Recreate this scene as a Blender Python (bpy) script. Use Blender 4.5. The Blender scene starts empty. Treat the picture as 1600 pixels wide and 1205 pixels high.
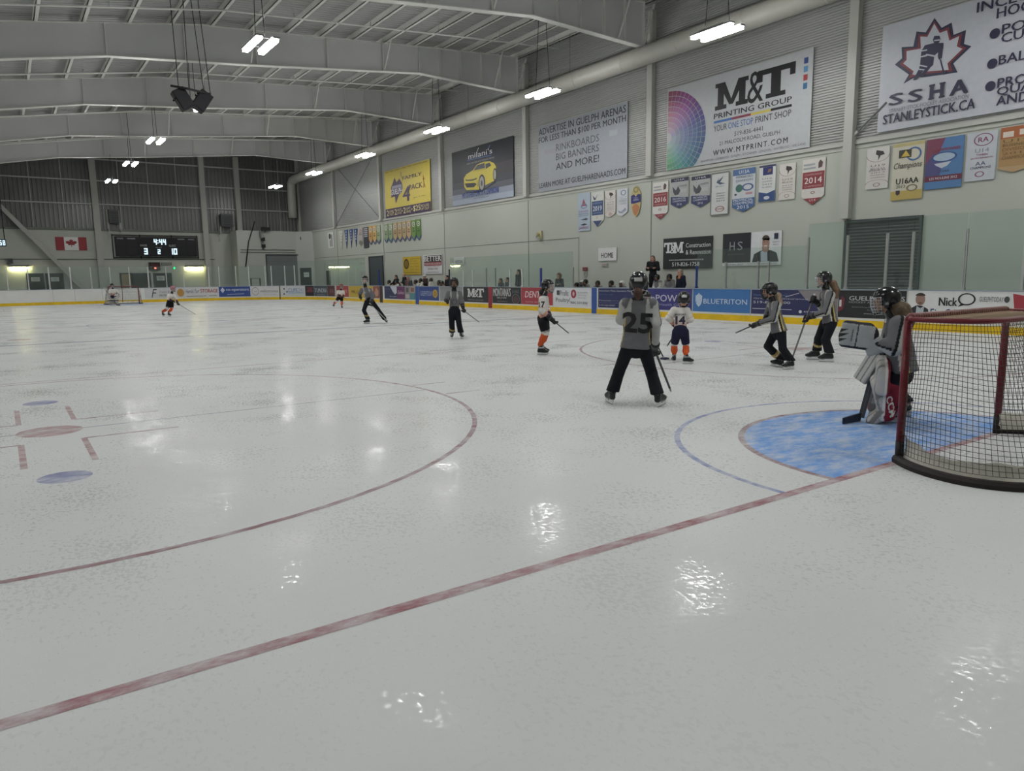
import bpy, bmesh, math, random
import numpy as np
from mathutils import Vector, Matrix
random.seed(7)
SC = bpy.context.scene
COL = SC.collection
# ------------------------------------------------------------------ camera
FPX, YAW, PITCH, ROLL = 1141.458, 0.604567, 0.148698, -0.013034
CAMP = np.array([-6.98627, -3.07582, 1.58904])
_f = np.array([math.sin(YAW)*math.cos(PITCH), math.cos(YAW)*math.cos(PITCH), -math.sin(PITCH)])
_r0 = np.array([math.cos(YAW), -math.sin(YAW), 0.0]); _u0 = np.cross(_r0, _f)
_r = math.cos(ROLL)*_r0+math.sin(ROLL)*_u0; _u = -math.sin(ROLL)*_r0+math.cos(ROLL)*_u0
cam = bpy.data.objects.new('camera', bpy.data.cameras.new('camera')); COL.objects.link(cam)
cam.matrix_world = Matrix(((_r[0], _u[0], -_f[0], CAMP[0]), (_r[1], _u[1], -_f[1], CAMP[1]), (_r[2], _u[2], -_f[2], CAMP[2]), (0, 0, 0, 1)))
cam.data.sensor_width = 36.0; cam.data.lens = 36.0*FPX/1600; cam.data.clip_end = 300; cam.data.clip_start = 0.05
SC.camera = cam
# ------------------------------------------------------------------ world, exposure
w = bpy.data.worlds.new('world'); SC.world = w; w.use_nodes = True
w.node_tree.nodes['Background'].inputs[0].default_value = (0.5, 0.55, 0.6, 1)
w.node_tree.nodes['Background'].inputs[1].default_value = 0.02
SC.view_settings.view_transform = 'Standard'; SC.view_settings.look = 'None'
SC.view_settings.gamma = 1.0; SC.view_settings.use_curve_mapping = False
SC.view_settings.exposure = 0.12
SC.cycles.max_bounces = 8; SC.cycles.transparent_max_bounces = 24; SC.cycles.diffuse_bounces = 4
SC.cycles.sample_clamp_indirect = 4.0; SC.cycles.caustics_reflective = False; SC.cycles.caustics_refractive = False
LAMP_STRENGTH = 95.0          # the rink's hanging tube fixtures
# ------------------------------------------------------------------ pixel -> world
def ray(x, y): return _f+_r*(x-800)/FPX-_u*(y-602.5)/FPX
def onX(x, y, X): d = ray(x, y); return CAMP+d*(X-CAMP[0])/d[0]
def onY(x, y, Y): d = ray(x, y); return CAMP+d*(Y-CAMP[1])/d[1]
def onZ(x, y, Z=0.0): d = ray(x, y); return CAMP+d*(Z-CAMP[2])/d[2]
def onP(x, y, P, n):
    d = ray(x, y); return CAMP+d*(np.dot(P-CAMP, n)/np.dot(d, n))
# ------------------------------------------------------------------ materials
def lin(c):
    if isinstance(c, str): c = [int(c[i:i+2], 16)/255 for i in (0, 2, 4)]
    return tuple((x/12.92 if x <= 0.04045 else ((x+0.055)/1.055)**2.4) for x in c)
MATS = {}
def M(name, col='808080', rough=0.6, metal=0.0, spec=0.4, var=0.06, scale=6.0, bump=0.0, emit=0.0, attr=False, coat=0.0):
    if name in MATS: return MATS[name]
    m = bpy.data.materials.new(name); m.use_nodes = True; MATS[name] = m
    nt = m.node_tree; b = nt.nodes['Principled BSDF']
    b.inputs['Roughness'].default_value = rough; b.inputs['Metallic'].default_value = metal
    b.inputs['Specular IOR Level'].default_value = spec
    b.inputs['Coat Weight'].default_value = coat
    c = lin(col)
    tc = nt.nodes.new('ShaderNodeTexCoord'); nz = nt.nodes.new('ShaderNodeTexNoise')
    nz.inputs['Scale'].default_value = scale; nz.inputs['Detail'].default_value = 3
    nt.links.new(tc.outputs['Object'], nz.inputs['Vector'])
    mr = nt.nodes.new('ShaderNodeMapRange'); mr.inputs[1].default_value = 0.3; mr.inputs[2].default_value = 0.7
    mr.inputs[3].default_value = 1-var; mr.inputs[4].default_value = 1+var
    nt.links.new(nz.outputs['Fac'], mr.inputs[0])
    mx = nt.nodes.new('ShaderNodeMix'); mx.data_type = 'RGBA'; mx.blend_type = 'MULTIPLY'; mx.inputs[0].default_value = 1
    if attr:
        at = nt.nodes.new('ShaderNodeAttribute'); at.attribute_name = 'Col'; nt.links.new(at.outputs['Color'], mx.inputs[6])
    else: mx.inputs[6].default_value = (*c, 1)
    nt.links.new(mr.outputs[0], mx.inputs[7]); nt.links.new(mx.outputs[2], b.inputs['Base Color'])
    if bump:
        bp = nt.nodes.new('ShaderNodeBump'); bp.inputs['Strength'].default_value = bump; bp.inputs['Distance'].default_value = 0.02
        nt.links.new(nz.outputs['Fac'], bp.inputs['Height']); nt.links.new(bp.outputs[0], b.inputs['Normal'])
    if emit:
        b.inputs['Emission Color'].default_value = (*c, 1); b.inputs['Emission Strength'].default_value = emit
    return m
def flat(col, rough=0.5):
    if not isinstance(col, str): return col
    c = [int(col[i:i+2], 16) for i in (0, 2, 4)]; g = 0.3*c[0]+0.59*c[1]+0.11*c[2]
    c2 = ''.join('%02x' % max(0, min(255, int((q*0.86+g*0.14)*0.94))) for q in c)
    return M('print_'+col, c2, rough, var=0.03)
# ------------------------------------------------------------------ object helpers
def tag(o, label=None, cat=None, group=None, kind=None):
    if label: o['label'] = label
    if cat: o['category'] = cat
    if group: o['group'] = group
    if kind: o['kind'] = kind
    return o
def empty(name, loc=(0, 0, 0), label=None, cat=None, group=None):
    o = bpy.data.objects.new(name, None); COL.objects.link(o); o.location = loc; o.empty_display_size = 0.2
    return tag(o, label, cat, group)
def put(name, me, parent=None, mats=()):
    for m in mats: me.materials.append(m)
    o = bpy.data.objects.new(name, me); COL.objects.link(o)
    if parent is not None:
        o.parent = parent; o.matrix_parent_inverse = parent.matrix_world.inverted() if False else Matrix.Identity(4)
    return o
def V3(*a): return np.array(a, float)
def nrm(v): v = np.asarray(v, float); return v/(np.linalg.norm(v)+1e-12)
class MB:
    """collects boxes, plates and tubes, links them as one mesh; children of an Empty are built relative to it (org)"""
    def __init__(s, org=(0, 0, 0)): s.v = []; s.f = []; s.m = []; s.org = np.array(org, float); s.mats = []; s.smooth = []
    def mi(s, mat):
        if mat not in s.mats: s.mats.append(mat)
        return s.mats.index(mat)
    def add(s, vs, fs, mat, sm=False):
        b = len(s.v); s.v += [tuple(np.asarray(p, float)) for p in vs]; k = s.mi(mat)
        for f in fs: s.f.append([b+i for i in f]); s.m.append(k); s.smooth.append(sm)
        return s
    def box(s, lo, hi, mat):
        x0, y0, z0 = lo; x1, y1, z1 = hi
        return s.add([(x0, y0, z0), (x1, y0, z0), (x1, y1, z0), (x0, y1, z0), (x0, y0, z1), (x1, y0, z1), (x1, y1, z1), (x0, y1, z1)],
                     [(0, 3, 2, 1), (4, 5, 6, 7), (0, 1, 5, 4), (1, 2, 6, 5), (2, 3, 7, 6), (3, 0, 4, 7)], mat)
    def obox(s, c, ax, ay, az, mat):     # oriented box: centre and three half-axis vectors
        c = np.asarray(c, float); ax, ay, az = (np.asarray(a, float) for a in (ax, ay, az))
        if np.dot(np.cross(ax, ay), az) < 0: ax = -ax
        vs = [c+sx*ax+sy*ay+sz*az for sz in (-1, 1) for sx, sy in ((-1, -1), (1, -1), (1, 1), (-1, 1))]
        return s.add(vs, [(0, 3, 2, 1), (4, 5, 6, 7), (0, 1, 5, 4), (1, 2, 6, 5), (2, 3, 7, 6), (3, 0, 4, 7)], mat)
    def bar(s, a, b, wid, dep, mat, up=(0, 0, 1)):
        a = np.asarray(a, float); b = np.asarray(b, float); d = nrm(b-a); up = np.asarray(up, float)
        if abs(np.dot(d, up)) > 0.98: up = V3(1, 0, 0)
        x = nrm(np.cross(d, up)); y = np.cross(x, d)
        return s.obox((a+b)/2, x*wid/2, (b-a)/2, y*dep/2, mat)
    def tube(s, pts, r, mat, n=8, caps=True, closed=False):
        pts = [np.asarray(p, float) for p in pts]; k = len(pts); rs = r if hasattr(r, '__len__') else [r]*k
        vs = []; x = None
        for i, p in enumerate(pts):
            if closed: d = nrm(pts[(i+1) % k]-pts[i-1])
            else: d = nrm(pts[min(i+1, k-1)]-pts[max(i-1, 0)])
            if x is None:
                x = nrm(np.cross(d, V3(0, 0, 1) if abs(d[2]) < 0.9 else V3(1, 0, 0)))
            else: x = nrm(x-d*np.dot(x, d))
            y = np.cross(d, x)
            for j in range(n):
                a = 2*math.pi*j/n; vs.append(p+rs[i]*(math.cos(a)*x+math.sin(a)*y))
        fs = []
        for i in range(k if closed else k-1):
            i2 = (i+1) % k
            for j in range(n):
                fs.append((i*n+j, i*n+(j+1) % n, i2*n+(j+1) % n, i2*n+j))
        if caps and not closed: fs += [tuple(range(n-1, -1, -1)), tuple((k-1)*n+j for j in range(n))]
        return s.add(vs, fs, mat, True)
    def prism(s, poly, d, mat):          # planar polygon (3-D points) pushed along vector d
        p = [np.asarray(q, float) for q in poly]; d = np.asarray(d, float); n = len(p)
        nn = sum(np.cross(p[i]-p[0], p[(i+1) % n]-p[0]) for i in range(n))
        if np.dot(nn, d) > 0: p = p[::-1]
        return s.add(p+[q+d for q in p], [tuple(range(n)), tuple(range(2*n-1, n-1, -1))]+[(i, i+n, (i+1) % n+n, (i+1) % n) for i in range(n)], mat)
    def build(s, name, parent=None, bevel=0.0):
        me = bpy.data.meshes.new(name)
        vs = np.array(s.v, float)-s.org
        me.from_pydata(vs.tolist(), [], s.f)
        for m in s.mats: me.materials.append(m)
        me.polygons.foreach_set('material_index', s.m); me.polygons.foreach_set('use_smooth', s.smooth)
        me.update()
        o = put(name, me, parent)
        if parent is None: o.location = s.org
        if bevel:
            bv = o.modifiers.new('bevel', 'BEVEL'); bv.width = bevel; bv.segments = 2; bv.limit_method = 'ANGLE'
        return o
def copy_tree(o, parent=None):
    c = o.copy(); COL.objects.link(c)
    if parent is not None: c.parent = parent
    for ch in list(o.children): copy_tree(ch, c)
    return c
# ------------------------------------------------------------------ lettering
_TC = {}
def text_geo(t, bold=0.0, shear=0.0, sp=1.0):
    k = (t, bold, shear, sp)
    if k in _TC: return _TC[k]
    cu = bpy.data.curves.new('lettering', 'FONT'); cu.body = t; cu.offset = bold; cu.shear = shear; cu.resolution_u = 2; cu.space_character = sp
    ob = bpy.data.objects.new('lettering', cu); me = bpy.data.meshes.new_from_object(ob)
    vs = np.array([v.co[:] for v in me.vertices]) if len(me.vertices) else np.zeros((0, 3)); fs = [tuple(p.vertices) for p in me.polygons]
    bpy.data.objects.remove(ob); bpy.data.curves.remove(cu); bpy.data.meshes.remove(me)
    if len(vs):
        lo = vs.min(0); hi = vs.max(0); vs = (vs-lo)/np.maximum(hi-lo, 1e-6)
    _TC[k] = (vs[:, :2], fs); return _TC[k]
def ell(cx, cy, rx, ry, n=28, a0=0.0, a1=2*math.pi):
    return [(cx+rx*math.cos(a0+(a1-a0)*i/n), cy+ry*math.sin(a0+(a1-a0)*i/n)) for i in range(n if abs(a1-a0-2*math.pi) < 1e-6 else n+1)]
class Sign:
    """a flat or path-following panel; u to the viewer's right 0..1, v up 0..1; each printed layer lies just proud of the one below"""
    def __init__(s, W, H, mapf, th=0.02, step=0.003):
        s.W, s.H, s.map, s.th, s.step = W, H, mapf, th, step; s.parts = {}; s.lay = 0
    def part(s, p):
        if p in ('lettering', 'field', 'bullet', 'social_icon', 'penalty_panel', 'social_icon'): s.k = getattr(s, 'k', 0)+1; p = '%s#%d' % (p, s.k)
        return s.parts.setdefault(p, MB())
    def flush(s): s.lay += 1
    def mic(s): s.n = getattr(s, 'n', 0)+1; return s.step*0.09*(s.n % 10)     # overlapping prints never share a plane
    def poly(s, pts, col, part='panel', lay=None):
        L = s.lay if lay is None else lay; wv = s.th+s.step*(L+1)+s.mic()
        s.part(part).add([(u*s.W, v*s.H, wv) for u, v in pts], [tuple(range(len(pts)))], flat(col)); return s
    def rect(s, u0, v0, u1, v1, col, part='panel', lay=None, n=1):
        if s.map[0] != 'flat': n = max(n, int(abs(u1-u0)*s.W/0.3)+1)
        if n > 1:
            for i in range(n):
                a = u0+(u1-u0)*i/n; b = u0+(u1-u0)*(i+1)/n; s.poly([(a, v0), (b, v0), (b, v1), (a, v1)], col, part, lay)
            return s
        return s.poly([(u0, v0), (u1, v0), (u1, v1), (u0, v1)], col, part, lay)
    def ring(s, cx, cy, rx, ry, t, col, part='emblem', lay=None, n=28, a0=0.0, a1=2*math.pi):
        L = s.lay if lay is None else lay; wv = s.th+s.step*(L+1)+s.mic()
        full = abs(a1-a0-2*math.pi) < 1e-6; vs = []; fs = []
        m = n if full else n+1
        for i in range(m):
            a = a0+(a1-a0)*i/n
            for k in (1.0, 1-t): vs.append(((cx+rx*k*math.cos(a))*s.W, (cy+ry*k*math.sin(a))*s.H, wv))
        for i in range(n):
            j = (i+1) % m; fs.append((2*i, 2*j, 2*j+1, 2*i+1))
        s.part(part).add(vs, fs, flat(col)); return s
    def line(s, a, b, t, col, part='emblem', lay=None):     # stroke of thickness t metres
        L = s.lay if lay is None else lay; wv = s.th+s.step*(L+1)+s.mic()
        A = np.array([a[0]*s.W, a[1]*s.H]); B = np.array([b[0]*s.W, b[1]*s.H]); d = nrm(B-A); p = np.array([-d[1], d[0]])*t/2
        s.part(part).add([(*(A-p), wv), (*(B-p), wv), (*(B+p), wv), (*(A+p), wv)], [(0, 1, 2, 3)], flat(col)); return s
    def text(s, t, u0, v0, u1, v1, col, part='lettering', bold=0.0, shear=0.0, sp=1.0, lay=None):
        L = (s.lay if lay is None else lay)+1; wv = s.th+s.step*(L+1)
        vs, fs = text_geo(t, 0.0, shear, sp); q = s.part(part); hgt = (v1-v0)*s.H; sh = bold*0.9*hgt
        for k, dx in enumerate((0,) if bold < 0.004 else (-sh, 0, sh)):      # heavier strokes: the same letters printed again a hair to each side
            q.add([((u0+(u1-u0)*a)*s.W*1.0+dx, (v0+(v1-v0)*b)*s.H, wv+0.0009*k) for a, b in vs], fs, flat(col))
        return s
    def done(s, name, label, cat, group=None, back='e8e8e6', shape=None):
        body = MB(); out = shape or [(0, 0), (1, 0), (1, 1), (0, 1)]
        if s.map[0] == 'flat':
            body.prism([(u*s.W, v*s.H, 0) for u, v in out], (0, 0, s.th), flat(back))
        else:
            n = max(1, int(s.W/0.4)); 
            for i in range(n):
                a = s.W*i/n; b = s.W*(i+1)/n
                body.add([(a, 0, s.th), (b, 0, s.th), (b, s.H, s.th), (a, s.H, s.th)], [(0, 1, 2, 3)], flat(back))
                body.add([(a, s.H, 0), (b, s.H, 0), (b, s.H, s.th), (a, s.H, s.th)], [(3, 2, 1, 0)], flat(back))
        if 'panel' in s.parts:
            q = s.parts.pop('panel'); 
            for f, m in zip(q.f, q.m): body.add([q.v[i] for i in f], [tuple(range(len(f)))], q.mats[m])
        root = s._build(name, body, None); tag(root, label, cat, group)
        for p, mb in s.parts.items(): s._build(p.split('#')[0], mb, root)
        return root
    def _build(s, name, mb, parent):
        if s.map[0] == 'flat':
            o = mb.build(name, parent)
            if parent is None: o.matrix_world = s.map[1]
            return o
        fn = s.map[1]; org = s.map[2]
        mb.v = [tuple(fn(*p)-org) for p in mb.v]
        o = mb.build(name, parent)
        if parent is None: o.location = org
        return o
def wall_frame(P, right, out):
    r = nrm(right); o = nrm(out); up = np.cross(o, r)
    return ('flat', Matrix(((r[0], up[0], o[0], P[0]), (r[1], up[1], o[1], P[1]), (r[2], up[2], o[2], P[2]), (0, 0, 0, 1))))
# ================================================================== THE HALL
XW, YF, ZB = 16.0, 64.0, 5.68            # right wall, far wall, top of the block work
FR = [1.88, 10.75, 19.62, 28.49, 37.36, 46.23, 55.1]     # roof frames
TOPZ = [(-24.5, 7.1), (-12, 9.35), (-6.15, 10.36), (0.2, 11.34), (2.5, 11.5), (10.9, 12.12), (16.3, 12.46)]
BOTZ = [(-23.5, 5.2), (-16, 7.2), (-6.3, 9.15), (-3, 9.75), (2.4, 10.2), (9.8, 10.92), (15.35, 10.72)]
def topz(x): return float(np.interp(x, [a for a, b in TOPZ], [b for a, b in TOPZ]))
def botz(x): return float(np.interp(x, [a for a, b in BOTZ], [b for a, b in BOTZ]))
# ---- rink outline: right side, far end, left side (viewer's right to left)
XR, Y0, Y1, RC = 13.2, -3.35, 57.65, 8.5
_SEG = []
def _lin(a, b): _SEG.append(('l', np.array(a, float), np.array(b, float), math.dist(a, b)))
def _arc(c, a0, a1): _SEG.append(('a', np.array(c, float), (a0, a1), RC*abs(a1-a0)))
_lin((2.5, Y0), (XR-RC, Y0)); _arc((XR-RC, Y0+RC), -math.pi/2, 0); _lin((XR, Y0+RC), (XR, Y1-RC))
_arc((XR-RC, Y1-RC), 0, math.pi/2); _lin((XR-RC, Y1), (-XR+RC, Y1)); _arc((-XR+RC, Y1-RC), math.pi/2, math.pi); _lin((-XR, Y1-RC), (-XR, 5))
SLEN = sum(q[3] for q in _SEG)
def path(s):
    for q in _SEG:
        if s <= q[3] or q is _SEG[-1]:
            if q[0] == 'l':
                d = (q[2]-q[1])/q[3]; p = q[1]+d*s; return p, np.array([-d[1], d[0]])
            a = q[2][0]+(q[2][1]-q[2][0])*s/q[3]; n = np.array([math.cos(a), math.sin(a)]); return q[1]+RC*n, -n
        s -= q[3]
_ss = np.linspace(0, SLEN, 1500); _pp = np.array([path(s)[0] for s in _ss])
def project(P):
    d = np.atleast_2d(P)-CAMP; z = d@_f; return np.stack([800+FPX*(d@_r)/z, 602.5-FPX*(d@_u)/z], 1), z
_px, _pz = project(np.column_stack([_pp, np.full(len(_pp), 0.65)]))
_ok = (_pz > 0.5) & (_px[:, 0] < 1900) & (_px[:, 0] > -400); _i0 = np.argmax(_ok); _o = _ok.copy()
def s_px(x):                              # distance along the boards of the point seen at column x
    xs = _px[_ok, 0]; s = _ss[_ok]; j = np.argsort(xs); return float(np.interp(x, xs[j], s[j]))
def path_strip(mb, s0, s1, prof, mat, n=None, closed=True):   # sweep a profile [(outward offset, z)] along the boards
    n = n or max(1, int((s1-s0)/0.5)); k = len(prof); vs = []; fs = []
    for i in range(n+1):
        p, nn = path(s0+(s1-s0)*i/n)
        for o, z in prof: vs.append((p[0]-nn[0]*o, p[1]-nn[1]*o, z))
    for i in range(n):
        for j in range(k if closed else k-1):
            j2 = (j+1) % k; fs.append((i*k+j, i*k+j2, (i+1)*k+j2, (i+1)*k+j))
    if closed: fs += [tuple(range(k)), tuple(n*k+j for j in range(k-1, -1, -1))]
    return mb.add(vs, fs, mat)
# ---- ice
ice = M('ice', 'd1d3d2', rough=0.5, spec=0.22, var=0.03, scale=0.35)
nt = ice.node_tree; B = nt.nodes['Principled BSDF']; tc = nt.nodes.new('ShaderNodeTexCoord')
def _noise(sc, rot, det=4, stretch=(1, 1, 1)):
    mp = nt.nodes.new('ShaderNodeMapping'); mp.inputs['Rotation'].default_value = (0, 0, rot); mp.inputs['Scale'].default_value = stretch
    n = nt.nodes.new('ShaderNodeTexNoise'); n.inputs['Scale'].default_value = sc; n.inputs['Detail'].default_value = det; n.inputs['Roughness'].default_value = 0.65
    nt.links.new(tc.outputs['Object'], mp.inputs[0]); nt.links.new(mp.outputs[0], n.inputs['Vector']); return n.outputs['Fac']
def _range(src, a, b, c, d):
    r = nt.nodes.new('ShaderNodeMapRange'); [r.inputs[i+1].__setattr__('default_value', v) for i, v in enumerate((a, b, c, d))]
    nt.links.new(src, r.inputs[0]); return r.outputs[0]
def _math(op, a, b):
    m = nt.nodes.new('ShaderNodeMath'); m.operation = op
    for i, q in enumerate((a, b)):
        if isinstance(q, (int, float)): m.inputs[i].default_value = q
        else: nt.links.new(q, m.inputs[i])
    return m.outputs[0]
sc1 = _range(_noise(2.2, 0.5, 6, (1, 26, 1)), 0.60, 0.66, 0, 1)
sc2 = _range(_noise(1.7, 2.3, 6, (1, 30, 1)), 0.61, 0.68, 0, 1)
sc3 = _range(_noise(1.1, 1.2, 6, (1, 36, 1)), 0.62, 0.68, 0, 1)
scr = _math('MAXIMUM', _math('MAXIMUM', sc1, sc2), sc3)
patch = _range(_noise(0.5, 0, 4), 0.4, 0.65, 0, 1)
scr = _math('MULTIPLY', scr, patch)
grain = _math('ADD', _noise(38, 0.4, 5, (1, 0.7, 1)), _math('MULTIPLY', _math('ADD', _noise(0.9, 0.8, 4), -0.5), 0.55))
wet = _math('MULTIPLY', _range(grain, 0.40, 0.66, 0, 1), _range(scr, 0, 1, 1, 0))
nt.links.new(_range(wet, 0.2, 0.85, 0.65, 0.13), B.inputs['Roughness']); nt.links.new(_range(wet, 0, 1, 0.06, 0.2), B.inputs['Specular IOR Level'])
bp = nt.nodes.new('ShaderNodeBump'); bp.inputs['Strength'].default_value = 0.04; bp.inputs['Distance'].default_value = 0.006
nt.links.new(_noise(26, 0, 6), bp.inputs['Height']); nt.links.new(bp.outputs[0], B.inputs['Normal'])
old = B.inputs['Base Color'].links[0].from_socket; mx = nt.nodes.new('ShaderNodeMix'); mx.data_type = 'RGBA'
mx.inputs[7].default_value = (*lin('b2b3b1'), 1); nt.links.new(old, mx.inputs[6]); nt.links.new(_math('MULTIPLY', scr, 0.2), mx.inputs[0]); nt.links.new(mx.outputs[2], B.inputs['Base Color'])
def paint(name, col, keep, rough=0.6):   # pigment under scuffed ice
    m = M(name, col, rough, var=0.1, scale=3, spec=0.08); n = m.node_tree; b = n.nodes['Principled BSDF']
    t = n.nodes.new('ShaderNodeTexCoord'); mp = n.nodes.new('ShaderNodeMapping'); mp.inputs['Scale'].default_value = (1, 2.2, 1); mp.inputs['Rotation'].default_value = (0, 0, 0.6)
    z = n.nodes.new('ShaderNodeTexNoise'); z.inputs['Scale'].default_value = 3.2; z.inputs['Detail'].default_value = 9; z.inputs['Roughness'].default_value = 0.72
    r = n.nodes.new('ShaderNodeMapRange'); r.inputs[1].default_value = 0.40; r.inputs[2].default_value = 0.68; r.inputs[3].default_value = 1-keep; r.inputs[4].default_value = min(1, 1.75-keep)
    x = n.nodes.new('ShaderNodeMix'); x.data_type = 'RGBA'; x.inputs[7].default_value = (*lin('cfd2d2'), 1)
    o = b.inputs['Base Color'].links[0].from_socket
    n.links.new(t.outputs['Object'], mp.inputs[0]); n.links.new(mp.outputs[0], z.inputs['Vector']); n.links.new(z.outputs['Fac'], r.inputs[0]); n.links.new(r.outputs[0], x.inputs[0])
    n.links.new(o, x.inputs[6]); n.links.new(x.outputs[2], b.inputs['Base Color']); return m
P_red, P_blue, P_crease, P_pink = paint('goal_line_red', '935a62', 0.92), paint('line_blue', '5a68a8', 0.8), paint('crease_blue', '5b92d6', 0.9), paint('faded_red', '876066', 0.9)
P_dot, P_bdot, P_grey = paint('dot_red', '9c7676', 0.88), paint('dot_blue', '777ca4', 0.9), paint('line_faded', '6c7086', 0.9)
mb = MB(); xs = np.linspace(0, SLEN, 120)
ring = [path(s)[0] for s in xs]
mb.add([(p[0], p[1], 0) for p in ring]+[(-XR, Y0, 0)], [tuple(range(len(ring)+1))], ice)
class Marks:
    def __init__(s): s.l = 0
    def z(s): return 0.0012*s.l
    def strip(s, a, b, w, m, lay):
        a = np.array(a, float); b = np.array(b, float); d = nrm(b-a); p = np.array([-d[1], d[0]])*w/2; z = 0.0004*lay
        mb.add([(*(a-p), z), (*(b-p), z), (*(b+p), z), (*(a+p), z)], [(0, 1, 2, 3)], m)
    def arc(s, c, r, w, m, lay, a0=0, a1=2*math.pi, n=96):
        z = 0.0004*lay; vs = []
        for i in range(n+1):
            a = a0+(a1-a0)*i/n
            for q in (r-w/2, r+w/2): vs.append((c[0]+q*math.cos(a), c[1]+q*math.sin(a), z))
        mb.add(vs, [(2*i, 2*i+1, 2*i+3, 2*i+2) for i in range(n)], m)
    def disc(s, c, r, m, lay, a0=0, a1=2*math.pi, n=64):
        mb.add([(c[0]+r*math.cos(a0+(a1-a0)*i/n), c[1]+r*math.sin(a0+(a1-a0)*i/n), 0.0004*lay) for i in range(n+1)], [tuple(range(n+1))], m)
K = Marks()
for g, sg in ((0.0, 1), (54.3, -1)):
    K.strip((-11.4, g), (11.4, g), 0.085, P_red, 3)
    a0, a1 = (0, math.pi) if sg > 0 else (math.pi, 2*math.pi)
    K.disc((0, g), 1.83, P_crease, 1, a0, a1); K.arc((0, g), 1.83, 0.06, P_pink, 2, a0, a1, 48); K.arc((0, g), 2.44, 0.055, P_blue, 2, a0, a1, 64)
    K.strip((-11, g+sg*10.9), (11, g+sg*10.9), 0.05, P_pink, 1)
    for cx in (-6.7, 6.7):
        c = np.array([cx, g+sg*6.1]); K.arc(c, 4.57, 0.055, P_pink, 2); K.disc(c, 0.31, P_dot, 2)
        K.strip(c-(4.57, 0), c+(4.57, 0), 0.035, P_grey, 1)
        for dy in (2.27, -2.27): K.disc(c+(0, dy), 0.2, P_bdot, 2)
        for sx in (-1, 1):
            for sy in (-1, 1):
                K.strip(c+(sx*0.27, sy*0.62), c+(sx*0.27, sy*1.76), 0.055, P_dot, 2)
                K.strip(c+(sx*0.27, sy*0.62), c+(sx*1.17, sy*0.62), 0.05, P_pink, 1)
                K.strip(c+(sx*4.6, sy*0.5), c+(sx*5.15, sy*0.5), 0.05, P_pink, 1)
for y in (19.45, 34.85): K.strip((-13.1, y), (13.1, y), 0.28, P_grey, 1)
K.strip((-13.1, 27.15), (13.1, 27.15), 0.2, P_pink, 1); K.arc((0, 27.15), 4.57, 0.05, P_bdot, 2); K.disc((0, 27.15), 0.3, P_bdot, 2)
for cx in (-6.7, 6.7):
    for y in (21.6, 32.7): K.disc((cx, y), 0.3, P_dot, 2)
o = mb.build('ice_floor'); tag(o, kind='structure')
conc = M('concrete', '6f7272', 0.8, var=0.1, scale=2)
m2 = MB(); m2.box((-25, -6, -0.25), (XW, YF, -0.03), conc); tag(m2.build('floor'), kind='structure')
# ---- dasher boards
bw, by, bcap = M('board_white', 'd6d7d4', 0.35, var=0.04, scale=1.5), M('kick_yellow', 'd8b414', 0.4, var=0.12, scale=2.5), M('cap_rail_grey', '8f9aa6', 0.4)
rb = empty('rink_boards', (0, 0, 0), 'white rink boards with yellow kickplate running around the ice', 'rink boards')
sN = s_px(2600) if False else 0.0
mb = MB(); path_strip(mb, 0, SLEN, [(0, 0), (0, 1.06), (0.12, 1.06), (0.12, 0)], bw); mb.build('board_wall', rb)
mb = MB(); path_strip(mb, 0, SLEN, [(-0.014, 0), (-0.014, 0.2), (0, 0.2), (0, 0)], by); mb.build('kickplate', rb)
mb = MB(); path_strip(mb, 0, SLEN, [(-0.02, 1.06), (-0.02, 1.085), (0.14, 1.085), (0.14, 1.06)], bcap); mb.build('cap_rail', rb)
def stripe(x0, x1, col, lab):
    b, a = s_px(x0), s_px(x1); m = MB(); path_strip(m, a, b, [(-0.022, 0), (-0.022, 1.06), (0.001, 1.06), (0.001, 0)], flat(col)); o = m.build('line_stripe', rb); o['label'] = lab
stripe(925, 932.5, '2d57a8', 'blue line stripe up the boards'); stripe(763.5, 769, 'a02a38', 'red centre line stripe up the boards')
stripe(649.5, 654.5, '2d57a8', 'blue line stripe up the boards'); stripe(593.5, 598, '3a2c30', 'dark gate post stripe on the boards'); stripe(436.5, 438.2, '6b5a4a', 'brown gate seam on the boards')
mb = MB()
for x in (1417.5, 1309.5, 1082, 1008, 864, 814, 712, 686.5, 600, 220, 160, 117, 83, 9, 1488, 1173):
    s = s_px(x); path_strip(mb, s-0.01, s+0.01, [(-0.002, 0.2), (-0.002, 1.06), (0.001, 1.06), (0.001, 0.2)], M('seam_grey', 'a5a7a5', 0.6), 1)
mb.build('panel_seam', rb)
# ---- right wall
wl, wu = M('wall_block_paint', 'a9aca3', 0.7, var=0.03, scale=0.4), M('ribbed_metal', '9b9c99', 0.45, var=0.03, scale=0.5)
steel = M('painted_steel', 'a9a9a3', 0.55, var=0.04, scale=1.0); joint = M('joint_dark', '6e716c', 0.8)
wr = empty('wall_right'); tag(wr, kind='structure')
mb = MB(); mb.box((XW, -6, -0.2), (XW+0.3, YF, ZB), wl); mb.build('block_wall', wr)
def ribs_x(z0, z1, pitch, dep):
    pr = []; z = z0
    while z < z1: pr += [(0, z), (0, z+pitch*0.5), (dep, z+pitch*0.62), (dep, z+pitch*0.88)]; z += pitch
    return pr
mb = MB(); pr = ribs_x(ZB+0.06, 12.6, 0.085, 0.034); vs = []
for y in (-6.0, YF):
    vs += [(XW-0.02+a, y, z) for a, z in pr]
n = len(pr); mb.add(vs, [(i, i+1, n+i+1, n+i) for i in range(n-1)], wu); mb.box((XW+0.03, -6, ZB), (XW+0.3, YF, 12.6), wu); mb.build('ribbed_cladding', wr)
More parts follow.
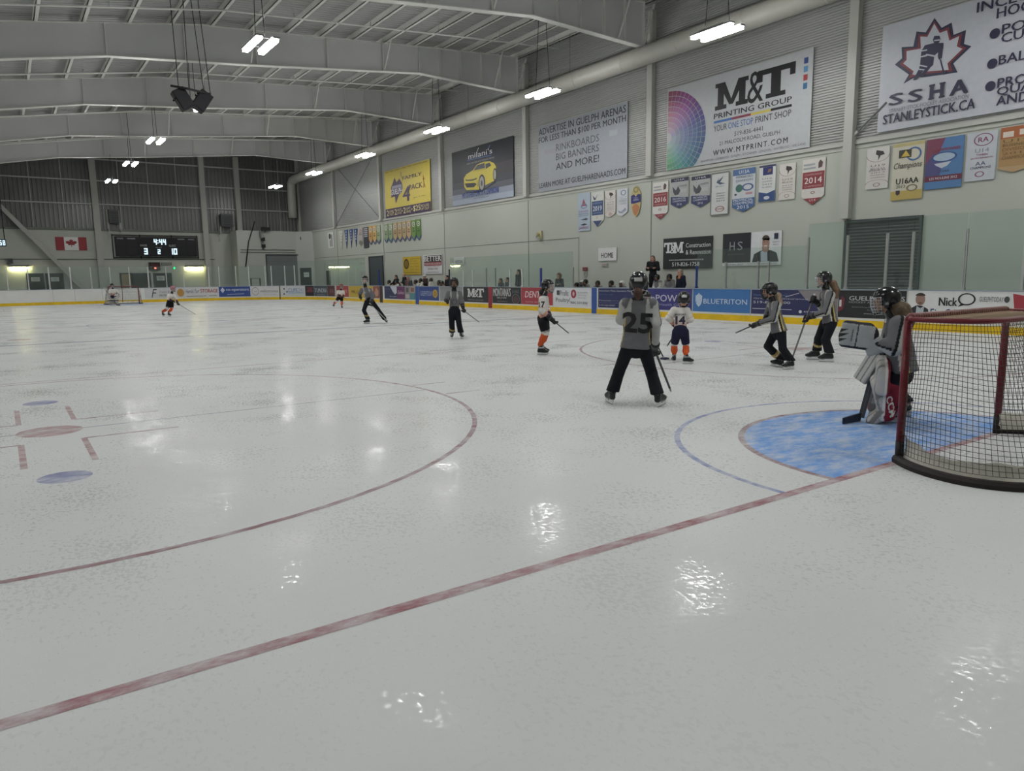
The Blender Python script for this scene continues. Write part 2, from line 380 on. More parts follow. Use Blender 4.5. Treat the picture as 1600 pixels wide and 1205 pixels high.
mb = MB(); mb.box((XW-0.07, -6, ZB-0.06), (XW, YF, ZB+0.06), steel); mb.box((XW-0.03, -6, ZB-0.2), (XW, YF, ZB-0.17), steel); mb.build('flashing', wr)
mb = MB()
for y in FR[1:]+[63.7]: mb.box((XW-0.012, y-0.02, 0), (XW, y+0.02, ZB-0.2), joint)
yc = onX(905, 375, XW)[1]; mb.box((XW-0.012, yc, 3.35), (XW, YF, 3.38), joint); mb.box((XW-0.012, yc, 0), (XW, yc+0.03, 3.38), joint)
mb.box((XW-0.025, 22.9, 3.05), (XW, 47.0, 3.08), joint) if False else None
mb.build('wall_joint', wr)
for i, y in enumerate(FR+[63.7]):
    mb = MB(); z0 = ZB-0.02 if i > 1 else 3.3
    mb.box((XW-0.24, y-0.15, z0), (XW-0.02, y+0.15, 12.2), steel)
    c = mb.build('wall_column', wr)
# ---- far wall
fw = empty('wall_far'); tag(fw, kind='structure')
dark = M('dark_ribbed_metal', '6c6d6c', 0.36, metal=0.35, var=0.12, scale=0.6); wf = M('far_block_paint', 'b2b4ac', 0.7, var=0.03, scale=0.4)
mb = MB(); mb.box((-25, YF, -0.2), (XW, YF+0.3, ZB), wf); mb.build('block_wall', fw)
mb = MB(); pr = []; x = -25.0
while x < XW: pr += [(x, 0), (x+0.16, 0), (x+0.2, 0.035), (x+0.26, 0.035)]; x += 0.3
vs = [(min(a, XW), YF+b-0.02, z) for z in (ZB, 12.7) for a, b in pr]; n = len(pr)
mb.add(vs, [(i, i+1, n+i+1, n+i) for i in range(n-1)], dark); mb.box((-25, YF+0.05, ZB), (XW, YF+0.3, 12.7), dark); mb.build('ribbed_cladding', fw)
gm = M('girt_grey', 'aeb0ac', 0.5, var=0.05)
mb = MB()
for z in (7.55, 9.35, 11.0): mb.box((-25, YF-0.2, z), (XW, YF-0.03, z+0.09), gm)
mb.box((-25, YF-0.1, ZB-0.12), (10.75, YF, ZB+0.04), joint); tag(mb.build('wall_girt'), kind='structure')
mb = MB()
for px in (47, 97, 186, 232, 276, 415, 400+35):
    X = onY(px, 300, YF)[0]; mb.box((X-0.02, YF-0.06, ZB), (X+0.02, YF-0.02, 12), gm)
mb.build('sag_rod', fw)
for px, wd in ((150, 0.45), (319, 0.42), (373, 0.42)):
    a = onY(px, 330, YF-0.3)[0]; mb = MB()
    mb.box((a-wd/2, YF-0.35, 0), (a+wd/2, YF-0.33+0.02, 12), steel); mb.box((a-0.02, YF-0.33, 0), (a+0.02, YF, 12), steel); mb.box((a-wd/2, YF-0.03, 0), (a+wd/2, YF, 12), steel)
    tag(mb.build('wall_column'), kind='structure')
mb = MB(); a, b = onY(-30, 292, YF-0.5), onY(132, 452, YF-0.5); d = nrm(b-a); b2 = a+d*((0-a[2])/d[2]); mb.bar(a, b2, 0.3, 0.25, steel, up=(0, 1, 0)); tag(mb.build('wall_brace'), kind='structure')
mb = MB(); mb.box((-25, YF-0.05, 3.3), (8.4, YF, 3.36), joint); mb.build('conduit', fw)
# low block room in the far right corner
mb = MB(); x0 = onY(373, 420, 61.87)[0]
poly = [(x0, 61.87, 0), (14.83, 61.87, 0), (16, 60.7, 0), (16, 64, 0), (x0, 64, 0)]
mb.prism(poly, (0, 0, 5.72), M('corner_room_paint', 'a9aba5', 0.7, var=0.03, scale=0.4)); o = mb.build('wall_corner_room'); tag(o, kind='structure')
# ---- left and near walls (outside the picture, they close the hall)
mb = MB(); mb.box((-25, -6, -0.2), (-24.6, YF, 12.6), wl); tag(mb.build('wall_left'), kind='structure')
mb = MB(); mb.box((-25, -6.3, -0.2), (XW, -6, 12.6), wl); tag(mb.build('wall_near'), kind='structure')
# ---- roof
deck = M('roof_deck', 'aaaaa8', 0.6, var=0.04, scale=0.5); pur = M('purlin_steel', 'dadad4', 0.5, var=0.04); web = M('girder_paint', 'c8c8c8', 0.55, var=0.05, scale=0.5); fl = M('flange_paint', 'dcdcd6', 0.5, var=0.04)
cl = empty('ceiling'); tag(cl, kind='structure')
mb = MB(); pr = []; y = -6.0
while y < YF: pr += [(y, 0), (y+0.1, 0), (y+0.13, 0.05), (y+0.22, 0.05)]; y += 0.25
X = [a for a, b in TOPZ]; n = len(pr)
vs = [(x, min(yy, YF), topz(x)+0.28+dz) for x in X for yy, dz in pr]
mb.add(vs, [(k*n+i, k*n+i+1, (k+1)*n+i+1, (k+1)*n+i) for k in range(len(X)-1) for i in range(n-1)], deck)
vs = [(x, y, topz(x)+0.4) for x in X for y in (-6.3, YF+0.3)]; mb.add(vs, [(2*k, 2*k+1, 2*k+3, 2*k+2) for k in range(len(X)-1)], deck); mb.build('roof_deck', cl)
x = 15.4
while x > -24:
    z = topz(x); mb = MB(); mb.box((x-0.012, -6, z+0.02), (x+0.012, YF, z+0.27), pur); mb.box((x-0.012, -6, z+0.02), (x+0.12, YF, z+0.045), pur); mb.build('purlin', cl); x -= 1.47
for y in FR:
    mb = MB(); xs = sorted(set([a for a, b in BOTZ]+[a for a, b in TOPZ if -23.5 < a < 15.35]+list(np.arange(-22.5, 15.4, 2.0))))
    vs = [(x, y+d, f(x)) for d in (-0.012, 0.012) for x in xs for f in (botz, topz)]; n = len(xs)*2; fs = []
    for i in range(len(xs)-1):
        a = 2*i; fs += [(a, a+2, a+3, a+1), (n+a, n+a+1, n+a+3, n+a+2)]
    g = mb.add(vs, fs, web).build('roof_girder', cl)
    mb = MB()
    for f, dz in ((botz, -0.03), (topz, 0.0)):
        for i in range(len(xs)-1):
            a, b = xs[i], xs[i+1]; mb.add([(q, y+d, f(q)+dz+e) for q in (a, b) for d, e in ((-0.15, 0), (0.15, 0), (0.15, 0.03), (-0.15, 0.03))], [(0, 1, 5, 4), (1, 2, 6, 5), (2, 3, 7, 6), (3, 0, 4, 7), (0, 3, 2, 1), (4, 5, 6, 7)], fl)
    mb.build('flange', g)
    mb = MB()
    for x in [15.33, 14.3, 13.2, 12.0, 10.9, 9.8, 8.0, 5.4, 2.4, -0.3, -3.0, -6.3, -9, -12, -16]: mb.box((x-0.012, y-0.14, botz(x)), (x+0.012, y+0.14, topz(x)), fl)
    mb.build('stiffener', g)
    mb = MB()                               # knee braces down to the wall column and flange braces up to the purlins
    mb.bar((15.3, y-0.1, 10.72), (15.9, y-0.1, topz(15.9)), 0.06, 0.06, fl)
    for x in (13.93, 8.05, 2.17): 
        for sg in (-1, 1): mb.bar((x, y+sg*0.12, botz(x)+0.05), (x, y+sg*0.9, topz(x)+0.05), 0.045, 0.045, fl)
    mb.build('flange_brace', g)
for k in range(len(FR)-1):                  # sprinkler pipes across each bay, with upright heads
    y = (FR[k]+FR[k+1])/2; mb = MB(); pts = [(x, y, topz(x)-0.72) for x in (-24, -12, -6.15, 0.2, 2.5, 10.9, 14.6)]
    mb.tube(pts, 0.03, pur, 8)
    for x in np.arange(-21, 14.6, 2.94): z = topz(x); mb.tube([(x, y, z-0.72), (x, y, z-0.55)], 0.018, gm, 6); mb.tube([(x, y, z-0.72), (x, y, z+0.28)], 0.008, gm, 4)
    mb.build('sprinkler_pipe', cl)
# cable bracing on the right wall
def cross(y0, y1, z0, z1, both):
    mb = MB(); mb.tube([(XW-0.12, y0, z0), (XW-0.12, y1, z1)], 0.018, joint, 6)
    if both: mb.tube([(XW-0.1, y0, z1), (XW-0.1, y1, z0)], 0.018, joint, 6)
    o = mb.build('wall_brace', wr)
cross(46.4, 55.0, ZB+0.1, 10.8, True)
mb = MB(); a = onX(1318, 228, XW-0.1); b = onX(1385, 160, XW-0.1); mb.tube([a, b], 0.03, joint, 8); mb.bar(a, a+(b-a)*0.35, 0.1, 0.08, steel); mb.build('wall_brace', wr)
# ================================================================== LAMPS, DUCT, SPEAKERS, GLASS
lampm = M('lamp_glow', 'fdfdfc', 0.3, var=0.0, emit=LAMP_STRENGTH); lh = M('lamp_housing', '7c7c7a', 0.6); cab = M('cable_black', '26282a', 0.6)
def lamp(X, Y, Z, label, L=1.55):
    t = empty('rink_light', (X, Y, Z), label, 'light', 'hanging rink lights')
    mb = MB((X, Y, Z)); [mb.box((X+q*0.235-0.1, Y-L/2, Z+0.05), (X+q*0.235+0.1, Y+L/2, Z+0.1), lh) for q in (-1, 1)]; [mb.box((X-0.24, Y+q*L*0.3-0.015, Z+0.1), (X+0.24, Y+q*L*0.3+0.015, Z+0.12), cab) for q in (-1, 1)]; [mb.box((X+q*0.235-0.04, Y-L*0.3, Z+0.1), (X+q*0.235+0.04, Y+L*0.3, Z+0.15), lh) for q in (-1, 1)]
    mb.build('housing', t)
    for sx in (-1, 1):
        mb = MB((X, Y, Z)); x = X+sx*0.235; mb.box((x-0.075, Y-L/2+0.03, Z-0.03), (x+0.075, Y+L/2-0.03, Z+0.05), lampm); mb.build('lamp', t)
    mb = MB((X, Y, Z))
    for sy in (-1, 1): mb.tube([(X, Y+sy*L*0.3, Z+0.16), (X, Y+sy*L*0.12, topz(X)+0.05)], 0.012, cab, 5)
    mb.build('hanger', t)
    return t
nm = ['nearest', 'second', 'third', 'fourth', 'fifth', 'farthest']
for k in range(6): lamp(11.6, 12.65+8.75*k, 8.8, 'double tube rink light hanging before the wall duct, %s in the right row' % nm[k])
for k, (y, l) in enumerate([(19.9, 'large bright pair of tubes above centre ice, nearest of the left row'), (29.1, 'rink light showing just behind the hanging loudspeakers'), (37.8, 'rink light past the loudspeakers in the left row'), (46.4, 'rink light before the far wall, second farthest of the left row'), (55.4, 'rink light before the dark far wall, farthest of the left row')]): lamp(0, y, 8.42, l)
for y in (-3.5, 3.9): lamp(11.6, y, 8.8, 'rink light of the right row nearer than the picture shows')
for y in (-4, 3.0, 11.2): lamp(0, y, 8.42, 'rink light of the centre row nearer than the picture shows')
for k in range(7): lamp(-11.6, -2+8.87*k+3.0, 8.3, 'rink light of the row left of the picture')
# ---- duct
dm = M('duct_metal', 'b4b3ab', 0.5, metal=0.1, var=0.04, scale=1.2)
t = empty('air_duct', (15.2, 30, 10.3), 'long round grey air duct along the right wall with a bend down', 'duct')
mb = MB((15.2, 30, 10.3)); pts = [(15.2, -6, 10.3), (15.2, 62.2, 10.3), (15.15, 62.8, 10.2), (15.1, 63.05, 9.9), (15.1, 63.1, 9.4), (15.1, 63.1, 7.0)]
mb.tube(pts, 0.37, dm, 24); mb.build('duct_run', t)
mb = MB((15.2, 30, 10.3))
for y in np.arange(-4, 62, 3.05): mb.tube([(15.2, y, 10.3), (15.2, y+0.05, 10.3)], 0.385, dm, 24)
mb.build('duct_seam', t)
mb = MB((15.2, 30, 10.3))
for y in np.arange(-2.5, 62, 4.43): mb.tube([(15.2, y, 10.66), (15.2, y, 12.4)], 0.008, cab, 4)
mb.build('hanger', t)
# ---- loudspeaker cluster
bk = M('speaker_black', '101114', 0.55, var=0.1); gr = M('speaker_grille', '1a1a1f', 0.7)
C0 = V3(-1.13, 24.0, 7.62)
fr = empty('speaker_frame', C0, 'black triangular hanging frame above the loudspeakers', 'frame'); mb = MB(C0)
pp = [C0+V3(-0.66, -0.2, 0.26), C0+V3(0.05, 0.6, 0.42), C0+V3(0.56, -0.15, 0.16), C0+V3(-0.2, -0.35, 0.2)]
for i in range(4): mb.bar(pp[i], pp[(i+1) % 4], 0.06, 0.06, bk)
mb.build('frame_bar', fr); mb = MB(C0)
for p, q in ((pp[0]*0.6+pp[1]*0.4, (-1.55, 24.2, topz(-1.5))), (pp[1], (-1.1, 24.4, topz(-1.1))), (pp[2], (-0.7, 24.2, topz(-0.7))), (pp[2]*.7+pp[1]*.3, (-0.9, 24.3, topz(-0.9)))): mb.tube([p, q], 0.014, cab, 5)
mb.build('hanger', fr)
mb = MB(C0)
for x in (-1.6, -0.9): mb.bar((x, 23.6, topz(x)-0.1), (x+0.12, 24.9, topz(x)-0.1), 0.12, 0.1, M('clamp_green', '4a5650', 0.6))
mb.build('beam_clamp', fr)
def speaker(c, ax, lab):
    c = np.asarray(c, float); ax = nrm(ax); side = nrm(np.cross(ax, V3(0, 1, 0))); dep = np.cross(side, ax)
    t = empty('loudspeaker', c, lab, 'loudspeaker'); mb = MB(c)
    L, Wd, D = 0.33, 0.215, 0.24
    pts = [c+ax*L*a+dep*b for a, b in ()]
    mb.obox(c, ax*L, side*Wd, dep*D*0.8, bk); mb.obox(c+dep*D*0.9, ax*L*0.92, side*Wd*0.75, dep*D*0.25, bk); o = mb.build('cabinet', t, 0.03)
    mb = MB(c); mb.obox(c-dep*D*0.82, ax*L*0.92, side*Wd*0.9, dep*0.015, gr); mb.build('grille', t)
    mb = MB(c)
    for q in (-0.55, 0.55): mb.tube([c+ax*L*0.3+side*Wd+dep*q*D, c+ax*L*0.3+side*(Wd+0.05)+dep*q*D], 0.03, gr, 8)
    mb.bar(c-ax*L*0.98, c-ax*L*0.98-V3(0, 0, -0.22), 0.05, 0.05, bk); mb.build('bracket', t)
speaker(C0+V3(-0.30, 0.0, -0.08), (-0.5, 0.05, 0.86), 'left black loudspeaker of the hanging pair')
C1 = C0+V3(0.30, 0.0, -0.08); speaker(C1, (0.56, 0.05, 0.83), 'right black loudspeaker of the hanging pair')
# ---- glass
gl = bpy.data.materials.new('shield_glass'); gl.use_nodes = True; nt = gl.node_tree; nt.nodes.remove(nt.nodes['Principled BSDF'])
tr = nt.nodes.new('ShaderNodeBsdfTransparent'); tr.inputs[0].default_value = (0.92, 0.965, 0.945, 1); gs = nt.nodes.new('ShaderNodeBsdfGlossy'); gs.inputs['Roughness'].default_value = 0.03
gs.inputs[0].default_value = (0.9, 1, 0.97, 1)
df = nt.nodes.new('ShaderNodeBsdfDiffuse'); df.inputs[0].default_value = (0.62, 0.72, 0.69, 1)
fz = nt.nodes.new('ShaderNodeLayerWeight'); fz.inputs[0].default_value = 0.5; a = nt.nodes.new('ShaderNodeMixShader'); b = nt.nodes.new('ShaderNodeMixShader')
tz = nt.nodes.new('ShaderNodeTexNoise'); tz.inputs['Scale'].default_value = 1.3; mr = nt.nodes.new('ShaderNodeMapRange'); mr.inputs[3].default_value = 0.01; mr.inputs[4].default_value = 0.05
nt.links.new(tz.outputs['Fac'], mr.inputs[0]); nt.links.new(mr.outputs[0], a.inputs[0]); nt.links.new(tr.outputs[0], a.inputs[1]); nt.links.new(df.outputs[0], a.inputs[2])
pw = nt.nodes.new('ShaderNodeMath'); pw.operation = 'POWER'; pw.inputs[1].default_value = 5.0; nt.links.new(fz.outputs['Facing'], pw.inputs[0])
mu = nt.nodes.new('ShaderNodeMath'); mu.operation = 'MULTIPLY_ADD'; mu.inputs[1].default_value = 0.8; mu.inputs[2].default_value = 0.035
nt.links.new(pw.outputs[0], mu.inputs[0]); nt.links.new(mu.outputs[0], b.inputs[0]); nt.links.new(a.outputs[0], b.inputs[1]); nt.links.new(gs.outputs[0], b.inputs[2]); nt.links.new(b.outputs[0], nt.nodes['Material Output'].inputs[0])
edge = M('glass_edge', '7fa094', 0.3)
def pane(s0, s1, z1, label, group):
    n = max(1, int((s1-s0)/1.2)); mid = np.append(path((s0+s1)/2)[0], 1.09)
    mb = MB(mid); path_strip(mb, s0+0.012, s1-0.012, [(0.05, 1.085), (0.05, z1), (0.062, z1), (0.062, 1.085)], gl, n); o = mb.build('safety_shield'); tag(o, label, 'glass shield', group); return o
alu, aluw, blu = M('post_aluminium', 'a9aba8', 0.4, metal=0.3), M('post_white', 'd3d4d2', 0.45), M('post_blue', '27408f', 0.45)
def gpost(s, z1, m, label, group=None, wd=0.05):
    p, n = path(s); t = np.array([-n[1], n[0]]); c = V3(p[0]-n[0]*0.055, p[1]-n[1]*0.055, 1.085); mb = MB(c); nn = V3(n[0], n[1], 0); tt = V3(t[0], t[1], 0)
    for q in (-1, 1): mb.obox(c+nn*q*0.022+V3(0, 0, (z1-1.085)/2), nn*0.012, tt*wd/2, V3(0, 0, (z1-1.085)/2), m)
    mb.obox(c+V3(0, 0, (z1-1.085)/2), nn*0.034, tt*0.007, V3(0, 0, (z1-1.085)/2), m)
    mb.obox(c+V3(0, 0, 0.03), nn*0.05, tt*wd*0.7, V3(0, 0, 0.03), m)
    tag(mb.build('stanchion'), label, 'post', group)
tall = [1250, 1255, 1318, 1379, 1419, 1501, 1592, 1700, 1830]
q = [s_px(x) for x in (1257, 1318, 1379, 1419, 1501, 1592)]
q += [q[-1]-1.5, q[-1]-3.0]
ds = ['behind the tallest skater', 'at the left of the roll-up door', 'over the roll-up door', 'at the right edge of the roll-up door', 'above the man in the suit advertisement', 'above the goal net', 'beyond the picture edge', 'beyond the corner']
for i in range(len(q)-1): pane(q[i+1], q[i], 3.03, 'tall clear glass pane on the right boards %s' % ds[i], 'tall glass panes')
for i, s in enumerate(q): gpost(s, 2.63, alu, 'aluminium glass post on the right boards %s' % ds[i], 'posts of the tall glass', 0.06)
lowp = [s_px(x) for x in (1086, 1131, 1181, 1197, 1257)]
dl = ['beside the bench end', 'under the dark HS sign', 'under the portrait half of the sign', 'right of the portrait sign']
for i in range(4): pane(lowp[i+1], lowp[i], 2.4, 'lower glass pane on the right boards %s' % dl[i], 'lower glass panes')
gpost(lowp[0], 1.85, blu, 'blue post at the near end of the home bench')
for i in (1, 2, 3): gpost(lowp[i], 1.96, alu, 'aluminium post of the lower glass, %s from the bench' % ['', 'first', 'second', 'third'][i], None, 0.06)
pb = [703, 724, 738.5, 759, 773, 796, 815, 844, 894]; sp = [s_px(x) for x in pb]
for i in range(8): pane(sp[i+1], sp[i], 2.6, 'glass pane of the penalty boxes, %s from the left' % ['first', 'second', 'third', 'fourth', 'fifth', 'sixth', 'seventh', 'eighth'][i], 'penalty box glass')
for i in (1, 2, 5, 6): gpost(sp[i], 1.93, aluw, 'white penalty box glass post, %s from the left' % {1: 'first', 2: 'second', 5: 'third', 6: 'fourth'}[i], None, 0.06)
for i in (3, 4): gpost(sp[i], 2.0, alu, 'grey penalty box glass post, %s from the left' % {3: 'first', 4: 'second'}[i], None, 0.04)
gpost(sp[7], 1.93, blu, 'blue post between penalty box and home bench', None, 0.09); gpost(sp[8], 1.93, alu, 'grey post at the end of the penalty box glass')
gpost(s_px(701.5), 2.0, M('post_dark', '2c3440', 0.5), 'dark post at the visitors bench end of the penalty box'); gpost(s_px(592), 2.1, blu, 'blue post at the far end of the visitors bench', None, 0.08)
cr = [461, 470, 481, 493, 507, 514, 528, 542, 558, 571]; sc_ = [s_px(x) for x in cr]
for i in range(len(cr)-1): pane(sc_[i+1], sc_[i], 2.95, 'tall glass pane curving round the far right corner', 'far corner glass panes')
ep = [-30, 14.6, 47, 79.6, 113, 145, 174.7, 204.7, 234, 262, 289, 328, 344, 370, 390, 415.6, 425, 446, 461]; se = [s_px(x) for x in ep]
for i in range(len(ep)-1): pane(se[i+1], se[i], 2.64, 'glass pane above the far end boards', 'far end glass panes')
for i in range(1, len(ep)): gpost(se[i], 2.62, aluw, 'white glass post on the far end boards', 'far end glass posts', 0.08 if i in (3, 4, 8) else 0.055)
# ================================================================== FAR WALL THINGS
def far(px0, py0, px1, py1, Y=YF-0.01):
    a, b = onY(px0, py1, Y), onY(px1, py0, Y); return a[0], b[0], a[2], b[2]
def far_sign(px0, py0, px1, py1, Y=YF-0.02, th=0.03):
    x0, x1, z0, z1 = far(px0, py0, px1, py1, Y); return Sign(x1-x0, z1-z0, wall_frame((x0, Y, z0), (1, 0, 0), (0, -1, 0)), th, 0.006)
# flag
s = far_sign(88, 371, 134.5, 391); s.rect(0, 0, 0.27, 1, 'a02732'); s.rect(0.73, 0, 1, 1, 'a02732')
LEAF = [(0, 1), (.1, .79), (.24, .86), (.19, .55), (.37, .72), (.41, .62), (.63, .66), (.55, .45), (.67, .38), (.33, .1), (.37, -.03), (.04, .02), (.04, -.32)]
leaf = [(x, y) for x, y in LEAF]+[(-x, y) for x, y in LEAF[:0:-1]]
s.poly([(0.5+x*0.29, 0.40+y*0.46) for x, y in leaf], 'a02732', 'maple_leaf'); s.done('canadian_flag', 'red and white maple leaf flag on the far wall', 'flag')
# scoreboard
s = far_sign(181, 372, 305, 400, YF-0.06, 0.3); fo = M('led_white', 'cfe6f4', emit=1.1, var=0)
for u0, u1 in ((0.01, 0.115), (0.13, 0.255), (0.745, 0.865), (0.88, 0.99)):
    for v0, v1 in ((0.06, 0.44), (0.5, 0.8)): s.rect(u0, v0, u1, v1, '17171f', 'penalty_panel')
    s.rect(u0+0.015, 0.87, u1-0.015, 0.93, '8b8c92', 'lettering')
SEG = {'0': 'abcdef', '1': 'bc', '2': 'abged', '3': 'abgcd', '4': 'fgbc'}
def digit(ch, u, v, wu, hv, tu, tv, pn='lit_digit'):
    q = {'a': (u, v+hv-tv, u+wu, v+hv), 'd': (u, v, u+wu, v+tv), 'g': (u, v+hv/2-tv/2, u+wu, v+hv/2+tv/2), 'f': (u, v+hv/2, u+tu, v+hv), 'b': (u+wu-tu, v+hv/2, u+wu, v+hv), 'e': (u, v, u+tu, v+hv/2), 'c': (u+wu-tu, v, u+wu, v+hv/2)}
    for k in SEG[ch]: s.rect(*q[k], fo, pn)
for u in (0.462, 0.528, 0.575): digit('4', u, 0.6, 0.038, 0.3, 0.013, 0.07, 'clock_digit#%f' % u)
for v in (0.67, 0.8): s.rect(0.509, v, 0.519, v+0.05, fo, 'clock_colon')
digit('3', 0.335, 0.08, 0.045, 0.33, 0.014, 0.07, 'score_digit#1'); digit('2', 0.5, 0.1, 0.035, 0.26, 0.012, 0.055, 'period_digit'); digit('1', 0.672, 0.08, 0.02, 0.33, 0.014, 0.07, 'score_digit#2'); digit('0', 0.7, 0.08, 0.045, 0.33, 0.014, 0.07, 'score_digit#3')
s.text('HOME', 0.295, 0.5, 0.375, 0.61, 'c8c8cc'); s.text('GUEST', 0.645, 0.5, 0.735, 0.61, 'c8c8cc'); s.text('PERIOD', 0.48, 0.42, 0.555, 0.48, 'a8a8ac')
s.done('scoreboard', 'long black scoreboard with lit digits on the far wall', 'scoreboard', back='0a0a14')
mb = MB(); x0, x1, z0, z1 = far(178, 370, 308, 402, YF-0.15)
for z in (z0, z1): mb.box((x0, YF-0.2, z-0.06), (x1, YF-0.02, z+0.0), bk) if z == z0 else mb.box((x0, YF-0.2, z), (x1, YF-0.02, z+0.06), bk)
for x in (x0, x0+2.0, x1-2.0, x1): mb.box((x-0.04, YF-0.055, z0-0.1), (x+0.04, YF-0.02, z1+0.1), bk)
tag(mb.build('scoreboard_rack'), 'dark steel rack behind the scoreboard', 'rack')
# shot clock at the picture's left edge
s = far_sign(-22, 374, 9, 385, 60.0, 0.12); SEG['5'] = 'afgcd'; SEG['8'] = 'abcdefg'
for ch, u in (('5', 0.66), ('8', 0.83)): digit(ch, u, 0.15, 0.12, 0.7, 0.035, 0.13)
s.done('shot_clock', 'small lit game clock hanging at the left edge of the picture', 'clock', back='14303e')
a = onY(10, 376, 60); mb = MB(); mb.tube([(a[0]-0.1, 60.06, a[2]), (a[0]-0.1, 60.06, 8.0)], 0.03, bk, 6); mb.tube([(a[0]-0.1, 60.06, 8.0), (a[0]-0.1, 63.9, 8.0)], 0.03, bk, 6); tag(mb.build('clock_bracket'), 'thin dark bracket holding the game clock from the wall', 'bracket')
# wall lamps
wm = M('tube_warm', 'fff2b0', emit=70, var=0)
for (a, b, y, l) in ((14, 46, 417, 'left'), (290, 318, 417, 'right')):
    x0, x1, z0, z1 = far(a, y-2, b, y+1.5, YF-0.2); t = empty('wall_lamp', ((x0+x1)/2, YF-0.1, z0), 'glowing fluorescent strip on the far wall, %s one of two' % l, 'lamp'); o = t.location
    mb = MB(o); mb.box((x0, YF-0.22, z0+0.06), (x1, YF-0.0, z1+0.04), lh); mb.build('housing', t)
    mb = MB(o); mb.tube([(x0+0.05, YF-0.14, z0), (x1-0.05, YF-0.14, z0)], 0.045, wm, 8); mb.build('tube', t)
# doors on the far wall
dk, dfm = M('door_black', '202628', 0.5), M('door_frame', '30383a', 0.5)
def fdoor(i, a, b, y0, sign=None, col=dk, lab=None):
    x0, x1, z0, z1 = far(a, y0, b, 452, YF); t = empty('door_%d' % i, ((x0+x1)/2, YF, 0)); tag(t, kind='structure')
    mb = MB(t.location); mb.box((x0, YF-0.06, 0), (x1, YF-0.01, z1), dfm); mb.box((x0+0.12, YF-0.09, 0), (x1-0.12, YF-0.02, z1-0.1), col); mb.build('door_leaf', t)
    mb = MB(t.location); mb.tube([(x1-0.22, YF-0.1, 1.0), (x1-0.22, YF-0.16, 1.0), (x1-0.34, YF-0.16, 1.0)], 0.02, alu, 6); mb.build('door_handle', t)
    if sign:
        s = far_sign(*sign, YF-0.1, 0.006); s.text('DRESSING', 0.15, 0.55, 0.85, 0.8, '555555'); s.text('ROOM', 0.25, 0.2, 0.75, 0.45, '555555'); s.done('door_notice', lab, 'sign', back='c9cbc8')
fdoor(1, 43, 68, 427, (49, 433, 62, 440), dk, 'white notice on the left black door of the far wall'); fdoor(2, 73, 98.5, 427, (80, 433, 92, 440), dk, 'white notice on the second black door of the far wall')
fdoor(3, 189, 206, 426.5, None, M('door_tan', '8d7a63', 0.6)); fdoor(4, 206, 235, 426.5); fdoor(5, 241, 268, 426.5, (245, 431, 257, 438.5), dk, 'white notice on the black door below the scoreboard')
s = far_sign(233, 410, 249, 422.5, YF-0.02, 0.25); s.rect(0.2, 0.2, 0.8, 0.85, '5a1c1c', 'goal_lamp'); s.rect(0.45, 0.18, 0.62, 0.35, M('red_glow', 'ff6a5a', emit=3, var=0), 'goal_lamp'); s.done('goal_light_box', 'dark box with a small red light under the scoreboard', 'light box', back='2a2224')
s = far_sign(252, 410.5, 268, 414.5); s.rect(0.05, 0.15, 0.95, 0.85, '8f928c'); s.done('wall_plaque', 'small framed plaque right of the red light box', 'plaque', back='4a4c4a')
s = far_sign(270.5, 417, 274, 421); s.rect(0.1, 0.1, 0.9, 0.9, M('green_glow', '20c070', emit=2.5, var=0), 'glow'); s.done('exit_light', 'tiny green exit light left of the glowing lamp', 'light', back='14503a')
# unit heaters
for a, b, y0, y1, l in ((169, 187, 328, 355, 'left'), (344, 365, 335, 360, 'right')):
    x0, x1, z0, z1 = far(a, y0, b, y1, YF-0.6); t = empty('unit_heater', ((x0+x1)/2, YF-0.5, z0), 'grey heater box on a bracket, %s one on the far wall' % l, 'heater'); o = t.location
    mb = MB(o); mb.box((x0+0.12, YF-0.75, z0+0.3), (x1-0.12, YF-0.25, z1), M('heater_dark', '4a4c4e', 0.5)); mb.build('cabinet', t)
    mb = MB(o)
    for k in range(7): z = z0+0.36+(z1-z0-0.45)*k/7; mb.box((x0+0.18, YF-0.78, z), (x1-0.18, YF-0.74, z+0.04), bk)
    mb.build('louvre', t); mb = MB(o)
    for x in (x0, x1-0.06): mb.box((x, YF-0.7, z0-0.3), (x+0.07, YF, z0-0.22), steel); mb.box((x, YF-0.08, z0-0.9), (x+0.07, YF, z1), steel); mb.bar((x+0.035, YF-0.65, z0-0.22), (x+0.035, YF-0.65, z0+0.35), 0.06, 0.06, steel)
    mb.build('bracket', t)
s = far_sign(12, 404, 20, 412, YF-0.02, 0.25); s.rect(0.15, 0.15, 0.85, 0.85, '4a4e4e'); s.done('vent_box', 'small grey vent above the left glowing lamp', 'vent', back='6e7270')
# corner room: roll-up doors, conduit, cameras
def corner(px0, py0, px1, py1): a, b = onY(px0, py1, 61.86), onY(px1, py0, 61.86); return a[0], b[0], a[2], b[2]
rd = M('roller_grey', '6a6f70', 0.5, var=0.05)
rk = M('roller_dark', '2b2d2f', 0.5, var=0.05)
def roller(i, fr_, W, H, rd=rd):
    t = empty('door_%d' % i); t.matrix_world = fr_; tag(t, kind='structure'); mb = MB(); z = 0.0
    while z < H-0.05: mb.box((0.08, z, 0.01), (W-0.08, z+0.085, 0.03), rd) if False else mb.add([(0.08, z, 0.02), (W-0.08, z, 0.02), (W-0.08, z+0.06, 0.034), (0.08, z+0.06, 0.034), (W-0.08, z+0.1, 0.02), (0.08, z+0.1, 0.02)], [(0, 1, 2, 3), (3, 2, 4, 5)], rd); z += 0.1
    mb.build('door_curtain', t); mb = MB()
    for x in (0, W-0.07): mb.box((x, 0, 0), (x+0.07, H, 0.09), dfm)
    mb.box((0, H-0.06, 0), (W, H+0.02, 0.1), dfm); mb.build('door_guide', t)
